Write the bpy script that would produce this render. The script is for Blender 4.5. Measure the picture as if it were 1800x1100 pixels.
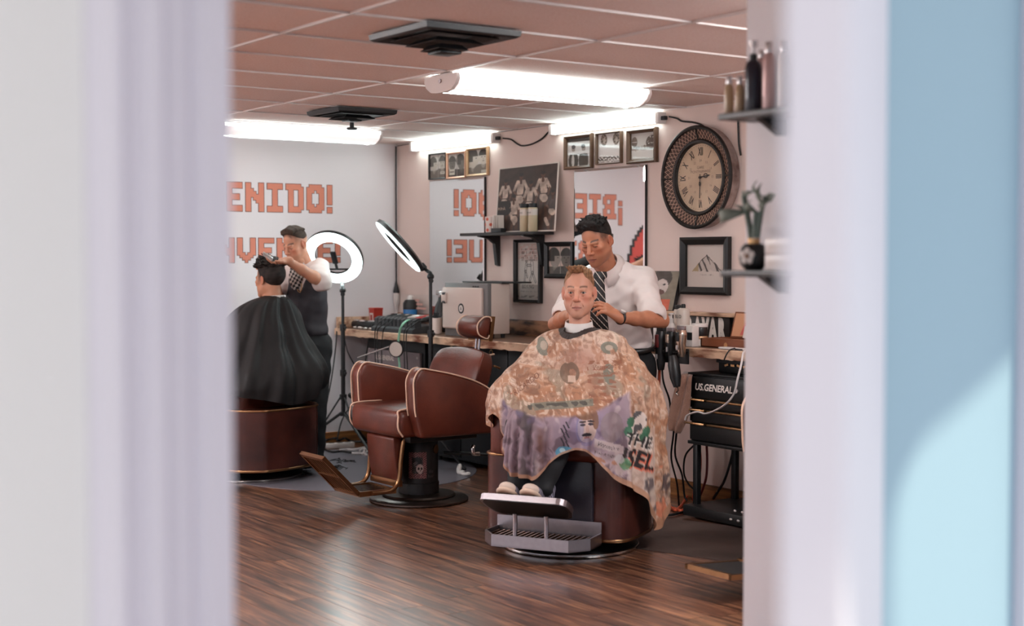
import bpy, bmesh, math, random
import numpy as np
from mathutils import Vector, Matrix, Euler
random.seed(7); RNG = np.random.RandomState(11)
for o in list(bpy.data.objects): bpy.data.objects.remove(o)
SC = bpy.context.scene; COL = SC.collection
PI = math.pi

# ---------------------------------------------------------------- camera, sky, sun, exposure
CAM = np.array([10.38, -6.17, 1.52]); FPX = 2514.0
_a = math.radians(54.7); _p = math.atan(95/2514)
_F0 = np.array([-math.sin(_a), math.cos(_a), 0]); CR = np.array([math.cos(_a), math.sin(_a), 0])
CF = _F0*math.cos(_p)+np.array([0, 0, -math.sin(_p)]); CU = np.cross(CR, CF)
cd = bpy.data.cameras.new('camera'); cam = bpy.data.objects.new('camera', cd); COL.objects.link(cam)
cam.location = CAM
cam.rotation_euler = Matrix((CR, CU, -CF)).transposed().to_euler()
cd.sensor_width = 36; cd.lens = 36*FPX/1800; cd.clip_start = .05
cd.dof.use_dof = True; cd.dof.focus_distance = 8.3; cd.dof.aperture_fstop = 1.8
SC.camera = cam

w = bpy.data.worlds.new('sky'); SC.world = w; w.use_nodes = True
bg = w.node_tree.nodes['Background']; bg.inputs[0].default_value = (.74, .76, .86, 1); bg.inputs[1].default_value = .68
sd = bpy.data.lights.new('sun', 'SUN'); sd.energy = 1.75; sd.angle = .02; sd.color = (1, .9, .68)
sun = bpy.data.objects.new('sun', sd); COL.objects.link(sun)
SUN = Vector((.62, .42, .66)).normalized()
sun.rotation_euler = SUN.to_track_quat('Z', 'Y').to_euler()
vs = SC.view_settings; vs.view_transform = 'Standard'; vs.look = 'None'; vs.gamma = 1; vs.use_curve_mapping = False; vs.exposure = 1.2
SC.cycles.max_bounces = 7; SC.cycles.diffuse_bounces = 4; SC.cycles.glossy_bounces = 4; SC.cycles.transmission_bounces = 4
SC.cycles.caustics_reflective = False; SC.cycles.caustics_refractive = False; SC.cycles.sample_clamp_indirect = 6
LAMP = 11.0          # radiance of the fluorescent diffusers
RING = 5.0

# ---------------------------------------------------------------- measuring: a pixel of the photo on a plane of the room
def ray(u, v): return CF+CR*(u-900)/FPX+CU*(550-v)/FPX
def pl(u, v, ax, val):
    d = ray(u, v); return CAM+d*((val-CAM[ax])/d[ax])
def wb(u, v, y=0.0): return pl(u, v, 1, y)
def fl(u, v, z=0.0): return pl(u, v, 2, z)
def at(u, v, d): return CAM+ray(u, v)*d

# ---------------------------------------------------------------- helpers
def L(c):
    c = c/255.0
    return c/12.92 if c <= .04045 else ((c+.055)/1.055)**2.4
def rgb(r, g, b): return (L(r), L(g), L(b), 1)
MATS = {}
def mat(name, col, rough=.5, metal=0, var=0, scale=20, bump=0, bscale=60, col2=None, stretch=None, emit=0, coat=0, spec=None, sheen=0, attr=False, trans=0, detail=4, contrast=None, sss=0, coord='Object'):
    if name in MATS: return MATS[name]
    m = bpy.data.materials.new(name); m.use_nodes = True; n = m.node_tree.nodes; l = m.node_tree.links
    b = n['Principled BSDF']; b.inputs['Base Color'].default_value = col
    b.inputs['Roughness'].default_value = rough; b.inputs['Metallic'].default_value = metal
    if coat: b.inputs['Coat Weight'].default_value = coat; b.inputs['Coat Roughness'].default_value = .15
    if spec is not None: b.inputs['Specular IOR Level'].default_value = spec
    if sheen: b.inputs['Sheen Weight'].default_value = sheen
    if trans: b.inputs['Transmission Weight'].default_value = trans
    if sss: b.inputs['Subsurface Weight'].default_value = sss; b.inputs['Subsurface Radius'].default_value = (.012, .005, .003)
    if emit: b.inputs['Emission Color'].default_value = col; b.inputs['Emission Strength'].default_value = emit
    def vec(sc):
        tc = n.new('ShaderNodeTexCoord'); mp = n.new('ShaderNodeMapping'); l.new(tc.outputs[coord], mp.inputs[0])
        s = stretch or (1, 1, 1); mp.inputs['Scale'].default_value = (sc*s[0], sc*s[1], sc*s[2]); return mp.outputs[0]
    src = None
    if attr:
        a = n.new('ShaderNodeAttribute'); a.attribute_name = 'Col'; src = a.outputs['Color']
        l.new(src, b.inputs['Base Color'])
    if col2 is not None or var:
        nz = n.new('ShaderNodeTexNoise'); nz.inputs['Scale'].default_value = 1; nz.inputs['Detail'].default_value = detail; l.new(vec(scale), nz.inputs['Vector'])
        fac = nz.outputs['Fac']
        if contrast:
            r = n.new('ShaderNodeMapRange'); r.inputs[1].default_value = contrast[0]; r.inputs[2].default_value = contrast[1]; l.new(fac, r.inputs[0]); fac = r.outputs[0]
        mx = n.new('ShaderNodeMix'); mx.data_type = 'RGBA'
        if col2 is not None:
            l.new(fac, mx.inputs[0]); c2 = col2
        else:
            l.new(fac, mx.inputs[0]); c2 = tuple(min(1, c*(1+var)) for c in col[:3])+(1,)
            mx.inputs[6].default_value = tuple(c*(1-var) for c in col[:3])+(1,)
        if attr:
            mx.blend_type = 'MULTIPLY'; mx.inputs[7].default_value = c2; l.new(src, mx.inputs[6])
        else:
            if col2 is not None: mx.inputs[6].default_value = col
            mx.inputs[7].default_value = c2
        l.new(mx.outputs[2], b.inputs['Base Color'])
        if emit: l.new(mx.outputs[2], b.inputs['Emission Color'])
    if bump:
        nb = n.new('ShaderNodeTexNoise'); nb.inputs['Scale'].default_value = 1; nb.inputs['Detail'].default_value = 4; l.new(vec(bscale), nb.inputs['Vector'])
        bp = n.new('ShaderNodeBump'); bp.inputs['Strength'].default_value = bump; bp.inputs['Distance'].default_value = .01
        l.new(nb.outputs['Fac'], bp.inputs['Height']); l.new(bp.outputs[0], b.inputs['Normal'])
    MATS[name] = m; return m

def link(name, me, m=None, parent=None, smooth=None):
    o = bpy.data.objects.new(name, me); COL.objects.link(o)
    if m is not None:
        for x in (m if isinstance(m, (list, tuple)) else [m]): me.materials.append(x)
    if parent is not None: o.parent = parent
    if smooth is not None:
        me.polygons.foreach_set('use_smooth', [True]*len(me.polygons))
        if smooth: me.set_sharp_from_angle(angle=math.radians(smooth))
    return o
def tag(o, label=None, cat=None, group=None, kind=None):
    if label: o['label'] = label
    if cat: o['category'] = cat
    if group: o['group'] = group
    if kind: o['kind'] = kind
    return o
def thing(name, label, cat, loc=(0, 0, 0), rz=0, group=None, rot=None):
    o = bpy.data.objects.new(name, None); COL.objects.link(o); o.empty_display_size = .05
    o.location = loc; o.rotation_euler = rot or (0, 0, rz); return tag(o, label, cat, group)
def copy_tree(o, parent=None):
    c = o.copy(); COL.objects.link(c)
    if parent is not None: c.parent = parent
    for ch in list(o.children): copy_tree(ch, c)
    return c

class MB:
    """collects primitives into one mesh"""
    def __init__(s): s.v = []; s.f = []; s.mi = []; s.cur = 0
    def add(s, vs, fs):
        k = len(s.v); s.v += [tuple(map(float, p)) for p in vs]; s.f += [[i+k for i in f] for f in fs]; s.mi += [s.cur]*len(fs); return s
    def bm(s, b):
        b.verts.index_update(); s.add([v.co[:] for v in b.verts], [[v.index for v in f.verts] for f in b.faces]); b.free(); return s
    def box(s, c, d, bev=0, rot=None, seg=2):
        b = bmesh.new(); bmesh.ops.create_cube(b, size=1); bmesh.ops.scale(b, vec=d, verts=b.verts)
        if bev: bmesh.ops.bevel(b, geom=b.edges[:], offset=bev, segments=seg, affect='EDGES', profile=.5)
        M = Matrix.Translation(c)
        if rot is not None: M = M @ (rot.to_matrix() if isinstance(rot, Euler) else rot).to_4x4()
        bmesh.ops.transform(b, matrix=M, verts=b.verts); return s.bm(b)
    def bx(s, lo, hi, bev=0):
        return s.box([(a+b)/2 for a, b in zip(lo, hi)], [abs(b-a) for a, b in zip(lo, hi)], bev)
    def cyl(s, a, b, r, r2=None, n=16, cap=True):
        a = Vector(a); b = Vector(b); r2 = r if r2 is None else r2; d = (b-a)
        q = d.to_track_quat('Z', 'Y').to_matrix(); vs = []
        for P, R in ((a, r), (b, r2)):
            for i in range(n):
                t = 2*PI*i/n; vs.append(P+q @ Vector((R*math.cos(t), R*math.sin(t), 0)))
        fs = [[i, (i+1) % n, n+(i+1) % n, n+i] for i in range(n)]
        if cap: fs += [list(range(n))[::-1], list(range(n, 2*n))]
        return s.add(vs, fs)
    def lathe(s, prof, c=(0, 0, 0), n=24, ax=None, cap=True):
        vs = []; k = len(prof); q = Vector(ax).to_track_quat('Z', 'Y').to_matrix() if ax is not None else Matrix.Identity(3); c = Vector(c)
        for r, z in prof:
            for i in range(n):
                t = 2*PI*i/n; vs.append(c+q @ Vector((r*math.cos(t), r*math.sin(t), z)))
        fs = [[j*n+i, j*n+(i+1) % n, (j+1)*n+(i+1) % n, (j+1)*n+i] for j in range(k-1) for i in range(n)]
        if cap and prof[0][0] > 1e-6: fs.append(list(range(n))[::-1])
        if cap and prof[-1][0] > 1e-6: fs.append(list(range((k-1)*n, k*n)))
        return s.add(vs, fs)
    def tube(s, pts, r, n=8, closed=False, cap=True):
        P = [Vector(p) for p in pts]; m = len(P); rr = r if isinstance(r, (list, tuple)) else [r]*m
        vs = []; up = None
        for i in range(m):
            a = P[(i-1) % m] if (closed or i > 0) else P[0]; b = P[(i+1) % m] if (closed or i < m-1) else P[-1]
            t = (b-a).normalized()
            if up is None: up = Vector((0, 0, 1)) if abs(t.z) < .9 else Vector((1, 0, 0))
            x = t.cross(up).normalized(); up = x.cross(t).normalized()
            for j in range(n):
                q = 2*PI*j/n; vs.append(P[i]+(x*math.cos(q)+up*math.sin(q))*rr[i])
        fs = []
        for i in range(m if closed else m-1):
            i2 = (i+1) % m
            for j in range(n): fs.append([i*n+j, i*n+(j+1) % n, i2*n+(j+1) % n, i2*n+j])
        if cap and not closed: fs += [list(range(n))[::-1], list(range((m-1)*n, m*n))]
        return s.add(vs, fs)
    def prism(s, poly, a, b, fr):
        """poly in 2d, extruded from a to b, fr(p, q, h) -> 3d"""
        n = len(poly); vs = [fr(p, q, a) for p, q in poly]+[fr(p, q, b) for p, q in poly]
        return s.add(vs, [list(range(n))[::-1], list(range(n, 2*n))]+[[i, (i+1) % n, n+(i+1) % n, n+i] for i in range(n)])
    def ball(s, c, r, n=12, m=8):
        r = r if hasattr(r, '__len__') else (r, r, r); vs = []; fs = []
        for j in range(m+1):
            ph = PI*j/m
            for i in range(n):
                t = 2*PI*i/n; vs.append((c[0]+r[0]*math.sin(ph)*math.cos(t), c[1]+r[1]*math.sin(ph)*math.sin(t), c[2]-r[2]*math.cos(ph)))
        for j in range(m):
            for i in range(n): fs.append([j*n+i, j*n+(i+1) % n, (j+1)*n+(i+1) % n, (j+1)*n+i])
        return s.add(vs, fs)
    def mesh(s, name):
        me = bpy.data.meshes.new(name); me.from_pydata(s.v, [], s.f); me.validate(); return me
    def build(s, name, m, parent=None, smooth=30, recalc=True):
        me = s.mesh(name)
        o = link(name, me, m, parent)
        if isinstance(m, (list, tuple)) and len(me.polygons) == len(s.mi): me.polygons.foreach_set('material_index', s.mi)
        if recalc:
            b = bmesh.new(); b.from_mesh(me); bmesh.ops.remove_doubles(b, verts=b.verts, dist=1e-6); bmesh.ops.recalc_face_normals(b, faces=b.faces); b.to_mesh(me); b.free()
        if smooth:
            me.polygons.foreach_set('use_smooth', [True]*len(me.polygons)); me.set_sharp_from_angle(angle=math.radians(smooth))
        return o
def spline(pts, n=8):
    """Catmull-Rom through points"""
    P = [np.array(p, float) for p in pts]; P = [2*P[0]-P[1]]+P+[2*P[-1]-P[-2]]; out = []
    for i in range(1, len(P)-2):
        for k in range(n):
            t = k/n; a, b, c, d = P[i-1:i+3]
            out.append(.5*((2*b)+(-a+c)*t+(2*a-5*b+4*c-d)*t*t+(-a+3*b-3*c+d)*t**3))
    return out+[P[-2]]
def vcol(me, cols):
    at_ = me.color_attributes.new('Col', 'FLOAT_COLOR', 'POINT')
    a = np.ones((len(me.vertices), 4), np.float32); a[:, :3] = cols; at_.data.foreach_set('color', a.ravel())
def lin(a):
    a = np.asarray(a, np.float32)/255
    return np.where(a <= .04045, a/12.92, ((a+.055)/1.055)**2.4)
def picture(name, fn, w, h, nx, ny, m, parent, fr, thick=.001):
    """flat printed sheet: a fine grid with one colour per vertex; fn(U, V) -> sRGB 0..255 (U right, V up, 0..1)"""
    U, V = np.meshgrid(np.linspace(0, 1, nx), np.linspace(0, 1, ny)); c = lin(fn(U.ravel(), V.ravel()))
    vs = [fr((u-.5)*w, (v-.5)*h) for u, v in zip(U.ravel(), V.ravel())]
    fs = [[j*nx+i, j*nx+i+1, (j+1)*nx+i+1, (j+1)*nx+i] for j in range(ny-1) for i in range(nx-1)]
    me = bpy.data.meshes.new(name); me.from_pydata(vs, [], fs); vcol(me, c); return link(name, me, m, parent)
# text as geometry / as a bitmap (Blender's own built-in font)
def text_tris(s, size=1, spacing=1.0, shear=0, bold=0):
    cu = bpy.data.curves.new('t', 'FONT'); cu.body = s; cu.size = size; cu.align_x = 'CENTER'; cu.align_y = 'CENTER'; cu.space_character = spacing; cu.shear = shear; cu.offset = bold; cu.resolution_u = 3
    o = bpy.data.objects.new('t', cu); COL.objects.link(o); dg = bpy.context.evaluated_depsgraph_get(); dg.update()
    me = bpy.data.meshes.new_from_object(o.evaluated_get(dg)); bpy.data.objects.remove(o); bpy.data.curves.remove(cu)
    me.calc_loop_triangles(); v = np.array([x.co[:2] for x in me.vertices]); t = np.array([x.vertices[:] for x in me.loop_triangles])
    bpy.data.meshes.remove(me); return v, t
def text_mesh(s, size, fr, m, parent, name='lettering', **k):
    v, t = text_tris(s, size, **k); me = bpy.data.meshes.new(name); me.from_pydata([fr(a, b) for a, b in v], [], t.tolist()); return link(name, me, m, parent)
def text_mask(s, n=64, **k):
    """bitmap of a text, returns function(U, V) in its own unit box (aspect kept, width 1)"""
    v, t = text_tris(s, 1, **k); lo = v.min(0); hi = v.max(0); w, h = hi-lo; ny = n; nx = int(n*w/h)+1
    im = np.zeros((ny, nx), bool); q = (v-lo)/(hi-lo)*[nx-1, ny-1]
    for a, b, c in q[t]:
        x0, x1 = int(min(a[0], b[0], c[0])), int(max(a[0], b[0], c[0]))+1; y0, y1 = int(min(a[1], b[1], c[1])), int(max(a[1], b[1], c[1]))+1
        X, Y = np.meshgrid(np.arange(x0, x1+1), np.arange(y0, y1+1))
        e = lambda p, r: (r[0]-p[0])*(Y-p[1])-(r[1]-p[1])*(X-p[0])
        A, B, C_ = e(a, b), e(b, c), e(c, a); ins = ((A >= 0) & (B >= 0) & (C_ >= 0)) | ((A <= 0) & (B <= 0) & (C_ <= 0))
        ok = ins & (X < nx) & (Y < ny); im[Y[ok], X[ok]] = True
    def f(U, V):
        i = np.clip((U*(nx-1)).round().astype(int), 0, nx-1); j = np.clip((V*(ny-1)).round().astype(int), 0, ny-1)
        return im[j, i] & (U >= 0) & (U <= 1) & (V >= 0) & (V <= 1)
    f.aspect = w/h; return f
def nz(P, f, seed=0, oct=3):
    """smooth pseudo-noise -1..1 of points (n,k)"""
    r = np.random.RandomState(seed); P = np.asarray(P, np.float32); out = np.zeros(P.shape[:-1], np.float32); a = 1; tot = 0
    for o in range(oct):
        for _ in range(4):
            d = r.normal(size=P.shape[-1]); d /= np.linalg.norm(d); out += a*np.sin(P@(d*f*(1+.4*r.rand())).astype(np.float32)+r.rand()*6.28)
        tot += 2*a; f *= 2.1; a *= .5
    return np.clip(out/tot, -1, 1)

# ================================================================ STRUCTURE
H = 2.475
M_wall = mat('wall_paint', rgb(233, 226, 229), .6, var=.02, scale=3, bump=.02, bscale=90)
M_wallr = mat('pinkish_wall_paint', rgb(230, 207, 198), .6, var=.02, scale=3, bump=.02, bscale=90)
M_white = mat('white_paint', rgb(214, 212, 224), .5, var=.02, scale=4)
M_ext = mat('exterior_white', rgb(226, 227, 228), .6, var=.015, scale=3)
M_blue = mat('exterior_blue', rgb(147, 178, 197), .6, var=.015, scale=2)
M_black = mat('black_plastic', rgb(26, 26, 28), .42, var=.15, scale=15)
M_blackm = mat('black_metal', rgb(22, 23, 25), .35, metal=.3, var=.15, scale=20)
M_chrome = mat('chrome', rgb(205, 200, 198), .18, metal=1, var=.05, scale=30)
M_steel = mat('brushed_steel', rgb(165, 158, 162), .32, metal=1, var=.12, scale=40, stretch=(1, 8, 1))
M_brass = mat('brass', rgb(186, 146, 104), .28, metal=1, var=.12, scale=25)
M_whitep = mat('white_plastic', rgb(226, 216, 212), .35, var=.03, scale=10)
M_tile = mat('ceiling_tile_fibre', rgb(246, 229, 223), .9, col2=rgb(236, 214, 206), scale=110, bump=.25, bscale=140, contrast=(.35, .65))
M_tee = mat('tee_white', rgb(226, 214, 210), .4, var=.02, scale=5)
M_dark = mat('plenum_dark', rgb(38, 30, 28), .9, var=.1, scale=5)

def floor_mat():
    m = bpy.data.materials.new('wood_laminate'); m.use_nodes = True; n = m.node_tree.nodes; l = m.node_tree.links; b = n['Principled BSDF']
    g = n.new('ShaderNodeNewGeometry'); oi = n.new('ShaderNodeObjectInfo')
    mu = n.new('ShaderNodeVectorMath'); mu.operation = 'MULTIPLY'; mu.inputs[1].default_value = (2.2, 34, 1); l.new(g.outputs['Position'], mu.inputs[0])
    ad = n.new('ShaderNodeVectorMath'); ad.operation = 'ADD'; l.new(mu.outputs[0], ad.inputs[0])
    cx = n.new('ShaderNodeCombineXYZ'); ml = n.new('ShaderNodeMath'); ml.operation = 'MULTIPLY'; ml.inputs[1].default_value = 57; l.new(oi.outputs['Random'], ml.inputs[0]); l.new(ml.outputs[0], cx.inputs[0]); l.new(ml.outputs[0], cx.inputs[2]); l.new(cx.outputs[0], ad.inputs[1])
    nz1 = n.new('ShaderNodeTexNoise'); nz1.inputs['Scale'].default_value = 1; nz1.inputs['Detail'].default_value = 7; nz1.inputs['Roughness'].default_value = .62; nz1.inputs['Distortion'].default_value = .5; l.new(ad.outputs[0], nz1.inputs['Vector'])
    cr = n.new('ShaderNodeValToRGB'); e = cr.color_ramp.elements
    e[0].position = .34; e[0].color = rgb(46, 26, 18); e[1].position = .66; e[1].color = rgb(172, 118, 84)
    k = e.new(.5); k.color = rgb(108, 66, 46); l.new(nz1.outputs['Fac'], cr.inputs[0])
    hs = n.new('ShaderNodeHueSaturation'); mr = n.new('ShaderNodeMapRange'); mr.inputs[3].default_value = .75; mr.inputs[4].default_value = 1.2; l.new(oi.outputs['Random'], mr.inputs[0]); l.new(mr.outputs[0], hs.inputs['Value']); l.new(cr.outputs[0], hs.inputs['Color']); l.new(hs.outputs[0], b.inputs['Base Color'])
    b.inputs['Roughness'].default_value = .33; b.inputs['Specular IOR Level'].default_value = .8; b.inputs['Coat Weight'].default_value = 1; b.inputs['Coat Roughness'].default_value = .26; b.inputs['Coat IOR'].default_value = 1.8
    r2 = n.new('ShaderNodeMapRange'); r2.inputs[3].default_value = .26; r2.inputs[4].default_value = .42; l.new(nz1.outputs['Fac'], r2.inputs[0]); l.new(r2.outputs[0], b.inputs['Roughness'])
    bp = n.new('ShaderNodeBump'); bp.inputs['Strength'].default_value = .12; bp.inputs['Distance'].default_value = .004; l.new(nz1.outputs['Fac'], bp.inputs['Height']); l.new(bp.outputs[0], b.inputs['Normal'])
    return m
M_floor = floor_mat()
X1, Y0 = 8.44, -7.6
fb = MB().bx((-.15, Y0, -.12), (X1+.16, .15, -.0065)).build('floor', M_dark, smooth=None); tag(fb, kind='structure')
PL, PW = 1.22, .152
pm = MB().box((0, 0, -.003), (PL-.0022, PW-.0022, .006)).mesh('plank'); pm.materials.append(M_floor)
ny = int(4.6/PW)+1
for j in range(ny):                                    # the boards in view, one object each
    y = -PW*(j+.5); off = RNG.rand()*PL
    for i in range(-1, 7):
        x = off+PL*(i+.5)
        lo, hi = x-PL/2, x+PL/2
        if hi < 0 or lo > 7.4: continue
        o = bpy.data.objects.new('plank', pm); COL.objects.link(o); o.parent = fb; o.location = (x, y, 0)
        if lo < 0: o.scale.x = (hi-.001)/PL; o.location.x = hi/2
rest = MB()
for j in range(ny, int(-Y0/PW)): rest.bx((0, -PW*(j+1)+.001, -.006), (X1, -PW*j-.001, 0))
for j in range(ny): rest.bx((7.4+PL, -PW*(j+1)+.001, -.006), (X1, -PW*j-.001, 0)) if 7.4+PL < X1 else None
rest.build('plank', M_floor, fb, smooth=None)['kind'] = 'stuff'

cl = MB().bx((-.15, Y0, H+.09), (X1+.16, .15, H+.2)).build('ceiling', M_dark, smooth=None); tag(cl, kind='structure')
XT = [.0]+[1.135+.611*i for i in range(-1, 13)]; XT = [.0, .523]+[1.135+.612*i for i in range(0, 12)]+[X1]
YT = [0, -.95, -2.195, -3.43, -4.66, -5.89, Y0]
for i in range(len(XT)-1):
    for j in range(len(YT)-1):
        a, b = XT[i]+.011, XT[i+1]-.011; c, d = YT[j+1]+.011, YT[j]-.011
        if b-a < .05: continue
        t = MB().box(((a+b)/2, (c+d)/2, H+.0145+RNG.rand()*.003), (b-a, d-c, .016)).build('ceiling_tile', M_tile, cl, smooth=None)
for y in YT[:-1]: MB().bx((0, y-.0085, H), (X1, y+.0085, H+.03)).build('main_tee', M_tee, cl, smooth=None)
for j in range(len(YT)-1):
    m_ = MB().box((0, 0, .015), (.017, YT[j]-YT[j+1]-.018, .03)).mesh('cross_tee'); m_.materials.append(M_tee)
    for x in XT[:-1]:
        o = bpy.data.objects.new('cross_tee', m_); COL.objects.link(o); o.parent = cl; o.location = (x, (YT[j]+YT[j+1])/2, H+.0006)

def struct(name, mb, m, parent=None): return tag(mb.build(name, m, parent, smooth=None), kind='structure')
wall_back = struct('wall_back', MB().bx((-.15, Y0, 0), (0, .15, H+.09)), M_wall)
wall_right = struct('wall_right', MB().bx((0, 0, 0), (X1, .15, H+.09)), M_wallr)
wl_ = MB(); wl_.bx((-.15, Y0-.15, 0), (.9, Y0, H+.2)); wl_.bx((8.1, Y0-.15, 0), (X1+.16, Y0, H+.2)); wl_.bx((.9, Y0-.15, 0), (8.1, Y0, .35)); wl_.bx((.9, Y0-.15, 2.35), (8.1, Y0, H+.2))
wall_left = struct('wall_left', wl_, M_wall)
wf = MB()                                              # unseen window added to bring daylight in and brighten the ceiling
for x in (.9, 2.7, 4.5, 6.3, 8.04): wf.bx((x, Y0-.1, .35), (x+.06, Y0-.04, 2.35))
wf.bx((.9, Y0-.1, .35), (8.1, Y0-.04, .41)); wf.bx((.9, Y0-.1, 2.29), (8.1, Y0-.04, 2.35))
fill_window_1 = struct('fill_window_1', wf, M_white)
PX, PY = 7.06, -2.9
wall_part = struct('wall_partition', MB().bx((PX, PY, 0), (X1, PY+.12, H+.012)), M_wall)
# front wall with the doorway the picture is taken through
YA, YB = -5.378, -4.1
fw = MB()
fw.bx((X1, Y0-.15, -.1), (X1+.16, YA-.02, 3.2)); fw.bx((X1, YA-.02, 2.35), (X1+.16, YB, 3.2))
wall_front = struct('wall_front', fw, M_ext)
struct('wall_front_blue', MB().bx((X1, YB, -.1), (X1+.16, 1.2, 3.2)), M_blue)
# moulded casing of the doorway (profile in y / x)
prof = [(-5.567, 8.60), (-5.567, 8.612), (-5.553, 8.618), (-5.541, 8.632), (-5.530, 8.634), (-5.524, 8.626), (-5.497, 8.622), (-5.490, 8.630), (-5.474, 8.630), (-5.468, 8.622), (-5.437, 8.619), (-5.430, 8.611), (-5.419, 8.611), (-5.414, 8.619), (-5.378, 8.619), (-5.378, 8.44), (-5.398, 8.44), (-5.398, 8.60)]
struct('trim_1', MB().prism([(x, y) for y, x in prof], -.1, 2.42, lambda p, q, h: (p, q, h)), M_white)
struct('trim_2', MB().bx((8.6, -3.648, -.1), (8.63, -3.52, 3.0)), M_white)
# white wing of the entry, near end close to the lens
A = at(1375, 550, 1.2)[:2]; B = np.array([8.6, YB]); dr = (A-B)/np.linalg.norm(A-B); nr = np.array([-dr[1], dr[0]])
if nr@CR[:2] < 0: nr = -nr
q = [A, A+nr*.052, B+nr*.03, B-nr*.05]
struct('wall_entry', MB().prism([tuple(p) for p in q], -.1, 3.2, lambda p, q, h: (p, q, h)), M_white)
M_conc = mat('pavement_concrete', rgb(206, 202, 196), .8, var=.08, scale=6)
struct('pavement', MB().bx((X1+.16, Y0-.15, -.25), (24, 10, -.1)).bx((-14, -26, -.25), (24, Y0-.15, -.1)), M_conc)
# unseen canopy added to block the sun; its edge outlines the sunlit patch
edge = [(1563, 1250), (1566, 1000), (1572, 905), (1588, 840), (1622, 775), (1680, 725), (1745, 665), (1800, 605), (1880, 520), (2000, 400)]
ZC = 3.25
E_ = [pl(u, v, 0, 8.6)[1:] for u, v in edge]
poly = [(8.6+(ZC-z)*SUN.x/SUN.z, y+(ZC-z)*SUN.y/SUN.z) for y, z in E_]
poly = poly+[(8.6, poly[-1][1]+.8), (8.6, -14), (poly[0][0]+.4, -14), (poly[0][0]+.4, poly[0][1])]
struct('added_sun_blocker', MB().prism(poly, ZC, ZC+.08, lambda p, q, h: (p, q, h)), M_ext)

M_base = mat('burnt_pine', rgb(176, 118, 66), .5, col2=rgb(86, 50, 26), scale=5, stretch=(.6, .6, 7), bump=.1, bscale=40, contrast=(.35, .7), detail=6)
struct('baseboard_right', MB().bx((.016, -.016, 0), (PX+1.3, 0, .105), .003), M_base)
struct('baseboard_back', MB().bx((0, Y0, 0), (.016, 0, .105), .003), M_base)

# ---------------------------------------------------------------- ceiling lights
M_lens = mat('lit_diffuser', (.86, 1, 1, 1), .4, emit=LAMP, var=0)
M_lensd = mat('dim_diffuser', (1, .93, .92, 1), .4, emit=.36)
M_lensb = mat('bright_diffuser', (.84, 1, 1, 1), .4, emit=LAMP*.72)
M_lensu = mat('unseen_diffuser', (1, .99, .985, 1), .4, emit=LAMP*2.0)
M_tube = mat('lit_tube', (.80, 1, 1, 1), .4, emit=LAMP*.6)
def wrap_light(label, x, y0, y1, group=None):
    t = thing('ceiling_light', label, 'light', (x, (y0+y1)/2, H), group=group); l = (y1-y0)/2
    MB().box((0, 0, -.012), (.2, 2*l-.02, .022)).build('housing', M_whitep, t, smooth=None)
    hs = [(.148, -.010), (.152, -.032), (.135, -.062), (.095, -.086), (.072, -.0905), (.03, -.094)]
    sec = [(-p, q) for p, q in hs]+hs[::-1]; mi_ = [0, 1, 1, 1, 0, 1, 0, 1, 1, 1, 0]
    d = MB(); n_ = len(sec)
    for i in range(n_-1):
        a, b = sec[i], sec[i+1]; d.cur = 0 if group else mi_[i]
        d.add([(a[0], -l+.02, a[1]), (b[0], -l+.02, b[1]), (b[0], l-.02, b[1]), (a[0], l-.02, a[1])], [[0, 1, 2, 3]])
    d.build('diffuser', [M_lensu if group else M_lensb, M_lensd], t, smooth=None, recalc=False)
    for s in (-1, 1):
        e = MB().prism([(p*1.03, q*1.05) for p, q in sec], s*l-.02*(s > 0), s*l+.02*(s < 0), lambda p, q, h: (p, h, q)).build('end_cap', M_whitep, t, smooth=50)
        MB().cyl((0, s*l, -.04), (0, s*(l+.006), -.04), .011, n=12).build('screw', M_steel, e)
    return t
wrap_light('long wraparound fluorescent light right of the big black vent', 4.12, -2.19, -.89)
wrap_light('long wraparound fluorescent light over the welcome wall, cut by the door frame', .97, -2.07, -.79)
for x, y in ((7.0, -1.5), (2.5, -5.2), (4.7, -5.4), (.7, -5.2)):  # added unseen fixtures, far brighter than the visible ones, as fill light
    wrap_light('long wraparound fluorescent light added out of view as fill light', x, y-.65, y+.65, 'unseen ceiling lights')
def batten(label, x0, x1, z0, z1):
    t = thing('batten_light', label, 'light', ((x0+x1)/2, 0, 2.432)); t.rotation_euler = (0, -math.atan((z1-z0)/(x1-x0)), 0); l = (x1-x0)/2
    MB().bx((-l, -.03, -.03), (l, 0, .034), .004).build('housing', M_whitep, t)
    MB().prism([(-.03, -.032), (-.056, -.028), (-.066, -.012), (-.066, .014), (-.056, .03), (-.03, .034)], -l+.03, l-.03, lambda p, q, h: (h, p, q)).build('diffuser', M_tube, t, smooth=50)
    for s in (-1, 1): MB().box((s*(l-.016), -.036, 0), (.036, .07, .074), .006).build('end_cap', M_whitep, t)
    MB().box((l+.018, -.035, -.004), (.036, .03, .026), .004).build('plug', M_black, t)
    return t
batten('LED batten light at the wall top above the three left mugshots', .31, 1.515, 2.432, 2.425)
batten('LED batten light at the wall top between the cables, left of the clock', 2.21, 3.39, 2.434, 2.428)
def cable(name, label, pts, r, m, cat='cable', sub=8, group=None):
    return tag(MB().tube(spline(pts, sub), r, 6).build(name, m, smooth=60), label, cat, group)
M_cord = mat('black_cord', rgb(24, 23, 24), .5, var=.1, scale=30)
M_cordw = mat('white_cord', rgb(222, 212, 210), .45, var=.05, scale=30)
M_cordo = mat('orange_cord', rgb(224, 98, 62), .45, var=.08, scale=30)
M_cordr = mat('red_cord', rgb(128, 44, 46), .45, var=.08, scale=30)
M_cordg = mat('green_cord', rgb(150, 206, 176), .4, var=.05, scale=30)
def W(u, v, y=-.01): return wb(u, v, y)
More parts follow.
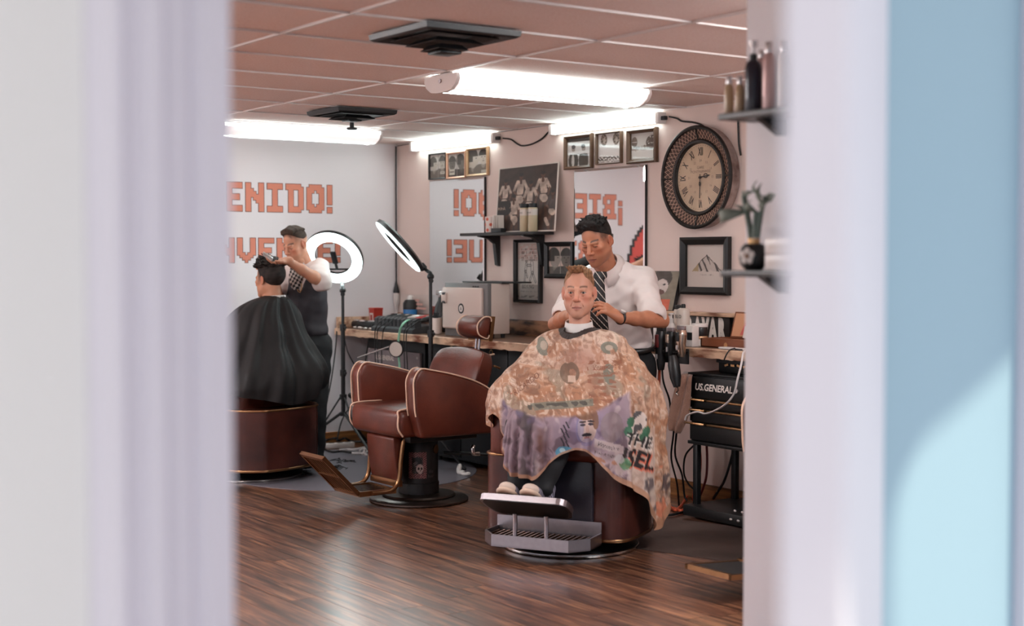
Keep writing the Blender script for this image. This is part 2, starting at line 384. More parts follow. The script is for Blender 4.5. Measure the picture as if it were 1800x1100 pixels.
cable('power_cable', 'black power cord sagging between the two batten lights', [W(884, 243, -.03), W(898, 245), W(908, 252), W(918, 256), W(935, 253), W(952, 244), W(964, 232), W(974, 223, -.03)], .006, M_cord)
cable('power_cable', 'black power cord from the right batten light to the top of the clock', [W(1176, 205, -.03), W(1190, 208), W(1199, 213), W(1218, 215), W(1232, 219), W(1242, 226, -.02)], .006, M_cord)
cable('power_cable', 'black power cord hanging down the wall right of the clock', [W(1297, 205), W(1298, 235), W(1299, 255), W(1302, 273)], .006, M_cord)
cable('wire', 'thin wire running along the wall top under the ceiling', [W(699, 256.5, -.006), W(745, 248.5, -.006), W(800, 241.5, -.006), W(880, 231.5, -.006), W(972, 219, -.006)], .003, M_cord)
# cord down the corner with plug
t = thing('hanging_cable', 'black extension cord down the room corner ending in a cone plug', 'cable', (.028, -.03, 0))
MB().tube([(0, 0, 2.46), (.001, 0, 2.0), (0, 0, 1.6), (.002, 0, 1.33)], .007, 8).build('cord', M_cord, t)
MB().lathe([(.006, .10), (.01, .085), (.026, .015), (.026, 0)], (0, 0, 1.235), n=14).build('plug_boot', M_black, t)
MB().lathe([(.024, 0), (.024, -.07), (.015, -.1), (.01, -.13)], (0, 0, 1.233), n=14).build('socket', M_whitep, t)
MB().tube([(0, 0, 1.12), (.002, 0, 1.05), (.01, 0, .97)], .007, 8).build('lower_cord', M_cordw, t)

# ---------------------------------------------------------------- ceiling vents
def vent(label, x, y, half, rz, layers, stem):
    t = thing('ceiling_vent', label, 'vent', (x, y, H), rz)
    fr = MB()
    a = half; b = half*.86
    ring = lambda s, z: [(-s, -s, z), (s, -s, z), (s, s, z), (-s, s, z)]
    vs = ring(a, 0)+ring(a*.985, -.022)+ring(a*.93, -.03)+ring(b, -.012)+ring(b, .0)
    fr.add(vs, [[k*4+i, k*4+(i+1) % 4, k*4+4+(i+1) % 4, k*4+4+i] for k in range(4) for i in range(4)])
    fr.build('frame', M_black, t, smooth=None)
    MB().box((0, 0, -.002), (2*b, 2*b, .004)).build('back_plate', M_blackm, t, smooth=None)
    for k in range(layers):
        s = half*(.72-.2*k); z = -.03-.022*k; c = MB(); vs = ring(s, z)+ring(s*.72, z+.022)+ring(s*.70, z+.02)+ring(s*.98, z-.002)
        c.add(vs, [[q*4+i, q*4+(i+1) % 4, ((q+1) % 4)*4+(i+1) % 4, ((q+1) % 4)*4+i] for q in range(4) for i in range(4)])
        c.build('cone', M_black, t, smooth=None)
    zz = -.03-.022*layers
    MB().box((0, 0, zz+.012), (half*.45, half*.45, .012), .004).build('damper_plate', M_blackm, t)
    if stem:
        k = MB(); k.cyl((0, 0, zz), (0, 0, zz-.03), .014); k.lathe([(.012, 0), (.034, -.004), (.034, -.016), (.012, -.02)], (0, 0, zz-.03), 12); k.build('knob', M_black, t)
    return t
v1_ = np.mean([fl(u, v, H-.02) for u, v in ((674, 70), (753, 47), (888, 60), (810, 88))], 0)
vent('large black square ceiling vent near the top of the photo', v1_[0], v1_[1], .235, 0, 3, False)
v2_ = np.mean([fl(u, v, H-.02) for u, v in ((555, 202), (600, 192), (678, 199), (640, 209))], 0)
vent('small black ceiling vent with a hanging knob, near the welcome wall', v2_[0], v2_[1], .215, 0, 2, True)

# ---------------------------------------------------------------- painted welcome lettering on the end wall
PIX = {
 'B': ["1111110", "1111111", "0110011", "0110011", "0111110", "0111110", "0110011", "0110011", "1111111", "1111110"],
 'I': ["111111", "111111", "001100", "001100", "001100", "001100", "001100", "001100", "111111", "111111"],
 'E': ["111111", "111111", "110000", "110000", "111110", "111110", "110000", "110000", "111111", "111111"],
 'N': ["1100011", "1100011", "1110011", "1111011", "1111111", "1101111", "1100111", "1100011", "1100011", "1100011"],
 'D': ["1111110", "1111111", "0110011", "0110011", "0110011", "0110011", "0110011", "0110011", "0111111", "0111110"],
 'O': ["0111110", "1111111", "1110111", "1100011", "1100011", "1100011", "1100011", "1110111", "1111111", "0111110"],
 'V': ["1100011", "1100011", "1100011", "1100011", "1100011", "1100011", "1110111", "0111110", "0011100", "0001000"],
 'U': ["1100011", "1100011", "1100011", "1100011", "1100011", "1100011", "1100011", "1100011", "1111111", "0111110"],
 '!': ["11", "11", "11", "11", "11", "11", "11", "00", "11", "11"],
 'i': ["11", "11", "00", "11", "11", "11", "11", "11", "11", "11"]}
PIX['D'][3] = "0110011"
M_orange = mat('orange_wall_paint', rgb(220, 136, 112), .6, var=.1, scale=9)
M_outl = mat('dark_outline_paint', rgb(112, 62, 52), .6, var=.1, scale=9)
def mural(label, word, y_end, z1, z0, cw, gap):
    t = thing('wall_lettering', label, 'lettering', (0, y_end, z0)); ph = (z1-z0)/10; y = 0
    for ch in word[::-1]:
        g = PIX[ch]; n = len(g[0]); y -= n*cw; mb = MB(); ol = MB(); dz = -2.5*ph if ch == 'i' else 0
        for r in range(10):
            c = 0
            while c < n:
                if g[r][c] == '1':
                    e = c
                    while e < n and g[r][e] == '1': e += 1
                    a, b = y+c*cw, y+e*cw; zt, zb = (10-r)*ph+dz, (9-r)*ph+dz
                    mb.bx((.0003, a, zb), (.0024, b, zt)); ol.bx((.0002, a-.0045, zb-.0045), (.0016, b+.0045, zt+.0045)); c = e
                else: c += 1
        o = mb.build('letter', M_orange, t, smooth=None); ol.build('outline', M_outl, o, smooth=None)
        y -= gap
    return t
mural('upper line of orange pixel lettering ENIDO! on the white end wall', 'iBIENVENIDO!', -.618, 2.118, 1.893, .0222, .0295)
mural('lower line of orange pixel lettering ending UE! behind the ring light', 'BIENVENUE!', -.546, 1.684, 1.492, .0222, .0262)
# red stepped shape with a black outline further along that wall (seen in the right mirror)
M_redp = mat('red_wall_paint', rgb(214, 74, 62), .6, var=.06, scale=9); M_blkp = mat('black_wall_paint', rgb(24, 22, 24), .6, var=.1, scale=9)
t = thing('wall_painting', 'red stepped shape with black outline painted on the end wall, seen in mirror', 'painting', (0, -2.53, 1.05))
steps = [.25, .32, .40, .46, .50, .54, .57, .59, .60, .61]
a = MB(); b = MB()
for i, s in enumerate(steps):
    b.bx((.0002, -.03*(i+1), 0), (.0016, -.03*i, .2+s)); 
    if i: a.bx((.0003, -.03*(i+1), 0), (.0026, -.03*i, .2+steps[i-1]-.02))
a.build('red_field', M_redp, t, smooth=None); b.build('black_outline', M_blkp, t, smooth=None)

# ================================================================ THINGS ON THE COUNTER WALL
M_print = mat('printed_paper', (1, 1, 1, 1), .55, attr=True)
M_gloss = mat('glossy_print', (1, 1, 1, 1), .3, attr=True)
M_fblack = mat('black_frame_wood', rgb(26, 24, 24), .35, var=.2, scale=12, stretch=(1, 1, 6))
M_fbrown = mat('brown_frame_wood', rgb(96, 70, 52), .4, var=.2, scale=14)
M_fgold = mat('gold_frame', rgb(186, 150, 116), .35, metal=.5, var=.12, scale=20)
M_fcopper = mat('copper_frame', rgb(206, 158, 132), .4, metal=.4, var=.1, scale=20)
M_mirror = mat('mirror_silver', rgb(238, 238, 238), .015, metal=1)
M_paper = mat('white_paper', rgb(226, 216, 210), .7, var=.02, scale=6)
def glass_mat():
    m = bpy.data.materials.new('pane_glass'); m.use_nodes = True; n = m.node_tree.nodes; l = m.node_tree.links
    n.remove(n['Principled BSDF']); out = n['Material Output']
    t = n.new('ShaderNodeBsdfTransparent'); t.inputs[0].default_value = (.97, .98, .98, 1); g = n.new('ShaderNodeBsdfGlossy'); g.inputs['Roughness'].default_value = .02
    f = n.new('ShaderNodeFresnel'); f.inputs[0].default_value = 1.28; mx = n.new('ShaderNodeMixShader'); ge = n.new('ShaderNodeNewGeometry'); om = n.new('ShaderNodeMath'); om.operation = 'SUBTRACT'; om.inputs[0].default_value = 1; l.new(ge.outputs['Backfacing'], om.inputs[1]); mm = n.new('ShaderNodeMath'); mm.operation = 'MULTIPLY'; l.new(f.outputs[0], mm.inputs[0]); l.new(om.outputs[0], mm.inputs[1])
    l.new(mm.outputs[0], mx.inputs[0]); l.new(t.outputs[0], mx.inputs[1]); l.new(g.outputs[0], mx.inputs[2]); l.new(mx.outputs[0], out.inputs[0]); return m
M_glass = glass_mat()
for x in (.96, 2.76, 4.56, 6.36): MB().bx((x, Y0-.075, .41), (x+1.72, Y0-.069, 2.29)).build('pane', M_glass, fill_window_1, smooth=None)
def ell(U, V, cx, cy, rx, ry): return ((U-cx)/rx)**2+((V-cy)/ry)**2 < 1
def paint(c, m, col): c[m] = col
def base(U, col): return np.tile(np.array(col, np.float32), (len(U), 1))
def rail_frame(w, h, b, d, m, parent, y=0):
    """mitred frame in x/z, front at -y"""
    o = MB(); i = (w/2-b, h/2-b); O = (w/2, h/2)
    def ring(a, yy): return [(-a[0], yy, -a[1]), (a[0], yy, -a[1]), (a[0], yy, a[1]), (-a[0], yy, a[1])]
    mid = (w/2-b*.35, h/2-b*.35)
    vs = ring(O, y)+ring(O, y-d*.8)+ring(mid, y-d)+ring(i, y-d*.6)+ring(i, y)
    o.add(vs, [[k*4+j, k*4+(j+1) % 4, ((k+1) % 5)*4+(j+1) % 4, ((k+1) % 5)*4+j] for k in range(5) for j in range(4)])
    return o.build('frame', m, parent, smooth=None)
def picture_frame(label, x0, x1, z0, z1, b, d, m, fn, nx=60, ny=70, tilt=0, y=-.004, group=None, glass=True, mat_board=0):
    t = thing('picture_frame', label, 'picture', ((x0+x1)/2, y, (z0+z1)/2), rot=(0, tilt, 0), group=group); w, h = x1-x0, z1-z0
    rail_frame(w, h, b, d, m, t)
    MB().bx((-w/2+.002, -.004, -h/2+.002), (w/2-.002, 0, h/2-.002)).build('backing', M_black, t, smooth=None)
    mb_ = mat_board
    if mb_: MB().bx((-w/2+b*.9, -.007, -h/2+b*.9), (w/2-b*.9, -.0045, h/2-b*.9)).build('mount', M_paper, t, smooth=None)
    picture('print', fn, w-2*b+.004-2*mb_, h-2*b+.004-2*mb_, nx, ny, M_print, t, lambda p, q: (p, -.0075 if mb_ else -.005, q))
    if glass: MB().bx((-w/2+b*.9, -.0105, -h/2+b*.9), (w/2-b*.9, -.009, h/2-b*.9)).build('glass', M_glass, t, smooth=None)
    return t
def mug(seed, faces, bgc=(205, 192, 186), split=True, sign=None):
    def f(U, V):
        c = base(U, bgc); c += (nz(np.stack([U*9, V*9], 1), 1, seed)*6)[:, None]
        for (cx, cy, s, prof, tone, hair) in faces:
            sh = ell(U, V, cx, cy-.62*s, .62*s, .36*s) & (V < cy-.3*s); paint(c, sh, (tone*.62, tone*.55, tone*.5))
            paint(c, ell(U, V, cx+.02*prof, cy-.3*s, .13*s, .2*s), (tone*.8, tone*.72, tone*.66))
            hd = ell(U, V, cx, cy, .24*s, .34*s); paint(c, hd, (tone, tone*.92, tone*.86))
            if prof: paint(c, ell(U, V, cx+.25*s*prof, cy-.04*s, .06*s, .05*s), (tone, tone*.92, tone*.86))
            hh = ell(U, V, cx-.06*s*prof, cy+.1*s, .28*s, .32*s) & (V > cy+.1*s-(.2*s*((U-cx)*prof < -.02) if prof else 0)); paint(c, hh, (hair, hair*.9, hair*.84))
            if prof == 0:
                for sx in (-1, 1): paint(c, ell(U, V, cx+sx*.09*s, cy+.03*s, .04*s, .022*s), (60, 52, 48))
                paint(c, ell(U, V, cx, cy-.16*s, .07*s, .02*s), (tone*.6, tone*.5, tone*.48)); paint(c, ell(U, V, cx, cy-.06*s, .03*s, .05*s), (tone*.85, tone*.78, tone*.72))
            else: paint(c, ell(U, V, cx+.13*s*prof, cy+.03*s, .03*s, .02*s), (60, 52, 48))
        if sign:
            paint(c, (abs(U-sign[0]) < sign[2]) & (abs(V-sign[1]) < sign[3]), (214, 204, 190))
            paint(c, (abs(U-sign[0]) < sign[2]*.8) & (abs(V-sign[1]) < sign[3]*.25), (120, 106, 98))
        if split: paint(c, abs(U-.5) < .009, (150, 138, 132))
        return c
    return f
g3 = 'mugshot frames left'
picture_frame('thin black frame with two faded mugshots, leftmost on the counter wall', .527, .785, 2.158, 2.366, .010, .022, M_fblack, mug(1, [(.24, .58, .8, 1, 190, 92), (.74, .62, .75, 0, 186, 84)], sign=(.76, .22, .14, .05)))
picture_frame('copper frame with two dark mugshots, between the black and gold mugshot frames', .793, 1.068, 2.150, 2.362, .017, .024, M_fcopper, mug(2, [(.22, .58, .8, 0, 120, 84), (.75, .6, .9, 1, 118, 78)], sign=(.2, .22, .16, .12)))
picture_frame('gold frame with a pale mugshot pair, nearest the football poster', 1.084, 1.377, 2.156, 2.376, .018, .028, M_fgold, mug(3, [(.24, .62, 1.1, 1, 200, 86), (.76, .66, .85, 0, 204, 78)], sign=(.78, .1, .13, .05), split=False))
def suits(U, V):
    c = base(U, (206, 196, 192)); paint(c, V > .86, (72, 58, 50))
    for cx, pr in ((.26, 0), (.68, 1)):
        paint(c, ell(U, V, cx, .2, .2, .34) & (V < .5), (74, 62, 50)); paint(c, ell(U, V, cx-.02, .2, .06, .22) & (pr == 0), (200, 190, 184))
        paint(c, ell(U, V, cx, .62, .075, .12), (150, 130, 118)); paint(c, ell(U, V, cx-.02*pr, .69, .085, .07), (66, 56, 52))
    paint(c, abs(V-.475) < .05, (226, 218, 214)); c[(nz(np.stack([U*40, V*40], 1), 1, 3) > .62) & (V < .45)] *= .8
    return c
picture_frame('dark frame with gold inner line and two suited figures, above the right mirror', 2.333, 2.645, 2.146, 2.384, .022, .03, M_fbrown, suits)
def prints(U, V):
    c = base(U, (224, 212, 208)); n_ = nz(np.stack([U*55, V*55], 1), 1, 8)
    for cx in (.25, .76):
        e_ = ell(U, V, cx, .8, .14, .2); paint(c, e_, (150, 128, 116)); paint(c, e_ & (n_ > 0), (88, 70, 60)); paint(c, ell(U, V, cx+.01, .78, .05, .1), (176, 156, 146))
    b_ = (V > .1) & (V < .22); paint(c, b_ & (n_ > -.1), (86, 72, 62)); paint(c, (abs(V-.05) < .015) & (n_ > -.3), (130, 114, 106))
    return c
picture_frame('white sheet with two oval fingerprints framed in thin dark wood', 2.693, 2.960, 2.163, 2.376, .008, .03, M_fbrown, prints)
def fog(U, V):
    c = base(U, (206, 196, 190)); n_ = nz(np.stack([U*22, V*22], 1), 1, 9)
    paint(c, V < .36+.05*n_, (222, 212, 206)); m = (V > .36+.05*n_) & (V < .5+.06*n_); paint(c, m, (158, 140, 128)); paint(c, m & (n_ > .15), (108, 92, 82))
    paint(c, ell(U, V, .14, .66, .12, .2+.03*n_.mean()), (118, 98, 86)); paint(c, ell(U, V, .88, .62, .26, .26) & (n_ > -.6), (84, 66, 56)); paint(c, (abs(U-.14) < .1) & (abs(V-.66) < .02), (196, 184, 178))
    return c
picture_frame('brown wood frame with a pale trees photo, nearest the clock', 3.024, 3.318, 2.150, 2.377, .028, .034, M_fbrown, fog)
def mountain(U, V):
    c = base(U, (212, 192, 182)); n_ = nz(np.stack([U*26, V*26], 1), 1, 4); s = 1-abs(U-.52)/.4; top = .36+.4*np.clip(s, 0, 1)**.9+.02*n_; m = (V < top) & (V > .36+.05*abs(n_)) & (s > 0)
    paint(c, m, (196, 176, 166)); paint(c, m & (V > top-.03), (104, 84, 74)); paint(c, m & (nz(np.stack([U*34+V*14, V*5], 1), 1, 5) > .35), (70, 56, 50)); paint(c, m & (U < .3), (178, 148, 110))
    tm = T_m; q = tm((U-.34)/.36, (V-.275)/.04); paint(c, q, (150, 130, 122)); return c
T_m = text_mask('MOUNTAINS', 14)
picture_frame('wide black frame with a small mountain drawing, below the clock', 3.558, 3.998, 1.296, 1.657, .048, .038, M_fblack, mountain, 90, 90)
T_b1 = text_mask('BOXING', 24); T_b2 = text_mask('MADISON SQ.', 20)
def boxing(U, V):
    c = base(U, (206, 192, 184)); n_ = nz(np.stack([U*30, V*60], 1), 1, 6); paint(c, (V > .7) & (V < .97) & (n_ > -.2), (204, 172, 162))
    for v0, h in ((.88, .03), (.82, .05), (.765, .02), (.73, .02), (.695, .03)): paint(c, (abs(V-v0) < h/2) & (nz(np.stack([U*70, V*4], 1), 1, int(v0*99)) > -.05) & (abs(U-.5) < .34), (140, 116, 110))
    for pts, wd in ((((.38, .62), (.34, .5)), .05), (((.34, .5), (.3, .33)), .03), (((.34, .5), (.42, .4)), .03), (((.62, .64), (.64, .48)), .07), (((.64, .48), (.54, .35)), .035), (((.64, .48), (.78, .32)), .035), (((.4, .6), (.58, .6)), .025)):
        (a, b), (d, e) = pts; t_ = np.clip(((U-a)*(d-a)+(V-b)*(e-b))/((d-a)**2+(e-b)**2), 0, 1); dd = np.hypot((U-a-t_*(d-a)), (V-b-t_*(e-b))*1.4); paint(c, abs(dd-wd*.8) < .012, (112, 100, 96))
    for cx, cy in ((.38, .67), (.6, .69)): paint(c, ell(U, V, cx, cy, .06, .025), (140, 126, 120))
    paint(c, T_b1((U-.2)/.5, (V-.2)/.07), (96, 84, 80)); paint(c, T_b2((U-.12)/.76, (V-.13)/.03), (110, 98, 92)); paint(c, (abs(V-.06) < .02) & (n_ > 0), (150, 136, 128))
    return c
picture_frame('narrow tall black framed boxing poster under the wall shelf', 1.734, 2.058, 1.199, 1.662, .022, .04, M_fblack, boxing, 80, 120)
picture_frame('squarish black frame with two dark mugshots, right of the boxing poster', 2.108, 2.440, 1.382, 1.641, .032, .036, M_fblack, mug(5, [(.27, .56, .95, 1, 150, 60), (.75, .56, .9, 0, 112, 56)], (206, 178, 166)), 80, 80)
# mirrors with a bevelled edge
def wall_mirror(label, x0, x1, z0, z1):
    t = thing('wall_mirror', label, 'mirror', ((x0+x1)/2, -.002, (z0+z1)/2)); w, h = (x1-x0)/2, (z1-z0)/2
    MB().bx((-w, -.02, -h), (w, 0, h)).build('backing', M_black, t, smooth=None)
    b = .014; o = MB(); R_ = lambda a, c, y: [(-a, y, -c), (a, y, -c), (a, y, c), (-a, y, c)]
    o.add(R_(w-.001, h-.001, -.0205)+R_(w-b, h-b, -.0235), [[j, (j+1) % 4, 4+(j+1) % 4, 4+j] for j in range(4)]); o.build('bevelled_edge', M_mirror, t, smooth=None)
    o = MB(); o.add(R_(w-b, h-b, -.0235), [[0, 1, 2, 3]]); o.build('mirror_glass', M_mirror, t, smooth=None)
    return t
wall_mirror('tall frameless mirror left of the football poster, reflecting !O lettering', .545, 1.33, .98, 2.146)
wall_mirror('tall frameless mirror behind the standing barber, reflecting the word start', 2.448, 3.208, 1.09, 2.138)

# clock
M_cface = mat('clock_face_paper', rgb(206, 176, 148), .6, col2=rgb(176, 144, 118), scale=6, contrast=(.45, .8))
M_ink = mat('clock_ink', rgb(44, 36, 32), .6)
M_ink2 = mat('clock_faint_ink', rgb(132, 108, 92), .6)
M_rim = mat('worn_dark_metal', rgb(52, 46, 43), .45, metal=.5, col2=rgb(30, 27, 26), scale=14)
M_drum = mat('worn_silver_metal', rgb(176, 160, 154), .42, metal=.7, col2=rgb(110, 90, 84), scale=10, contrast=(.4, .7))
M_wire = mat('copper_wire_mesh', rgb(204, 164, 142), .5, metal=.3, var=.1, scale=20)
M_dkb = mat('dark_brown_band', rgb(74, 52, 44), .6, var=.15, scale=12)
ck = thing('wall_clock', 'big round industrial wall clock with roman numerals and wire mesh band', 'clock', (3.75, -.002, 2.028))
R_ = .318
MB().lathe([(R_-.012, 0), (R_, .006), (R_, .07), (R_-.01, .074), (R_-.014, .07), (R_-.014, .004)], n=56, ax=(0, -1, 0), cap=False).build('drum', M_drum, ck, smooth=40)
MB().lathe([(R_+.003, .066), (R_+.005, .076), (R_-.006, .084), (R_-.017, .08), (R_-.02, .07), (R_-.006, .064)], n=56, ax=(0, -1, 0), cap=False).build('outer_rim', M_rim, ck, smooth=40)
MB().lathe([(R_-.016, .066), (.238, .044), (.238, .04), (R_-.014, .06)], n=56, ax=(0, -1, 0), cap=False).build('band', M_dkb, ck, smooth=40)
wm = MB()
for k in range(60):                                    # crossing wires of the mesh band
    for s in (-1, 1):
        P_ = []
        for q in range(5):
            r = .238+(R_-.016-.238)*q/4; a = 2*PI*k/60+s*q*.045; z = .046+.024*q/4
            P_.append((r*math.cos(a), -z, r*math.sin(a)))
        wm.tube(P_, .0014, 3, cap=False)
wm.build('mesh_band', M_wire, ck, smooth=None)
MB().lathe([(.236, .03), (.24, .05), (.232, .058), (.218, .056), (.212, .044), (.212, .03)], n=56, ax=(0, -1, 0), cap=False).build('inner_rim', M_rim, ck, smooth=40)
for k in range(4):
    a = PI/4*2*k; c_, s_ = math.cos(a), math.sin(a)
    MB().tube([(.236*c_, -.056, .236*s_), (.28*c_, -.068, .28*s_), ((R_-.01)*c_, -.08, (R_-.01)*s_)], .005, 6).build('strut', M_rim, ck)
MB().lathe([(0, .03), (.214, .03)], n=48, ax=(0, -1, 0), cap=False).build('clock_face', M_cface, ck, smooth=None)
dg = MB()
for k in range(60):
    a = 2*PI*k/60; r0 = .2; dg.box((r0*math.cos(a), -.0305, r0*math.sin(a)), (.004, .001, .004))
dg.build('minute_dots', M_ink2, ck, smooth=None)
ROM = ['XII', 'I', 'II', 'III', 'IIII', 'V', 'VI', 'VII', 'VIII', 'IX', 'X', 'XI']
for k, s in enumerate(ROM):
    a = PI/2-2*PI*k/12
    def fr(p, q, a=a):
        p *= .66; r = .160+q*1.3; return (r*math.cos(a)+p*math.sin(a), -.0312, r*math.sin(a)-p*math.cos(a))
    text_mesh(s, .054, fr, M_ink, ck, 'numeral', bold=.0012)
    a2 = a
    text_mesh(str(k+12 if k else 24), .022, lambda p, q, a2=a2: (.105*math.cos(a2)+p, -.0312, .105*math.sin(a2)+q), M_ink2, ck, 'small_numeral')
text_mesh('GARE', .026, lambda p, q: (p, -.0312, q+.062), M_ink2, ck, 'lettering'); text_mesh('MONTPARNASSE', .024, lambda p, q: (p, -.0312, q+.036), M_ink2, ck, 'lettering')
hb = MB(); hb.box((.04, -.036, .006), (.09, .002, .007), rot=Euler((0, -.12, 0))); hb.tube([(.05+.016*math.cos(t), -.036, .01+.013*math.sin(t)) for t in np.linspace(0, 2*PI, 13)[:-1]], .0025, 5, closed=True); hb.build('hour_hand', M_ink, ck)
hb = MB(); hb.box((.002, -.039, -.055), (.005, .002, .15), rot=Euler((0, .02, 0))); hb.tube([(.002+.007*math.cos(t), -.039, -.04+.014*math.sin(t)) for t in np.linspace(0, 2*PI, 13)[:-1]], .002, 5, closed=True); hb.cyl((0, -.03, 0), (0, -.042, 0), .008); hb.build('minute_hand', M_ink, ck)
MB().lathe([(0, .054), (.12, .053), (.215, .05)], n=40, ax=(0, -1, 0), cap=False).build('glass', M_glass, ck, smooth=40)

# wall shelf with the football poster
M_shelf = mat('dark_shelf_wood', rgb(38, 34, 34), .4, var=.2, scale=8, stretch=(1, 6, 6))
sh = thing('wall_shelf', 'black wall shelf with brackets holding the football poster', 'shelf', (1.70, 0, 1.715))
MB().bx((-.44, -.20, -.022), (.49, -.002, 0), .003).build('board', M_shelf, sh)
for x in (-.2, .36):
    bp = [(-.004, -.022), (-.19, -.022), (-.19, -.03), (-.1, -.045), (-.05, -.08), (-.03, -.24), (-.004, -.25)]
    MB().prism(bp, x-.018, x+.018, lambda p, q, h: (h, p, q)).build('bracket', M_black, sh, smooth=None)
T_f = text_mask('FIFA', 20)
def football(U, V):
    c = base(U, (56, 35, 28)); n_ = nz(np.stack([U*30, V*30], 1), 1, 12); c += (n_*6)[:, None]
    W_ = np.array((204, 178, 162)); K = np.array((44, 28, 24)); SKN = np.array((112, 78, 62))
    def limb(a, b, w, col):
        a = np.array(a); b = np.array(b); d = b-a; t_ = np.clip(((U-a[0])*d[0]+(V-a[1])*d[1])/(d@d), 0, 1); m = np.hypot(U-a[0]-t_*d[0], V-a[1]-t_*d[1]) < w; c[m] = col; c[m] *= (.86+.16*n_[m])[:, None]
    def man(x, y, s=1, torso=W_, shorts=W_, lean=0):
        limb((x+lean-.03*s, y-.27*s), (x+lean-.045*s, y-.55*s), .026*s, SKN-20); limb((x+lean+.035*s, y-.27*s), (x+lean+.06*s, y-.55*s), .026*s, SKN-30)
        limb((x-.055*s, y+.02), (x-.105*s, y-.12*s), .022*s, torso); limb((x+.055*s, y+.02), (x+.115*s, y-.10*s), .022*s, torso); limb((x-.105*s, y-.13*s), (x-.05*s, y-.19*s), .016*s, SKN); limb((x+.115*s, y-.11*s), (x+.10*s, y-.2*s), .016*s, SKN)
        limb((x, y), (x+lean, y-.15*s), .052*s, torso); limb((x+lean-.012*s, y-.23*s), (x+lean+.012*s, y-.26*s), .055*s, shorts); limb((x+lean-.05*s, y-.185*s), (x+lean+.05*s, y-.185*s), .008*s, K+30); limb((x, y+.045), (x+.004, y+.0*s), .022*s, SKN-30)
        paint(c, ell(U, V, x, y+.10*s, .034*s, .048*s), SKN-25); paint(c, ell(U, V, x, y+.122*s, .035*s, .03*s), K-8)
    man(.14, .68, .9); man(.40, .74, 1); man(.76, .74, 1, lean=.03); man(.57, .62, .95); man(.30, .43, .95, lean=.03); man(.93, .48, .8, torso=K+40)
    limb((.25, .3), (.34, .12), .02, W_); limb((.62, .3), (.66, .1), .05, K-6); limb((.84, .18), (.88, .1), .025, W_); limb((.6, .08), (.66, .03), .04, W_)
    limb((.05, .42), (.2, .42), .06, K-10); limb((.05, .32), (.2, .32), .06, K-10); paint(c, T_f((U-.035)/.13, (V-.34)/.05), (176, 150, 132))
    e_ = np.minimum(np.minimum(U, 1-U), np.minimum(V, 1-V)) < .018; paint(c, e_, (222, 206, 196)); return c
pc = [wb(870, 409, -.125), wb(976, 410, -.125), wb(983, 284, -.012), wb(877, 296, -.012)]
pc[0][2] = pc[1][2] = 1.7155
pp = thing('poster', 'brown toned football team poster leaning on the wall shelf', 'poster', pc[0])
def pfr(p, q):
    u = p+.5; v = q+.5; P = (pc[0]*(1-u)+pc[1]*u)*(1-v)+(pc[3]*(1-u)+pc[2]*u)*v-pc[0]; P[1] += -.012*math.sin(PI*u)*(1-v); return P
picture('print', football, 1, 1, 130, 150, M_print, pp, pfr)
bk = [pfr(p, q)+np.array((0, .004, 0)) for p, q in ((-.5, -.5), (.5, -.5), (.5, .5), (-.5, .5))]
MB().add(bk, [[0, 1, 2, 3]]).build('card_back', M_paper, pp, smooth=None)
M_cream = mat('cream_lotion', rgb(206, 188, 156), .3, var=.04, scale=10)
M_label = mat('pale_label', rgb(220, 208, 200), .5, var=.03, scale=12)
def bottle(name, label, loc, prof, parts, cat='bottle', group=None, n=20):
    t = thing(name, label, cat, loc, group=group)
    for nm, pf, m in [('body', prof[0], prof[1])]+parts: MB().lathe(pf, n=n).build(nm, m, t, smooth=40)
    return t
bx0 = wb(923, 408, -.15); bx1 = wb(936, 408, -.15)
bo = bottle('tonic_bottle', 'cream bottle with black cap before the football poster, left of the two', (bx0[0], -.155, 1.7155), ([(.03, 0), (.034, .005), (.034, .165), (.032, .17)], M_cream),
    [('label', [(.0345, .115), (.0345, .16)], M_label), ('cap', [(.03, .17), (.031, .172), (.031, .196), (.028, .2), (0, .2)], M_black)])
b2 = copy_tree(bo); b2.location.x = bx1[0]+.012; b2['label'] = 'cream bottle with black cap before the football poster, right of the two'
lt = text_mesh('BOND', .016, lambda p, q: (p, -.0352, .132+q), M_ink, bo, 'lettering'); lt2 = lt.copy(); COL.objects.link(lt2); lt2.parent = b2
M_dotc = mat('pale_clear_plastic', rgb(232, 214, 206), .3, var=.03, scale=10)
M_rdot = mat('red_dot_print', rgb(214, 96, 72), .4)
cx_ = wb(859, 410, -.17)
cup = thing('dotted_cup', 'pale cup printed with red dots at the left end of the wall shelf', 'cup', (cx_[0], -.15, 1.7155))
MB().lathe([(.03, 0), (.04, .002), (.044, .118), (.041, .118), (.037, .006), (0, .006)], n=24).build('body', M_dotc, cup, smooth=40)
for k in range(5):
    for r in range(3):
        a = 2*PI*(k+.5*(r % 2))/5; z = .018+.04*r; rr = .0405+.0038*z/.118; d = Vector((math.cos(a), math.sin(a), 0)); MB().cyl(d*rr+Vector((0, 0, z)), d*(rr+.0012)+Vector((0, 0, z)), .012, n=14).build('dot', M_rdot, cup, smooth=None)
cb = thing('card_holder', 'black stand holding upright cards on the wall shelf beside the dotted cup', 'card holder', (cx_[0]+.115, -.165, 1.7155))
MB().bx((-.05, -.03, 0), (.075, .02, .03), .003).build('stand', M_black, cb)
for k, x in enumerate((-.035, -.01, .012, .04)): MB().box((x, 0, .075), (.004 if k else .012, .045, .1), rot=Euler((0, .12-.05*k, 0))).build('card', (M_paper, M_label)[k % 2], cb, smooth=None)

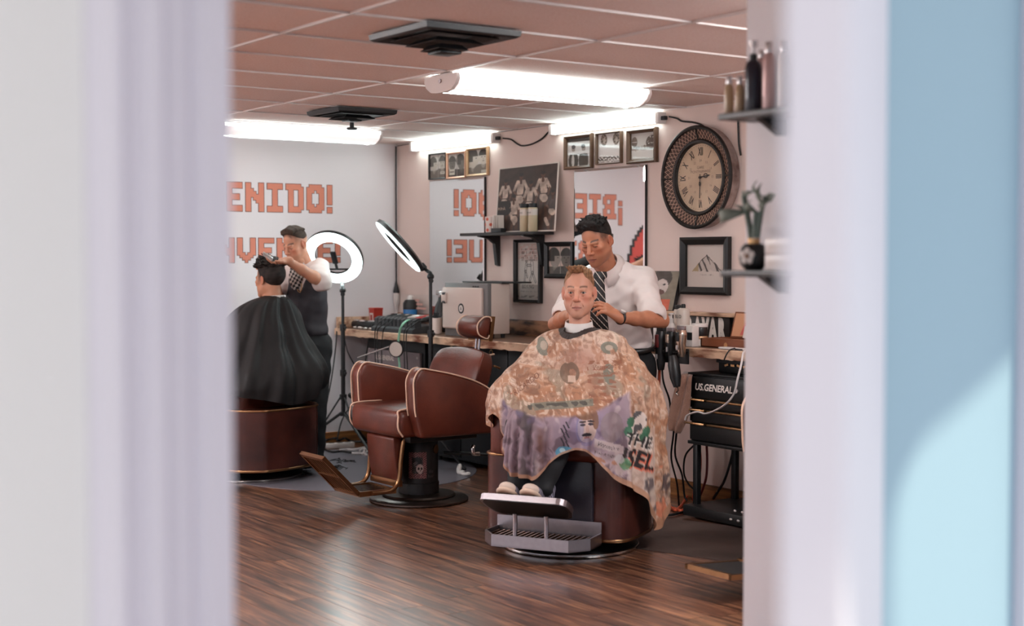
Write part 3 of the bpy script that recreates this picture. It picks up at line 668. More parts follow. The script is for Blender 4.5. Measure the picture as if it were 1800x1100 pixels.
# ================================================================ COUNTER
M_slab = mat('counter_wood_edge', rgb(220, 182, 152), .5, col2=rgb(124, 70, 44), scale=7, stretch=(.8, 2, 3), contrast=(.45, .68), bump=.15, bscale=30, detail=6)
M_top = mat('counter_wood_top', rgb(132, 98, 76), .4, col2=rgb(92, 62, 46), scale=3, stretch=(.7, 8, 4), contrast=(.35, .7), detail=6)
M_splash = mat('charred_wood', rgb(170, 122, 92), .5, col2=rgb(60, 38, 30), scale=5, stretch=(1, 3, 4), contrast=(.42, .62), detail=6)
def counter(label, x0, x1, yf, zt, th, jag):
    t = thing('counter', label, 'counter', ((x0+x1)/2, 0, zt)); n = 60; mb = MB(); r = np.random.RandomState(int(x0*10)+5)
    xs = np.linspace(x0, x1, n)-(x0+x1)/2; fy = yf+jag*np.cumsum(r.normal(size=n))*.25; fy -= fy.mean()-yf
    zb = -th+jag*r.normal(size=n)*.4
    vs = []
    for x, y, b in zip(xs, fy, zb): vs += [(x, -.004, 0), (x, y+.006, 0), (x, y, -.006), (x, y+.002, b), (x, y+.03, b-.002), (x, -.004, -th)]
    fs = [[i*6+k, i*6+(k+1) % 6, i*6+6+(k+1) % 6, i*6+6+k] for i in range(n-1) for k in range(6)]+[[0, 1, 2, 3, 4, 5], [(n-1)*6+k for k in range(6)][::-1]]
    mb.add(vs, fs); mb.mi = [1 if (j < (n-1)*6 and j % 6 == 0) else 0 for j in range(len(fs))]
    mb.build('top', [M_slab, M_top], t, smooth=30, recalc=False); return t
c1 = counter('long live-edge wooden counter carrying the towel warmer and clipper tray', .03, 3.05, -.615, .957, .055, .006)
MB().bx((-1.5, -.03, 0.0005), (1.5, -.003, .115), .003).build('backsplash', M_splash, c1)
MB().box((-1.495, -.305, .045), (.03, .595, .09), .004).build('end_board', M_slab, c1)
for x, y in ((-1.42, -.06), (1.45, -.06), (1.45, -.5)): MB().bx((x-.03, y-.03, -.957), (x+.03, y+.03, -.058)).build('leg', M_blackm, c1, smooth=None)
c2 = counter('short wooden counter at right with the lettered sign board', 3.55, 5.15, -.46, 1.0, .055, .004)
lg_ = thing('wall_ledge', 'narrow wooden wall ledge above the lettered sign board', 'shelf', (4.2, 0, 1.0)); MB().bx((-1.0, -.085, .165), (.95, -.003, .188), .003).build('board', M_slab, lg_)
for x in (-.9, 0, .85): MB().bx((x-.012, -.06, .10), (x+.012, -.003, .165)).build('bracket', M_black, lg_, smooth=None)
for x, y in ((.76, -.06), (.76, -.40)): MB().bx((x-.03, y-.03, -1.0), (x+.03, y+.03, -.058)).build('leg', M_blackm, c2, smooth=None)
# sign board under the ledge
M_board = mat('black_sign_board', rgb(38, 30, 28), .5, var=.2, scale=10)
M_ltr = mat('bone_white_paint', rgb(244, 232, 224), .5, var=.04, scale=20)
sb0, sb1 = wb(1130, 555, -.045), wb(1286, 560, -.045)
sg = thing('sign_board', 'black sign board with bone-white hand-drawn lettering under the counter ledge', 'sign', ((sb0[0]+sb1[0])/2, -.055, 1.0)); sw = sb1[0]-sb0[0]
MB().bx((-sw/2, -.008, .001), (sw/2, .02, .162), .002).build('board', M_board, sg)
for ch, u in zip('VITABAVAR', (1143, 1159, 1178, 1197, 1215, 1230, 1244, 1257, 1272)):
    x = wb(u, 575, -.045)[0]-sg.location.x
    o = text_mesh(ch, .115, lambda p, q, x=x, ch=ch: (x+p*.72, -.0095, .084+q*1.38), M_ltr, sg, 'letter', bold=.011)
# artwork leaning on the ledge behind the barber
T_ = lambda U, V: None
def art(U, V):
    c = base(U, (134, 122, 106)); n_ = nz(np.stack([U*20, V*20], 1), 1, 15); paint(c, ell(U, V, .5, .82, .3, .26), (78, 66, 60)); paint(c, ell(U, V, .52, .6, .2, .2), (202, 186, 180)); paint(c, ell(U, V, .5, .46, .14, .07), (96, 64, 58)); paint(c, ell(U, V, .6, .66, .05, .02), (40, 34, 34))
    paint(c, (V < .3) & (U < .6), (92, 70, 66)); paint(c, (V < .28) & (abs(U-.72) < .14), (206, 98, 70)); return c+(n_*8)[:, None]
a0, a1 = wb(1120, 545, -.1)[0], wb(1176, 545, -.1)[0]; az = wb(1160, 474, -.02)[2]-1.189
ar = thing('canvas_print', 'canvas portrait print with black side leaning behind the barber', 'picture', (a0, -.07, 1.1892), rot=(-.25, 0, 0)); aw = a1-a0
MB().bx((0, 0, .002), (aw, .03, az), .002).build('canvas_edge', M_black, ar)
picture('print', art, aw-.004, az-.006, 50, 60, M_print, ar, lambda p, q: (p+aw/2, -.001, q+az/2))

# ---------------------------------------------------------------- counter items, left counter (top z .957)
Z1 = .958
M_twf = mat('cream_enamel', rgb(216, 196, 186), .35, var=.02, scale=4)
M_grey = mat('grey_plastic', rgb(112, 108, 108), .45, var=.06, scale=12)
M_dgrey = mat('dark_grey_plastic', rgb(52, 52, 54), .5, var=.1, scale=14)
tw = thing('towel_warmer', 'cream towel warmer cabinet with round sticker on the counter', 'towel warmer', (1.80, -.3, Z1))
q0, q1 = wb(782, 575, -.49)[0]-1.8, wb(857, 575, -.49)[0]-1.8; zt = wb(783, 497, -.49)[2]-Z1
yb = (lambda: next(y for y in np.linspace(-.49, 0, 200) if pl_u((1.8+q1, y, 1.2)) > 896))
def pl_u(P): d = np.array(P)-CAM; return 900+FPX*(d@CR)/(d@CF)
yb = yb()
MB().bx((q0, -.16, .03), (q1, yb+.3, zt), .006).build('body', M_twf, tw)
MB().bx((q0, -.19, .0), (q1, -.155, zt+.002), .006).build('face_frame', M_grey, tw)
dw = q1-q0
dr_ = MB().box((q0+dw*.46, -.2, .03+(zt-.075)/2+.02), (dw*.92, .03, zt-.085), .012, seg=3).build('door', M_twf, tw)
MB().box((q0+.035, -.218, zt*.72), (.07, .014, .075), .006).build('handle', M_twf, dr_)
for z in (zt*.72+.03, zt*.72-.03): MB().ball((q0+.035, -.217, z), (.034, .012, .011), 14, 8).build('handle_grip', M_dgrey, dr_)
st = MB().cyl((q0+dw*.46, -.2155, zt*.53), (q0+dw*.46, -.2165, zt*.53), .037, n=28).build('sticker', M_black, dr_, smooth=None)
MB().cyl((q0+dw*.46, -.2166, zt*.53), (q0+dw*.46, -.2172, zt*.53), .025, n=24).build('sticker', M_paper, dr_, smooth=None)
text_mesh('&', .036, lambda p, q: (q0+dw*.46+p, -.2176, zt*.53+q), M_ink, dr_, 'sticker_mark')
for x in (q0+.03, q1-.03):
    for y in (-.13, yb+.26): MB().cyl((x, y, 0), (x, y, .035), .014, .018, 10).build('foot', M_black, tw)
for k in range(3): MB().box((q0+dw*.68+k*.03, -.193, zt-.022), (.016, .006, .01), .002).build('switch', M_dgrey, tw)
fl_ = thing('laptop', 'closed flat black panel lying on the towel warmer', 'laptop', (1.8+(q0+q1)/2+.02, (-.16+yb)/2-.02, Z1+zt+.0005))
MB().bx((-dw*.42, -.13, 0), (dw*.5, .13, .012), .003).build('lid', M_black, fl_)
# clipper tray: a foam block with notches, clippers lying in it
tr = thing('clipper_tray', 'dark grey notched clipper tray on the left counter', 'tray', (.93, -.49, Z1))
tx0, tx1 = wb(672, 570, -.5)[0]-.93, wb(745, 570, -.5)[0]-.93
pr = [(-.1, 0), (-.1, .03), (-.06, .075), (.12, .09), (.12, 0)]
MB().prism([(-.11, 0), (-.11, .028), (-.07, .05), (.13, .062), (.13, 0)], tx0, tx1, lambda p, q, h: (h, p, q)).build('base', M_dgrey, tr, smooth=None)
nt = 11; wq = (tx1-tx0)/nt
for k in range(nt): MB().prism([(-.085, .036), (-.085, .10), (-.055, .115), (-.03, .115), (-.03, .045)], tx0+k*wq+.007, tx0+(k+1)*wq-.007, lambda p, q, h: (h, p, q)).build('divider', M_dgrey, tr, smooth=None)
M_redc = mat('red_plastic', rgb(178, 52, 50), .35, var=.1, scale=15)
M_silv = mat('silver_plastic', rgb(196, 188, 186), .3, metal=.6, var=.08, scale=15)
M_darkred = mat('maroon_plastic', rgb(92, 34, 38), .35, var=.1, scale=15)
CLIPS = []
for k, (x, m, nm) in enumerate(((.66, M_black, 'black clipper with dark red grip lying leftmost in the tray'), (.76, M_dgrey, 'dark grey trimmer lying in the tray beside the leftmost clipper'), (.88, M_black, 'black trimmer below the blue bottle in the tray'), (.98, M_silv, 'silver clipper in the middle of the tray'), (1.09, M_redc, 'bright red clipper lying in the tray'), (1.19, M_black, 'black clipper at the right end of the tray'))):
    c = thing('hair_clipper', nm, 'clipper', (x, -.435, Z1+.103), rot=(.12, 0, -.35+.05*k), group='clippers in the tray'); CLIPS.append(c)
    MB().tube([(0, -.07, 0), (0, -.04, .004), (0, .03, .008), (0, .07, .004), (0, .1, .002)], [.013, .019, .021, .018, .014], 10).build('body', m, c, smooth=50)
    MB().box((0, .108, .004), (.036, .022, .008), .002).build('blade', M_steel, c)
    MB().box((0, 0, .028), (.01, .03, .006), .002).build('switch', M_darkred if k == 0 else M_silv, c)
def drop(label, m, r, u0, k, pts, x0, y0):
    X = wb(*pts[0], -.632)[0]; P = [(X-.02, -.50, Z1+.10), (X-.012, -.575, Z1+.098)]+[tuple(wb(u, v, -.632)) for u, v in pts]
    o = cable('cord', None, P, r, m); c = CLIPS[k]; o.data.transform(c.matrix_basis.inverted()); o.parent = c; o['label'] = label; return o
drop('green cord hanging over the counter edge from the tray', M_cordg, .0085, 0, 3, [(708, 570), (702, 585), (700, 610), (702, 640), (703, 660)], 1.0, -.46)
drop('leftmost black cord hanging over the counter edge', M_cord, .004, 0, 0, [(668, 566), (660, 578), (659, 600), (660, 640), (661, 660)], .7, -.47)
drop('black cord hanging second from left over the counter edge', M_cord, .004, 0, 1, [(674, 570), (664, 580), (663, 605), (665, 640), (666, 662)], .74, -.47)
drop('black cord hanging third from left over the counter edge', M_cord, .004, 0, 2, [(682, 570), (674, 580), (671, 610), (671, 640), (669, 660)], .8, -.47)
drop('black cord just right of the green cord at the counter edge', M_cord, .004, 0, 3, [(718, 572), (711, 582), (710, 600), (711, 640), (712, 662)], 1.1, -.47)
drop('dark grey cord right of the green cord, rightmost over the counter edge', M_cord, .0045, 0, 3, [(726, 572), (716, 581), (714, 600), (716, 640), (717, 662)], 1.18, -.47)
# red sharps cup
M_sharp = mat('red_bin_plastic', rgb(196, 62, 48), .4, var=.06, scale=10)
rx0, rx1 = wb(646, 570, -.33)[0], wb(668, 570, -.33)[0]
rc = thing('sharps_bin', 'small red tapered bin with white warning label on the left counter', 'bin', ((rx0+rx1)/2, -.31, Z1)); rw = .042
def taper(b, w0, w1, d0, d1, z0, z1): return b.add([(-w0, -d0, z0), (w0, -d0, z0), (w0, d0, z0), (-w0, d0, z0), (-w1, -d1, z1), (w1, -d1, z1), (w1, d1, z1), (-w1, d1, z1)], [[3, 2, 1, 0], [4, 5, 6, 7], [0, 1, 5, 4], [1, 2, 6, 5], [2, 3, 7, 6], [3, 0, 4, 7]])
taper(MB(), rw*.86, rw, .036, .042, 0, .15).build('body', M_sharp, rc, smooth=None)
MB().box((0, 0, .156), (rw*2.15, .09, .014), .004).build('lid', M_sharp, rc)
MB().box((0, -.0402, .078), (rw*1.3, .002, .085), rot=Euler((.04, 0, 0))).build('warning_label', M_paper, rc, smooth=None)
MB().box((0, -.0417, .083), (rw*.75, .002, .045), rot=Euler((.04, 0, 0))).build('label_mark', M_redc, rc, smooth=None)
# blue bottle
M_blue_l = mat('blue_liquid', rgb(48, 126, 196), .15, var=.08, scale=12)
bb = wb(721, 548, -.09)
bottle('tonic_bottle', 'bottle of bright blue liquid with dark collar behind the clipper tray', (bb[0], -.09, Z1), ([(.055, 0), (.058, .005), (.058, .165), (.05, .18)], M_blue_l), [('collar', [(.059, .15), (.059, .2), (.045, .225), (.03, .23)], M_black), ('cap', [(.026, .228), (.026, .25), (.018, .262), (0, .266)], M_whitep)])
# spray bottle and boxes beside the warmer
sp = wb(762, 575, -.3)
t = thing('spray_bottle', 'black spray bottle with chrome nozzle left of the towel warmer', 'bottle', (sp[0], -.22, Z1))
MB().lathe([(.07, 0), (.075, .01), (.075, .1), (.055, .2), (.03, .25), (.026, .28)], n=18).build('body', M_black, t, smooth=40)
MB().box((-.02, 0, .3), (.11, .03, .035), .008).build('nozzle', M_chrome, t); MB().tube([(.0, 0, .29), (-.045, 0, .27), (-.05, 0, .235)], .007, 6).build('trigger', M_chrome, t)
MB().lathe([(.03, .265), (.032, .27), (.032, .29)], n=14).build('collar', M_chrome, t)
sp = wb(775, 590, -.42)
t = thing('comb_jar', 'clear white jar of combs in front of the towel warmer', 'jar', (sp[0]-.03, -.44, Z1))
MB().lathe([(.035, 0), (.04, .004), (.042, .12), (.038, .12), (.036, .008)], n=18).build('body', M_dotc, t, smooth=40)
for k in range(3): MB().box((-.02+.018*k, .0, .085), (.012, .006, .15), rot=Euler((.05, .1*(k-1), 0))).build('comb', M_black, t, smooth=None)
t = thing('tool_pouch', 'black tool pouch lying at the left end of the counter', 'pouch', (.22, -.42, Z1))
MB().box((.02, 0, .03), (.34, .14, .055), .02, seg=3).build('body', M_black, t, smooth=60)
for k, (x, y) in enumerate(((-.08, -.05), (.04, -.06), (.12, -.03))): MB().box((x, y, .062), (.05, .03, .012), .003, rot=Euler((0, 0, .5*k))).build('clip', M_silv, t)
t = thing('clear_panel', 'clear acrylic panel with faint red print standing at the counter end', 'panel', (.03+.22, -.06, Z1+.001))
MB().bx((-.19, -.002, .118), (.42, .002, .27)).build('pane', M_glass, t, smooth=None)
pm_ = mat('faint_red_print', rgb(222, 170, 158), .6, var=.05, scale=30)
for k in range(3): MB().bx((.08, -.0035, .15+.032*k), (.3-.05*k, -.0025, .168+.032*k)).build('print_line', pm_, t, smooth=None)
t = thing('tissue_scraps', 'crumpled white scraps on the left counter edge', 'scraps', (.3, -.52, Z1))
r = np.random.RandomState(3)
for k in range(6): MB().ball((-.15+.07*k+r.rand()*.02, r.rand()*.03, .008), (.02+.012*r.rand(), .015, .008), 7, 5).build('scrap', M_paper, t, smooth=None)

# ---------------------------------------------------------------- under the left counter
M_chest = mat('tool_chest_grey', rgb(150, 138, 140), .45, metal=.2, var=.05, scale=8)
M_tool = mat('tool_cart_black', rgb(20, 21, 23), .38, metal=.2, var=.1, scale=10)
t = thing('tool_chest', 'grey metal tool chest with brand lettering under the left counter', 'tool chest', (.67, -.4, 0))
MB().bx((-.44, -.02, .60), (.44, .36, .90), .004).build('body', M_tool, t)
dz_ = MB().bx((-.40, -.045, .655), (.40, -.02, .80), .004).build('drawer', M_chest, t)
text_mesh('US.GENERAL', .05, lambda p, q: (p-.12, -.0465, .735+q), M_ltr, dz_, 'lettering', bold=.0015)
for x in (-.37, .37):
    for z in (.69, .76): MB().ball((x, -.046, z), (.012, .006, .012), 8, 6).build('rivet', M_silv, dz_)
MB().ball((.1, -.047, .735), (.014, .008, .014), 10, 6).build('lock', M_silv, dz_)
d2 = MB().bx((-.43, -.04, .615), (.43, -.02, .645), .003).build('drawer', M_tool, t)
for x in (-.2, .2): MB().box((x, -.05, .64), (.36, .018, .012), .003).build('drawer_handle', M_chrome, d2)
MB().bx((-.44, -.02, .05), (.44, .36, .6), .004).build('lower_cabinet', M_tool, t)
for x in (-.38, .38):
    for y in (.02, .32): MB().cyl((x, y, 0), (x, y, .05), .025, n=12).build('caster', M_black, t)
t = thing('tool_cabinet', 'tall black metal cabinet under the counter behind the empty chair', 'cabinet', (1.93, -.42, 0))
MB().bx((-.74, 0, .04), (.9, .38, .895), .004).build('body', M_tool, t)
for k, (a, b) in enumerate(((-.73, -.3), (-.29, .3), (.31, .89))):
    d = MB().bx((a, -.02, .06), (b, 0, .885), .004).build('door', M_tool, t); MB().cyl(((a+b)/2+.1, -.024, .855), ((a+b)/2+.1, -.018, .855), .022, n=18).build('ring_pull', M_brass, d); MB().cyl(((a+b)/2+.1, -.026, .855), ((a+b)/2+.1, -.02, .855), .015, n=18).build('ring_centre', M_tool, d)
for x in (-.68, .84):
    for y in (.04, .34): MB().cyl((x, y, 0), (x, y, .045), .022, n=10).build('foot', M_black, t)
sp = wb(727, 605, -.5)
t = thing('hand_mirror', 'round hand mirror with thin handle hanging under the counter edge', 'mirror', (sp[0], -.65, .84)); t.rotation_euler = (0, 0, .5)
MB().cyl((0, 0, 0), (.0, -.012, 0), .062, n=28).build('disc', M_black, t); MB().cyl((0, -.0125, 0), (0, -.0135, 0), .055, n=28).build('mirror_face', M_twf, t, smooth=None)  # flat cream face stands in for the mirror's reflection
MB().tube([(-.05, -.006, .02), (-.2, -.006, -.03), (-.34, -.006, -.075)], .006, 6).build('handle', M_silv, t)
t = thing('paper_sheet', 'pale leaning sheet beside the chair column under the counter', 'sheet', tuple(fl(778, 814)+np.array((0, -.09, 0))))
MB().box((0, 0, .19), (.11, .006, .38), rot=Euler((0, .09, .3))).build('sheet', M_paper, t, smooth=None)
# strip of plaster on floor
M_tissue = mat('white_tissue', rgb(228, 222, 218), .7, var=.03, scale=20)
tp = fl(808, 834)
t = thing('tissue', 'crumpled white neck strip lying on the floor behind the empty chair', 'tissue', tuple(tp))
MB().tube(spline([(-.02, .0, .015), (-.05, .02, .035), (-.045, .03, .06), (-.02, .02, .055), (-.005, .0, .02), (.02, -.01, .012)], 6), .011, 6).build('loop', M_tissue, t, smooth=60)
mb = MB()
for k in range(7): mb.ball((.0+.018*k, .012*math.sin(k*2.1), .014+.006*math.sin(k*1.3)), (.02, .02, .013), 8, 6)
mb.build('crumple', M_tissue, t, smooth=None)

# ---------------------------------------------------------------- right counter
Z2 = 1.0005
def onc(u, v, y): return wb(u, v, y)[0]
M_tin = mat('cream_tin', rgb(222, 206, 194), .35, var=.03, scale=12)
def tagx(o, s, size, z, r, x=0): text_mesh(s, size, lambda p, q: (x+p, -r-.0008, z+q), M_ink, o, 'lettering')
can = bottle('spray_can', 'tall cream spray can with black letters BLO on the right counter', (onc(1201, 575, -.3), -.3, Z2), ([(.038, 0), (.04, .004), (.04, .2), (.034, .215), (.02, .222)], M_tin), [('nozzle', [(.014, .222), (.014, .24), (.01, .246), (0, .246)], M_black)])
tagx(can, 'BLO', .03, .17, .0405); tagx(can, 'II', .045, .1, .0405)
bottle('spray_can', 'shorter cream can with dark lid just left of the tall spray can', (onc(1191, 580, -.26), -.25, Z2), ([(.03, 0), (.032, .004), (.032, .2), (.028, .21)], M_tin), [('lid', [(.024, .21), (.026, .212), (.026, .235), (0, .238)], M_black), ('label', [(.0325, .06), (.0325, .09)], mat('amber_label', rgb(176, 104, 66), .5))])
jx = onc(1228, 585, -.34)
j = bottle('wax_jar', 'white-lidded jar with black label and lobster picture on the right counter', (jx, -.33, Z2+.062), ([(.044, 0), (.046, .003), (.046, .05), (.044, .054)], mat('black_label', rgb(34, 30, 30), .4)), [('lid', [(.047, .052), (.049, .054), (.049, .07), (.046, .073), (0, .073)], M_whitep)], 'jar')
MB().box((.0, -.0472, .025), (.05, .002, .026), .0008, rot=Euler((0, -.35, 0))).build('picture', mat('lobster_orange', rgb(226, 132, 70), .5, var=.3, scale=60), j, smooth=None)
j = bottle('wax_jar', 'glass wax jar with tin lid below the lobster jar', (jx+.002, -.33, Z2), ([(.04, 0), (.043, .003), (.043, .045)], M_tin), [('lid', [(.044, .044), (.046, .046), (.046, .058), (.044, .061), (0, .061)], M_fgold), ('label', [(.0435, .01), (.0435, .036)], M_paper)], 'jar')
bt = thing('carton', 'white carton with dark panel standing on the right counter', 'carton', (onc(1211, 600, -.40), -.40, Z2))
MB().bx((-.055, -.025, 0), (.055, .03, .125), .003).build('box', M_paper, bt); MB().bx((.012, -.027, .04), (.0555, -.0255, .085)).build('panel', M_black, bt, smooth=None)
bottle('tonic_bottle', 'small white pump bottle left of the white carton', (onc(1180, 590, -.33), -.33, Z2), ([(.026, 0), (.028, .004), (.028, .11), (.016, .128)], M_whitep), [('pump', [(.012, .128), (.012, .155), (.006, .16), (.006, .178), (.014, .18), (.014, .19), (0, .191)], M_whitep)])
bottle('tonic_bottle', 'white squeeze bottle partly behind the barber elbow', (onc(1157, 590, -.3), -.3, Z2), ([(.028, 0), (.03, .004), (.03, .13), (.016, .15)], M_whitep), [('cap', [(.014, .15), (.013, .178), (0, .18)], M_label)])
bottle('tonic_bottle', 'white ribbed bottle between the clippers and the carton', (onc(1168, 590, -.36), -.2, Z2), ([(.024, 0), (.026, .004), (.026, .12), (.014, .14)], M_tin), [('cap', [(.013, .14), (.012, .168), (0, .17)], M_whitep)])
# cigar box with open lid
M_cigar = mat('cigar_box_wood', rgb(146, 84, 52), .4, col2=rgb(110, 58, 36), scale=6, stretch=(1, 1, 6))
M_lidp = mat('box_lid_lining', rgb(222, 160, 122), .6, var=.06, scale=10)
M_pink = mat('pink_print', rgb(222, 112, 104), .6, var=.15, scale=30)
kx0, kx1 = onc(1236, 605, -.36), onc(1309, 608, -.36)
cg = thing('cigar_box', 'open wooden cigar box with pink printed lid on the right counter', 'box', ((kx0+kx1)/2, -.26, Z2)); kw = (kx1-kx0)/2+.02
b = MB(); b.bx((-kw, -.1, 0), (kw, -.09, .052)); b.bx((-kw, .09, 0), (kw, .1, .052)); b.bx((-kw, -.1, 0), (-kw+.008, .1, .052)); b.bx((kw-.008, -.1, 0), (kw, .1, .052)); b.bx((-kw, -.1, 0), (kw, .1, .006)); b.build('box', M_cigar, cg, smooth=None)
MB().bx((-kw+.008, -.09, .03), (kw-.008, .09, .046)).build('inner_tray', M_cigar, cg, smooth=None)
MB().cyl((.1*kw, -.1005, .02), (.1*kw, -.103, .02), .014, n=16).build('clasp', M_brass, cg)
lw = kw*.86; ld = MB(); rt = Euler((-.28, 0, 0)); Lx = kw-lw
Mx = Matrix.Translation((Lx, .085, .05)) @ rt.to_matrix().to_4x4()
def lfr(p, q, h): return tuple(Mx @ Vector((p, h, q)))
o = MB().prism([(-lw, 0), (lw, 0), (lw, .16), (-lw, .16)], 0, .012, lambda p, q, h: lfr(p, q, h)).build('lid', M_cigar, cg, smooth=None)
MB().prism([(-lw+.012, .01), (lw-.004, .01), (lw-.004, .15), (-lw+.012, .15)], -.003, 0, lambda p, q, h: lfr(p, q, h)).build('lid_lining', M_lidp, o, smooth=None)
MB().prism([(-lw*.5, .02), (lw*.95, .02), (lw*.95, .1), (lw*.6, .125), (lw*.1, .125), (-lw*.35, .1)], -.005, -.003, lambda p, q, h: lfr(p, q, h)).build('lid_print', M_pink, o, smooth=None)
MB().prism([(-lw*.25, .0), (lw*.4, .0), (lw*.4, .07), (-lw*.25, .07)], -.02, -.014, lambda p, q, h: lfr(p, q, h)).build('photo_card', M_paper, cg, smooth=None)
# corner of a frame on the ledge and white lidded strip
t = thing('picture_frame', 'frame corner with pale pink print standing on the ledge by the door frame', 'picture', (4.27, -.05, 1.1885), rot=(-.15, 0, 0))
MB().bx((0, -.01, .001), (.3, 0, .3)).build('frame', M_fblack, t, smooth=None); MB().bx((.014, -.0125, .014), (.286, -.0105, .286)).build('print', mat('pale_pink_print', rgb(224, 176, 160), .6, var=.05, scale=20), t, smooth=None)
t = thing('soap_box', 'small white box on the ledge next to the framed corner', 'box', (4.22, -.055, 1.1885)); MB().bx((-.05, -.025, 0), (.1, .02, .016), .003).build('box', M_whitep, t); MB().bx((-.03, -.026, .004), (.02, -.0252, .012)).build('label', M_pink, t, smooth=None)
t = thing('tablet', 'pale charger tray lying at the front of the right counter', 'tray', (onc(1290, 612, -.42), -.40, Z2)); MB().bx((-.12, -.03, 0), (.2, .03, .012), .004).build('tray', M_whitep, t); MB().bx((.02, -.031, .003), (.08, -.0302, .009)).build('slot', M_black, t, smooth=None)
# clippers hanging in a rack on the counter front
rk = thing('clipper_rack', 'black rail holding three clippers at the front of the right counter', 'rack', ((onc(1150, 600, -.49)+onc(1206, 600, -.49))/2, -.463, 1.0)); rw_ = (onc(1206, 600, -.49)-onc(1150, 600, -.49))/2
MB().bx((-rw_, -.012, -.10), (rw_, 0, -.01), .003).build('rail', M_black, rk)
hooks = [onc(u, 600, -.50)-rk.location.x for u in (1157, 1178, 1197)]
for x in hooks: MB().tube(spline([(x-.03, -.012, -.02), (x-.034, -.06, -.025), (x, -.085, -.03), (x+.034, -.06, -.025), (x+.03, -.012, -.02)], 5), .004, 6).build('hook', M_blackm, rk)
M_chclip = mat('chrome_clipper', rgb(196, 176, 160), .22, metal=.9, var=.1, scale=12)
M_redb = mat('dark_red_trim', rgb(110, 36, 34), .35, var=.15, scale=15)
for (u, m, m2, top, bot, r, lab) in ((1161, M_black, M_redb, 582, 650, .036, 'black clipper with red collar hanging leftmost in the counter rack'), (1179, M_black, M_chclip, 583, 630, .034, 'black clipper with copper face hanging in the middle of the rack'), (1197, M_chclip, M_black, 580, 627, .036, 'shiny chrome clipper hanging rightmost in the counter rack')):
    P0 = wb(u, top, -.52); P1 = wb(u, bot, -.52); h = P0[2]-P1[2]
    c = thing('hair_clipper', lab, 'clipper', (P0[0], -.516, P1[2]), group='clippers hanging in the rack')
    MB().tube(spline([(0, 0, 0), (0, 0, h*.2), (0, -.004, h*.5), (0, -.002, h*.8), (0, 0, h)], 4), list(np.interp(np.linspace(0, 1, 17), [0, .2, .5, .8, 1], [r*.55, r*.72, r*.85, r, r*.8])), 14).build('body', m, c, smooth=60)
    MB().box((0, 0, h+.012), (r*1.7, .02, .024), .003).build('blade', M_steel if m2 is not M_redb else M_black, c)
    MB().box((0, -r*.8, h*.75), (r*.9, r*.6, h*.35), .008).build('face', m2, c)
    MB().box((0, -r*1.0, h*.35), (r*.35, .012, .03), .003).build('switch', M_silv, c)
P0 = wb(1182, 625, -.57); P1 = wb(1190, 680, -.57)
t = thing('hair_clipper', 'long black cordless trimmer dangling below the rack', 'clipper', tuple(P1))
d = Vector(P0)-Vector(P1); MB().tube([(0, 0, .0), tuple(d*.3), tuple(d*.7), tuple(d)], [.02, .034, .036, .024], 12).build('body', M_black, t, smooth=60); MB().tube([(0, 0, 0), (.01, 0, -.02), (-.005, 0, -.035), (.01, 0, -.05)], .006, 6).build('hanging_loop', M_chrome, t)

# ---------------------------------------------------------------- tool cart at right
ct = thing('tool_cart', 'black drawer cart with chrome handles and brand lettering on legs at right', 'tool cart', (4.62, -.44, 0))
l0, l1 = -.50, .50
zT, zB = .842, .452
MB().bx((l0, .0, zB), (l1, .36, zT), .004).build('body', M_tool, ct)
MB().bx((l0-.01, -.02, zT), (l1, .37, zT+.012), .003).build('top_tray', M_tool, ct)
zz = [zT-.005, .705, .645, .565, zB+.005]
for k in range(4):
    d = MB().bx((l0+.012, -.022, zz[k+1]+.004), (l1-.012, 0, zz[k]-.004), .003).build('drawer', M_tool, ct)
    if k == 0:
        text_mesh('US.GENERAL', .055, lambda p, q: (p+l0+.21, -.0235, .772+q), M_ltr, d, 'lettering', bold=.0015, shear=.2); MB().cyl((l0+.4, -.022, .772), (l0+.4, -.03, .772), .014, n=14).build('lock', M_silv, d)
    else:
        for a, b_ in ((l0-.02+.01*0, l0+.16), (l0+.18, l1)): MB().bx((a, -.05, zz[k]-.012), (b_, -.018, zz[k]-.001), .003).build('drawer_handle', M_brass, d)
MB().bx((l0-.01, -.02, zB-.02), (l1, .37, zB), .003).build('bottom_rail', M_tool, ct)
for x in (l0+.03, l0+.47, l1-.03):
    for y in (.02, .33): MB().bx((x-.019, y-.016, .06), (x+.019, y+.016, zB-.01), .003).build('leg', M_tool, ct)
bs = MB().bx((l0-.005, -.06, .012), (l1, .38, .075), .006).build('base_tray', M_tool, ct)
for x in (l0+.4, l0+.46):
    for z in (.09, .045): MB().ball((x, -.062 if z < .08 else -.03, z), (.012, .006, .008), 8, 6).build('bolt', M_silv, bs)
for x in (l0+.06, l1-.08):
    for y in (.02, .3): MB().cyl((x, y, 0), (x, y, .014), .025, n=10).build('foot', M_black, ct)
t = thing('tool_bag', 'black storage box on top of the tool cart', 'box', (4.62, -.36, .8545)); MB().bx((-.36, 0, 0), (.1, .24, .075), .012).build('box', M_tool, t); MB().bx((-.37, -.006, .06), (.11, .25, .08), .004).build('lid', M_dgrey, t)
for k in range(7): MB().box((-.28+.05*k, -.008, .05), (.03, .004, .012), rot=Euler((0, .3*((k % 3)-1), 0))).build('ornament', M_brass, t, smooth=None)
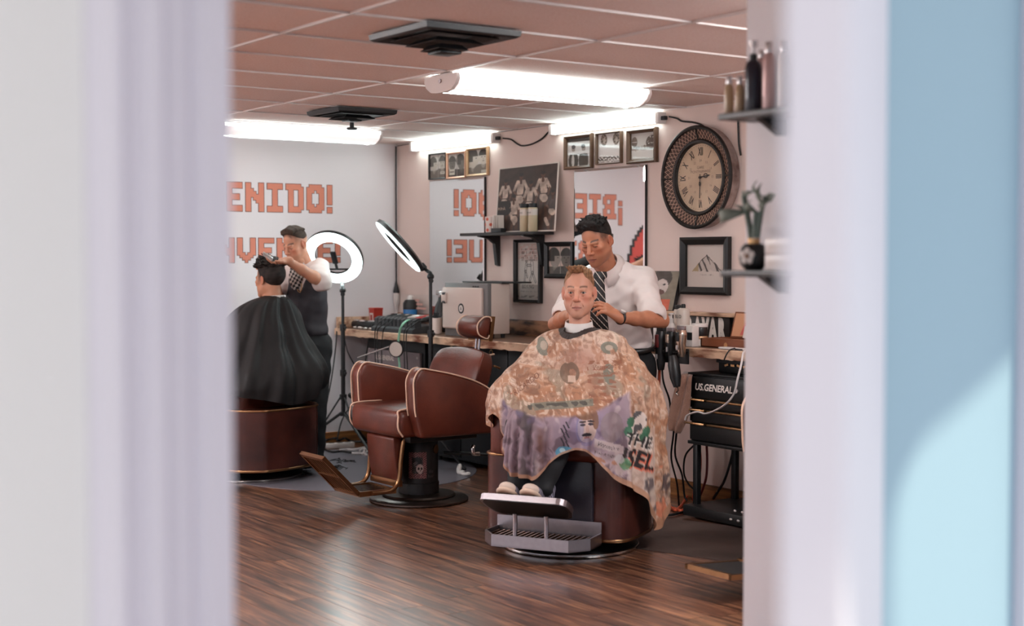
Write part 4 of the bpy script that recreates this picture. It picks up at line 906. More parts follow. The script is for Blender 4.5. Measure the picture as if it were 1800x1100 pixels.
# brown towel over the cart corner
M_towel = mat('brown_towel', rgb(176, 132, 112), .9, col2=rgb(134, 96, 80), scale=14, sheen=.5, bump=.5, bscale=160)
tw0 = MB(); top = [wb(1203, 655, -.45), wb(1214, 652, -.40)]
rowsP = [((1207, 652), (1222, 655), -.36), ((1200, 653), (1217, 656), -.47), ((1192, 668), (1215, 672), -.492), ((1186, 690), (1213, 700), -.494), ((1180, 715), (1210, 730), -.496), ((1176, 740), (1200, 750), -.498), ((1178, 757), (1193, 764), -.498)]
vs = []; nn = 14
for i, (a, b_, y) in enumerate(rowsP):
    A_ = wb(*a, y); B_ = wb(*b_, y)
    for k in range(nn): s = k/(nn-1); P = A_*(1-s)+B_*s; P[1] -= .016*math.sin(s*9+i*.3)*min(1, i/2); vs.append(P)
tb = MB().add(vs, [[i*nn+k, i*nn+k+1, (i+1)*nn+k+1, (i+1)*nn+k] for i in range(len(rowsP)-1) for k in range(nn-1)]).build('towel', M_towel, None, smooth=80)
tag(tb, 'crumpled brown towel draped over the left corner of the tool cart', 'towel'); md = tb.modifiers.new('s', 'SOLIDIFY'); md.thickness = .012; md2 = tb.modifiers.new('u', 'SUBSURF'); md2.levels = 2; md2.render_levels = 2

# cables at right
def fy(u, v, y): return tuple(wb(u, v, y))
cable('power_cable', 'bright orange cord hanging from the counter rack to the floor', [fy(1160, 628, -.50), fy(1158, 680, -.51), fy(1155, 715, -.51), fy(1153, 740, -.49), fy(1156, 770, -.44), fy(1160, 800, -.38), fy(1168, 850, -.3)], .009, M_cordo)
cable('power_cable', 'black cord left of the brown towel dropping from the rack', [fy(1163, 632, -.5), fy(1166, 670, -.5), fy(1176, 700, -.45), fy(1179, 722, -.45)], .006, M_cord)
cable('power_cable', 'long black cord from the rack passing behind the brown towel', [fy(1190, 640, -.5), fy(1188, 690, -.46), fy(1184, 760, -.4), fy(1180, 805, -.36), fy(1190, 850, -.3), fy(1194, 895, -.26)], .006, M_cord)
cable('power_cable', 'black cord below the towel bending right at the cart leg', [fy(1189, 760, -.42), fy(1187, 800, -.36), fy(1199, 835, -.3), fy(1203, 870, -.28), fy(1208, 880, -.28)], .006, M_cord)
cable('power_cable', 'black cord looping behind the cart leg', [fy(1222, 780, -.2), fy(1205, 800, -.2), fy(1202, 830, -.2), fy(1210, 850, -.2), fy(1226, 865, -.2)], .006, M_cord)
cable('power_cable', 'orange cord hanging right behind the cart leg', [fy(1226, 775, -.15), fy(1231, 800, -.15), fy(1230, 830, -.15), fy(1222, 850, -.15), fy(1218, 880, -.15)], .008, M_cordo)
cable('power_cable', 'dark red cord hanging under the middle of the cart', [fy(1242, 780, -.1), fy(1243, 810, -.1), fy(1241, 840, -.1), fy(1233, 865, -.1), fy(1224, 885, -.1)], .008, M_cordr)
cable('power_cable', 'black cord sweeping down under the cart to the baseboard', [fy(1290, 785, -.1), fy(1283, 815, -.1), fy(1273, 845, -.1), fy(1263, 862, -.1), fy(1254, 876, -.06)], .008, M_cord)
cable('power_cable', 'white cord draped over the cart drawers from the counter', [fy(1309, 616, -.44), fy(1306, 622, -.48), fy(1303, 640, -.51), fy(1296, 668, -.53), fy(1290, 692, -.53), fy(1276, 710, -.535), fy(1256, 722, -.535), fy(1240, 727, -.535), fy(1225, 724, -.535), fy(1208, 730, -.535), fy(1204, 738, -.535)], .006, M_cordw)
cable('power_cable', 'short black cord over the right counter edge', [fy(1292, 612, -.43), fy(1283, 615, -.46), fy(1277, 623, -.48), fy(1273, 632, -.48)], .004, M_cord)
fo = lambda u, v, z=.012: tuple(fl(u, v, z))
cable('extension_cable', 'orange extension cord on the floor, upper strand beside the cape hem', [fo(1150, 885), fo(1162, 883), fo(1175, 888), fo(1186, 896), fo(1196, 890), fo(1208, 872)], .009, M_cordo)
cable('extension_cable', 'orange extension cord on the floor, lower strand to the cart base', [fo(1152, 896), fo(1168, 893), fo(1184, 893), fo(1198, 897), fo(1211, 886)], .009, M_cordo)
cable('extension_cable', 'black cord lying on the floor beside the orange strands', [fo(1140, 890), fo(1154, 903, .01), fo(1176, 905, .01), fo(1200, 900, .01), fo(1214, 893, .01)], .008, M_cord)

# ---------------------------------------------------------------- floor mats
M_mat1 = mat('grey_vinyl_mat', rgb(112, 108, 116), .38, var=.08, scale=4, bump=.05, bscale=60)
M_mat2 = mat('worn_brown_mat', rgb(96, 78, 72), .5, col2=rgb(66, 52, 48), scale=2.5, contrast=(.3, .7), bump=.08, bscale=40, detail=6)
def floor_mat_(label, poly, m):
    o = MB().prism(poly, .0005, .004, lambda p, q, h: (p, q, h)).build('floor_mat', m, smooth=None); return tag(o, label, 'mat')
c0 = np.array((1.25, -1.2)); R0 = .98
floor_mat_('grey vinyl floor mat in front of the welcome wall under the left chair', [(c0[0]+1.05*math.cos(a)*(1 if True else 1), c0[1]+.92*math.sin(a)) for a in np.linspace(0, 2*PI, 49)[:-1]], M_mat1)
mpts = [fl(1128, 966)[:2], fl(1320, 993)[:2]]; e_ = (mpts[1]-mpts[0])/np.linalg.norm(mpts[1]-mpts[0])
a_ = mpts[0]-e_*.75; b_ = mpts[1]+e_*.6; nrm = np.array([-e_[1], e_[0]])
floor_mat_('worn scuffed brown mat under the cape chair and tool cart', [tuple(a_), tuple(b_), tuple(b_+nrm*.86), tuple(a_+nrm*.86)], M_mat2)
M_scuff = mat('pale_scuff', rgb(160, 146, 140), .6, var=.2, scale=30)
M_hairb = mat('cut_hair', rgb(34, 30, 32), .8, var=.2, scale=50)
def hair_clump(label, u, v, n=14, s=.05):
    P = fl(u, v); mb = MB(); r = np.random.RandomState(int(u))
    for k in range(n):
        a = r.rand()*6.28; c = np.array([r.normal()*s, r.normal()*s*.7]); l_ = .02+.03*r.rand()
        mb.tube([(c[0]-math.cos(a)*l_, c[1]-math.sin(a)*l_, .006), (c[0]+.006, c[1], .012), (c[0]+math.cos(a+.5)*l_, c[1]+math.sin(a+.5)*l_, .006)], .0028, 3, cap=False)
    o = mb.build('hair_clipping', M_hairb, smooth=None); o.location = P; return tag(o, label, 'hair', kind='stuff')
for u, v, l_ in ((529, 833, 'hair clippings on the grey mat just left of the metal footrest tip'), (594, 823, 'hair clippings on the grey mat right of the metal footrest'), (604, 812, 'small hair clippings nearest the leg rest on the grey mat'), (512, 828, 'hair clippings in front of the left chair disc')): hair_clump(l_, u, v)
# cables and power strip on floor at the end wall
ps = fl(591, 788)
t = thing('power_strip', 'white power strip lying on the floor by the end wall', 'power strip', (ps[0], ps[1], 0), rz=1.45)
MB().bx((-.15, -.03, .001), (.15, .03, .045), .006).build('body', M_whitep, t)
for k in range(4): MB().bx((-.13+.07*k, -.018, .0455), (-.09+.07*k, .018, .047)).build('socket', M_dgrey, t, smooth=None)
cable('extension_cable', 'white cord on the floor running from the power strip', [fo(597, 791), fo(610, 790), fo(625, 790), fo(640, 787), fo(648, 785), fo(640, 793), fo(646, 800), fo(638, 797), fo(620, 797)], .012, M_cordw)
cable('extension_cable', 'white flat cord loop on the floor near the chair leg rest', [fo(632, 792), fo(640, 789), fo(646, 793), fo(640, 798), fo(632, 796), fo(618, 796)], .009, M_cordw)
cable('extension_cable', 'black tangled cord along the end wall baseboard', [fo(568, 776, .03), fo(578, 772, .05), fo(590, 770, .07), fo(596, 774, .03), fo(606, 770, .06), fo(614, 774, .03), fo(625, 776, .03), fo(648, 776, .03)], .009, M_cord)
cable('extension_cable', 'black cord on the floor in front of the power strip', [fo(570, 789), fo(584, 794), fo(600, 793), fo(616, 795), fo(636, 796)], .009, M_cord)
cable('extension_cable', 'thin cord curving up from the floor tangle to the counter', [fo(592, 775, .05), (.03, -.55, .2), (.04, -.45, .35), (.05, -.38, .5), (.05, -.3, .9)], .006, M_cord)
cable('power_cable', 'black cord hanging from the counter end down behind the standing barber', [fy(592, 582, -.635), fy(590, 610, -.65), fy(585, 650, -.68), fy(578, 690, -.73), fy(568, 720, -.8)], .006, M_cord)
cable('power_cable', 'black cord from the left counter end curving under the tabletop', [fy(604, 588, -.64), fy(612, 620, -.6), fy(630, 650, -.45), fy(652, 668, -.4)], .005, M_cord)

# ================================================================ BARBER CHAIRS
M_leath = mat('brown_leather', rgb(108, 50, 35), .32, col2=rgb(78, 35, 26), scale=5, bump=.12, bscale=140, contrast=(.35, .7))
M_pipe = mat('cream_piping', rgb(226, 188, 164), .45, var=.05, scale=20)
M_gold = mat('antique_gold_metal', rgb(150, 112, 80), .3, metal=1, var=.15, scale=25)
M_discm = mat('dark_bronze_metal', rgb(92, 78, 72), .3, metal=.9, var=.15, scale=12)
def rounded(poly, r, n=4):
    out = []; N = len(poly)
    for i in range(N):
        p = np.array(poly[i], float); a = np.array(poly[i-1], float)-p; b = np.array(poly[(i+1) % N], float)-p
        la, lb = np.linalg.norm(a), np.linalg.norm(b); rr = min(r[i] if hasattr(r, '__len__') else r, la*.45, lb*.45); a = p+a/la*rr; b = p+b/lb*rr
        for k in range(n+1): t = k/n; out.append(tuple((1-t)**2*a+2*t*(1-t)*p+t*t*b))
    return out
def bprism(poly, lo, hi, fr, bev):
    """extruded outline with rounded rims"""
    b = MB(); c = np.mean(poly, 0); N = len(poly); P = np.array(poly); lay = []
    nrm = []
    for i in range(N):
        t = P[(i+1) % N]-P[i-1]; nrm.append(np.array([t[1], -t[0]])/max(1e-9, np.linalg.norm(t)))
    nrm = np.array(nrm); area = sum(P[i-1][0]*P[i][1]-P[i][0]*P[i-1][1] for i in range(N)); nrm = nrm if area > 0 else -nrm
    for h, ins in ((lo, bev), (lo+bev*.3, bev*.3), (lo+bev, 0), (hi-bev, 0), (hi-bev*.3, bev*.3), (hi, bev)): lay.append([fr(*(P[i]-nrm[i]*ins), h) for i in range(N)])
    vs = [v for l in lay for v in l]
    fs = [[k*N+i, k*N+(i+1) % N, (k+1)*N+(i+1) % N, (k+1)*N+i] for k in range(5) for i in range(N)]+[list(range(N))[::-1], list(range(5*N, 6*N))]
    return b.add(vs, fs)
def chair_a(label, loc, rz):
    t = thing('barber_chair', label, 'chair', loc, rz, group='barber chairs')
    MB().lathe([(0, .0), (.30, .0), (.312, .006), (.312, .016), (.30, .024), (.22, .032)], n=48).build('base_disc', M_discm, t, smooth=40)
    MB().lathe([(.225, .026), (.232, .036), (.222, .046), (.135, .052)], n=48).build('base_ring', M_discm, t, smooth=40)
    col = MB().lathe([(.128, .045), (.128, .12), (.122, .122), (.122, .40), (.10, .43)], n=36).build('column', M_black, t, smooth=40)
    # sticker on the column with a skull, and small marks
    st = []; nn = 36; M2 = mat('sticker_print', (1, 1, 1, 1), .4, attr=True)
    def sticker(U, V):
        c = base(U, (40, 34, 36)); n_ = nz(np.stack([U*60, V*80], 1), 1, 21); bd = (np.minimum(np.minimum(U, 1-U), np.minimum(V, 1-V)) < .2) | (V > .8)
        paint(c, bd & (n_ > 0), (176, 120, 122)); paint(c, ~bd & (n_ > .55), (150, 140, 140))
        paint(c, ell(U, V, .62, .38, .2, .17), (206, 190, 188)); paint(c, ell(U, V, .64, .24, .1, .07), (196, 180, 178)); paint(c, ell(U, V, .46, .68, .26, .14), (26, 24, 26)); paint(c, ell(U, V, .4, .55, .12, .1) & (n_ > 0), (130, 122, 128))
        for cx in (.56, .72): paint(c, ell(U, V, cx, .38, .055, .055), (30, 26, 28))
        paint(c, ell(U, V, .66, .31, .025, .03), (40, 34, 36)); return c
    ac = math.radians(129)
    def cf(p, q): a = ac-p/.1235; return (.1235*math.cos(a)*-1, .1235*math.sin(a), .235+q)
    def cf2(p, q): a = math.radians(145)+p/.1235; return (.1235*math.cos(a), .1235*math.sin(a), .235+q)
    so = picture('sticker', sticker, .115, .165, 46, 60, M2, col, cf2)
    text_mesh('dia\nhair', .03, lambda p, q: (.1238*math.cos(math.radians(145)+(p+.09)/.1235), .1238*math.sin(math.radians(145)+(p+.09)/.1235), .18+q), mat('faded_ink', rgb(92, 88, 90), .5), col, 'lettering')
    MB().cyl((-.122*math.cos(-.5), .122*math.sin(-.5), .33), (-.126*math.cos(-.5), .126*math.sin(-.5), .33), .028, n=20).build('badge', M_gold, col, smooth=None)
    MB().bx((-.26, -.27, .40), (.26, .22, .445), .01).build('seat_frame', M_blackm, t)
    MB().box((0, .03, .525), (.60, .60, .175), .05, seg=4).build('seat', M_leath, t, smooth=60)
    MB().tube(spline([(-.29, .29, .45), (-.295, .325, .5), (-.295, .325, .57), (-.28, .30, .61), (-.29, .1, .615)], 5), .006, 6).build('piping', M_pipe, t, smooth=60)
    MB().tube(spline([(.29, .29, .45), (.295, .325, .5), (.295, .325, .57), (.28, .30, .61), (.29, .1, .615)], 5), .006, 6).build('piping', M_pipe, t, smooth=60)
    prof = rounded([(.215, .44), (.262, .60), (.272, .80), (.225, .868), (-.005, .822), (-.18, .77), (-.31, .70), (-.335, .58), (-.325, .44)], [.03, .05, .05, .06, .1, .1, .07, .06, .03])
    for s in (-1, 1):
        a = bprism(prof, .0, .105, lambda p, q, h, s=s: (s*(.285+h), p, q), .022).build('armrest', M_leath, t, smooth=50)
        for h in (.012, .098):
            P3 = [(s*(.285+h), p*1.004, .0+q) for p, q in prof]
            MB().tube(P3[6:-4], .0055, 6).build('piping', M_pipe, a, smooth=60)
    # back cushion, tilted
    bk = MB(); b = bmesh.new(); bmesh.ops.create_cube(b, size=1); bmesh.ops.subdivide_edges(b, edges=b.edges[:], cuts=7, use_grid_fill=True)
    for v in b.verts:
        x, y, z = v.co*2; px = 1-max(0, abs(x)-.55)**2*1.1*abs(z if z > 0 else .2); 
        e = (1-abs(x)**4*.35)*(1-max(0, z)**4*.45)
        v.co = Vector((x*.285*(1-.10*max(0, z)**3), y*.085*e+.03*x*x*(y > -2), z*.22-.03*x*x*max(0, z)))
    bmesh.ops.transform(b, matrix=Matrix.Translation((0, -.315, .735)) @ Euler((.36, 0, 0)).to_matrix().to_4x4(), verts=b.verts); bk.bm(b)
    bo = bk.build('backrest', M_leath, t, smooth=70); md = bo.modifiers.new('s', 'SUBSURF'); md.levels = 1; md.render_levels = 2
    for s in (-1, 1):
        MB().tube(spline([(s*.262, -.19, .55), (s*.266, -.262, .72), (s*.256, -.325, .85), (s*.228, -.372, .905), (s*.20, -.44, .915)], 6), .0065, 6).build('piping', M_pipe, bo, smooth=60)
    MB().box((-.285, -.40, .84), (.02, .05, .014), .004, rot=Euler((.36, 0, 0))).build('side_handle', M_gold, bo)
    # headrest on two posts
    for s in (-.018, .018): MB().cyl((s, -.44, .90), (s, -.455, 1.03), .0085, n=10).build('headrest_post', M_steel, t)
    hr = bprism(rounded([(-.045, -.07), (.055, -.055), (.085, .015), (.035, .075), (-.03, .078)], [.03, .04, .05, .04, .03]), -.125, .125, lambda p, q, h: (h, -.435+p*.95-q*.25, 1.075+q+p*.2), .03).build('headrest', M_leath, t, smooth=60)
    MB().prism([(-.068, -.07), (-.04, -.075), (-.022, .082), (-.05, .085)], -.122, .122, lambda p, q, h: (h, -.435+p*.95-q*.25, 1.075+q+p*.2)).build('headrest_plate', M_gold, hr, smooth=None)
    for s in (-1, 1): MB().tube([(s*.12, -.435+p*.95-q*.25, 1.075+q+p*.2) for p, q in rounded([(-.035, -.066), (.055, -.05), (.082, .015), (.035, .072), (-.025, .076)], .03)], .005, 6).build('piping', M_pipe, hr, smooth=60)
    # leg rest, rails and foot plate
    lg = bprism(rounded([(.225, .16), (.25, .16), (.275, .30), (.285, .425), (.255, .44), (.22, .43)], .012), -.165, .165, lambda p, q, h: (h, p, q), .008).build('leg_rest', M_leath, t, smooth=50)
    MB().bx((-.165, .218, .125), (.165, .258, .165), .003).build('trim_bar', M_gold, lg)
    for s in (-1, 1): MB().tube(spline([(s*.185, .20, .44), (s*.186, .225, .40), (s*.187, .243, .29), (s*.187, .258, .17), (s*.185, .30, .118), (s*.18, .36, .106), (s*.175, .44, .108)], 6), .014, 10).build('rail', M_gold, t, smooth=60)
    fp = MB().bx((-.16, .26, .088), (.16, .28, .118)).bx((-.16, .49, .088), (.16, .515, .118)).bx((-.16, .26, .088), (-.14, .515, .118)).bx((.14, .26, .088), (.16, .515, .118)).build('foot_plate', M_gold, t, smooth=None)
    for k in range(7): MB().bx((-.12+.04*k-.008, .28, .094), (-.12+.04*k+.008, .49, .11)).build('slat', M_discm, fp, smooth=None)
    ft = Matrix.Translation((0, .512, .103)) @ Euler((math.atan2(.24, .24), 0, 0)).to_matrix().to_4x4()
    def fbox(lo, hi, b): 
        q = [tuple(ft @ Vector((lo[0] if i & 1 else hi[0], lo[1] if i & 2 else hi[1], lo[2] if i & 4 else hi[2]))) for i in range(8)]; return b.add(q, [[0, 1, 3, 2], [4, 6, 7, 5], [0, 4, 5, 1], [2, 3, 7, 6], [0, 2, 6, 4], [1, 5, 7, 3]])
    b = MB()
    for lo, hi in (((-.15, 0, -.012), (.15, .022, .012)), ((-.15, .315, -.012), (.15, .34, .012)), ((-.15, 0, -.012), (-.132, .34, .012)), ((.132, 0, -.012), (.15, .34, .012)), ((-.15, .16, -.012), (.15, .172, .008))): fbox(lo, hi, b)
    fo_ = b.build('foot_flap', M_gold, t, smooth=None)
    for k in range(8): x = -.112+.032*k; fbox((x-.007, .02, -.006), (x+.007, .32, .006), MB()).build('slat', M_gold, fo_, smooth=None)
    fbox((-.13, .01, .0065), (.13, .33, .009), MB()).build('tread_pad', M_black, fo_, smooth=None)
    # pump lever at the rear
    MB().tube(spline([(-.10, -.12, .30), (-.2, -.30, .29), (-.24, -.42, .275)], 5), .010, 8).build('lever', M_blackm, t, smooth=60)
    MB().tube(spline([(-.23, -.26, .35), (-.235, -.25, .33), (-.235, -.26, .30), (-.235, -.30, .295)], 4), .014, 8).build('lever_grip', M_chrome, t, smooth=60)
    return t
ca = chair_a('empty brown leather barber chair with cream piping and tilted metal footrest', (2.71, -1.46, 0), PI)
c3 = copy_tree(ca); c3.location = (5.72, -.95, 0); c3['label'] = 'barber chair hidden behind the right wall edge, only its footrest showing'

for o in c3.children:
    if o.name.startswith('foot_flap'):                   # this one's flap lies flat
        o.matrix_local = Matrix.Translation((0, .512, .103)) @ Matrix.Rotation(math.radians(-41), 4, 'X') @ Matrix.Translation((0, -.512, -.103))
M_hull = mat('dark_walnut_leather', rgb(80, 38, 30), .28, col2=rgb(50, 25, 23), scale=4, contrast=(.35, .7), bump=.06, bscale=120)
M_navy = mat('dark_glossy_leather', rgb(34, 30, 40), .3, var=.12, scale=8, bump=.06, bscale=120)
def chair_b(label, loc, rz):
    t = thing('barber_chair', label, 'chair', loc, rz, group='barber chairs')
    MB().lathe([(0, 0), (.352, 0), (.362, .006), (.362, .02), (.35, .028), (.30, .035), (.26, .06), (.25, .10)], n=48).build('base_disc', M_black, t, smooth=40)
    MB().lathe([(.363, .004), (.366, .010), (.366, .018), (.362, .022)], n=48, cap=False).build('base_rim', M_chrome, t, smooth=40)
    half = [(.33, .26), (.385, .22), (.405, .10), (.405, -.12), (.36, -.28), (.25, -.41), (.10, -.435)]
    ring_ = rounded([(x, y) for x, y in half]+[(-x, y) for x, y in half[::-1]], .04, 4)
    MB().prism(ring_, .09, .50, lambda p, q, h: (p, q, h)).build('hull', M_hull, t, smooth=40)
    o_ = [(x*1.006, y*1.006, .092) for x, y in ring_]; MB().tube(o_, .009, 6, closed=True).build('hull_trim', M_gold, t, smooth=60)
    o_ = [(x*1.004, y*1.004, .498) for x, y in ring_]; MB().tube(o_, .007, 6, closed=True).build('hull_trim', M_gold, t, smooth=60)
    bprism(rounded([(-.24, .10), (.24, .10), (.24, .50), (-.24, .50)], .03), .255, .285, lambda p, q, h: (p, h, q), .01).build('front_panel', M_navy, t, smooth=50)
    MB().box((0, .06, .545), (.56, .50, .12), .045, seg=4).build('seat', M_leath, t, smooth=60)
    for s in (-1, 1): MB().box((s*.325, -.02, .58), (.11, .48, .26), .045, seg=4).build('armrest', M_leath, t, smooth=60)
    MB().box((0, -.30, .68), (.54, .13, .36), .05, seg=4, rot=Euler((.2, 0, 0))).build('backrest', M_leath, t, smooth=60)
    # step tray with ribs and back lip
    sp = MB(); pl_ = [(-.29, .29), (-.29, .44), (-.21, .535), (.21, .535), (.29, .44), (.29, .29)]
    st = sp.prism(pl_, .075, .083, lambda p, q, h: (p, q, h)).build('step_tray', M_steel, t, smooth=None)
    b = MB(); N = len(pl_); inn = [(x*.97, y*.985) for x, y in pl_]
    for i in range(N-1): b.add([(*pl_[i], .075), (*pl_[i+1], .075), (*pl_[i+1], .135), (*pl_[i], .135), (*inn[i], .075), (*inn[i+1], .075), (*inn[i+1], .135), (*inn[i], .135)], [[0, 1, 2, 3], [7, 6, 5, 4], [3, 2, 6, 7], [0, 3, 7, 4], [1, 5, 6, 2]])
    b.build('edge', M_steel, st, smooth=None)
    MB().bx((-.29, .286, .083), (.29, .292, .19)).build('back_lip', M_steel, st, smooth=None)
    for k in range(20): MB().bx((-.265+.028*k-.005, .31, .083), (-.265+.028*k+.005, min(.515, .515-(abs(-.265+.028*k)-.195)*1.25), .118)).build('rib', M_gold, st, smooth=None)
    # tilted foot plate on two flat bars
    P0 = Vector((0, .49, .262)); P1 = Vector((0, .635, .345)); ft = Matrix.Translation(P0) @ Euler((math.atan2(P1.z-P0.z, P1.y-P0.y), 0, 0)).to_matrix().to_4x4(); lh = (P1-P0).length
    pp = rounded([(-.20, -.04), (.20, -.04), (.235, .05), (.235, lh), (-.235, lh), (-.235, .05)], [.05, .05, .05, .05, .05, .05])
    fp = MB().prism(pp, -.016, .016, lambda p, q, h: tuple(ft @ Vector((p, q, h)))).build('foot_plate', M_steel, t, smooth=None)
    MB().prism([(p*.93, .012+q*.9) for p, q in pp], -.019, -.0165, lambda p, q, h: tuple(ft @ Vector((p, q, h)))).build('underside', M_black, fp, smooth=None)
    MB().prism([(p*.9, .014+q*.86) for p, q in pp], .0165, .02, lambda p, q, h: tuple(ft @ Vector((p, q, h)))).build('tread_pad', M_black, fp, smooth=None)
    for s in (-.085, .085): MB().tube([(s, .52, .245), (s, .515, .2), (s*1.02, .52, .10)], .011, 6).build('support_bar', M_steel, t, smooth=None)
    return t
cb1 = chair_b('barber chair with curved skirt under the man in the printed cape', (4.39, -1.55, 0), math.radians(210))
cb2 = copy_tree(cb1); cb2.location = (CAM[0]+(.80-CAM[0])*.963, CAM[1]+(-1.72-CAM[1])*.963, 0); cb2.rotation_euler.z = math.atan2(.95, -.32); [setattr(o, 'location', (0, .13, -.06)) for o in cb2.children if o.name.startswith(('backrest', 'armrest'))]; cb2['label'] = 'brown skirted barber chair under the client in the black cape'

# ================================================================ RING LIGHTS
M_ring = mat('lit_ring', (.82, 1, 1, 1), .4, emit=RING)
def tripod(t, p, z_top, z_hub, spread, a0):
    MB().cyl((0, 0, z_hub-.14), (0, 0, .98), .017, n=12).build('lower_pole', M_black, t); MB().cyl((0, 0, .95), (0, 0, z_top), .012, n=12).build('upper_pole', M_black, t)
    for z in (.98, .62): MB().cyl((0, 0, z-.025), (0, 0, z+.025), .024, n=12).build('collar', M_black, t); MB().box((.035, 0, z), (.035, .014, .02), .004).build('clamp', M_black, t)
    MB().cyl((0, 0, z_hub-.02), (0, 0, z_hub+.02), .028, n=12).build('hub', M_black, t); MB().cyl((0, 0, z_hub-.15), (0, 0, z_hub-.12), .026, n=12).build('hub', M_black, t)
    for k in range(3):
        a = a0+2*PI*k/3; c, s = math.cos(a), math.sin(a)
        l = MB().cyl((.02*c, .02*s, z_hub-.13 if False else z_hub-.13), (spread*c, spread*s, .014), .011, n=8).build('leg', M_black, t); MB().ball((spread*c, spread*s, .016), .016, 8, 6).build('rubber_foot', M_black, l)
        MB().cyl((.02*c, .02*s, z_hub), (spread*.45*c, spread*.45*s, (z_hub-.13)*.56), .007, n=8).build('brace', M_black, t)
def ring_light(label, centre, n, base_xy, z_top, up=None, phone=True, a0=0, hub=.43, spread=.42):
    t = thing('ring_light', label, 'ring light', (base_xy[0], base_xy[1], 0)); c = Vector(centre)-t.location; n = Vector(n).normalized(); R0, R1 = .150, .236
    MB().lathe([(R0, -.006), (R0, .02), (R1-.006, .02), (R1+.004, .014), (R1+.004, -.012), (R1-.02, -.026), (R0+.02, -.026), (R0, -.006)], c, 56, n, cap=False).build('ring_housing', M_black, t, smooth=50)
    MB().lathe([(R0+.004, .0205), (R0+.008, .026), (R1-.012, .026), (R1, .0205)], c, 56, n, cap=False).build('ring_diffuser', M_ring, t, smooth=50)
    tripod(t, None, z_top, hub, spread, a0)
    q = n.to_track_quat('Z', 'Y'); 
    dwn = (Vector((0, 0, -1))-n*Vector((0, 0, -1)).dot(n)).normalized(); att = c+dwn*(R1-.01)-n*.02
    MB().tube(spline([(0, 0, z_top-.03), (0, 0, z_top+.02), tuple(att*.45+Vector((0, 0, z_top))*.55-n*.01), tuple(att)], 5), .014, 8).build('gooseneck', M_black, t, smooth=60)
    MB().box(tuple(att), (.05, .05, .05), .008, rot=q.to_matrix()).build('bracket', M_black, t)
    MB().ball((0, 0, z_top), .026, 12, 8).build('tilt_knob', M_black, t); MB().cyl((.02, -.01, z_top-.03), (.055, -.03, z_top-.03), .018, n=12).build('knob', M_black, t)
    if phone:
        side = n.cross(Vector((0, 0, 1))).normalized(); b0 = c+dwn*.12
        MB().box(tuple(b0), (.3, .012, .012), .003, rot=Matrix((side, n, side.cross(n))).transposed()).build('cross_bar', M_black, t)
        MB().tube([tuple(b0), tuple(b0-dwn*.05)], .012, 8).build('holder_neck', M_black, t)
        MB().box(tuple(b0-dwn*.11), (.045, .02, .11), .006, rot=Matrix((side, n, side.cross(n))).transposed()).build('phone_holder', M_black, t)
    return t
r1c = at(587, 451, 11.25); n1 = -CF*.78-CR*.20-CU*.59
ring_light('lit ring light facing the shop, beside the man in the waistcoat', r1c, n1, at(603, 640, 11.3)[:2], at(597, 510, 11.3)[2], a0=.05)
r2c = at(703, 431, 10.35); n2 = -CR*.735-CU*.665-CF*.13
ring_light('tilted ring light seen edge-on left of the tall mirror', r2c, n2, at(757, 560, 10.35)[:2], at(757, 486, 10.35)[2], phone=False, a0=-PI/2, hub=.40, spread=.27)
P0 = at(618, 696, 10.3); P1 = at(646, 718, 10.1)
t = thing('broom', 'black pole lying tilted behind the arm of the empty chair', 'broom', tuple(P0)); d = Vector(P1)-Vector(P0)
MB().cyl((0, 0, 0), tuple(d*2.2), .017, n=10).build('pole', M_black, t); MB().cyl((0, 0, 0), tuple(d*-.08), .02, n=10).build('end_cap', M_dgrey, t); MB().box(tuple(d*2.2), (.1, .3, .06), .01).build('brush_head', M_black, t)

# ================================================================ PARTITION SHELVES
def pp_(u, v, y=PY-.15): return pl(u, v, 1, y)
def pshelf(label, u, v, w=1.1, th=.02):
    P = pp_(u, v); t = thing('wall_shelf', label, 'shelf', (P[0], PY, P[2])); MB().bx((0, -.15, -th), (w, -.001, 0), .002).build('board', M_shelf, t)
    for x in (.12, w-.2): MB().prism([(-.002, -th), (-.11, -th), (-.02, -th-.05), (-.002, -th-.05)], x, x+.025, lambda p, q, h: (h, p, q)).build('bracket', M_black, t, smooth=None)
    return P
S1 = pshelf('black shelf of hair product bottles at the top right wall', 1262, 200); S2 = pshelf('black shelf holding the plant pot on the right wall', 1266, 475)
M_amber = mat('amber_bottle', rgb(206, 176, 142), .25, col2=rgb(150, 118, 84), scale=9)
M_silvc = mat('silver_cap', rgb(226, 220, 220), .25, metal=.7, var=.05, scale=10)
M_darkb = mat('dark_violet_bottle', rgb(34, 30, 44), .25, var=.2, scale=6)
M_pinkb = mat('rosy_silver_bottle', rgb(206, 170, 166), .3, metal=.3, var=.06, scale=8)
def shelf_bottle(u0, u1, vt, label, m, mc, capfrac, S, y, cat='bottle', pump=False):
    z0 = S[2]; c = pl((u0+u1)/2, 170, 1, y); d = np.dot(c-CAM, CF); r = (u1-u0)/2/FPX*d; zt = pl((u0+u1)/2, vt, 1, y)[2]-z0; zc = zt*(1-capfrac)
    if not pump: parts = [('cap', [(r*.62, zc), (r*.64, zc+.003), (r*.62, zt-.002), (r*.55, zt), (0, zt)], mc)]
    else: parts = [('collar', [(r*.45, zc), (r*.45, zc+.02), (r*.15, zc+.022)], M_black), ('pump', [(r*.18, zc+.02), (r*.18, zt-.02), (r*.5, zt-.018), (r*.5, zt), (0, zt)], mc)]
    return bottle('product_bottle', label, (c[0], y, z0+.0005), ([(r*.94, 0), (r, .004), (r, zc-.025), (r*.85, zc-.008), (r*.6, zc)], m), [parts[0]]+parts[1:]+[('label', [(r*1.01, zc*.25), (r*1.01, zc*.6)], m)], cat)
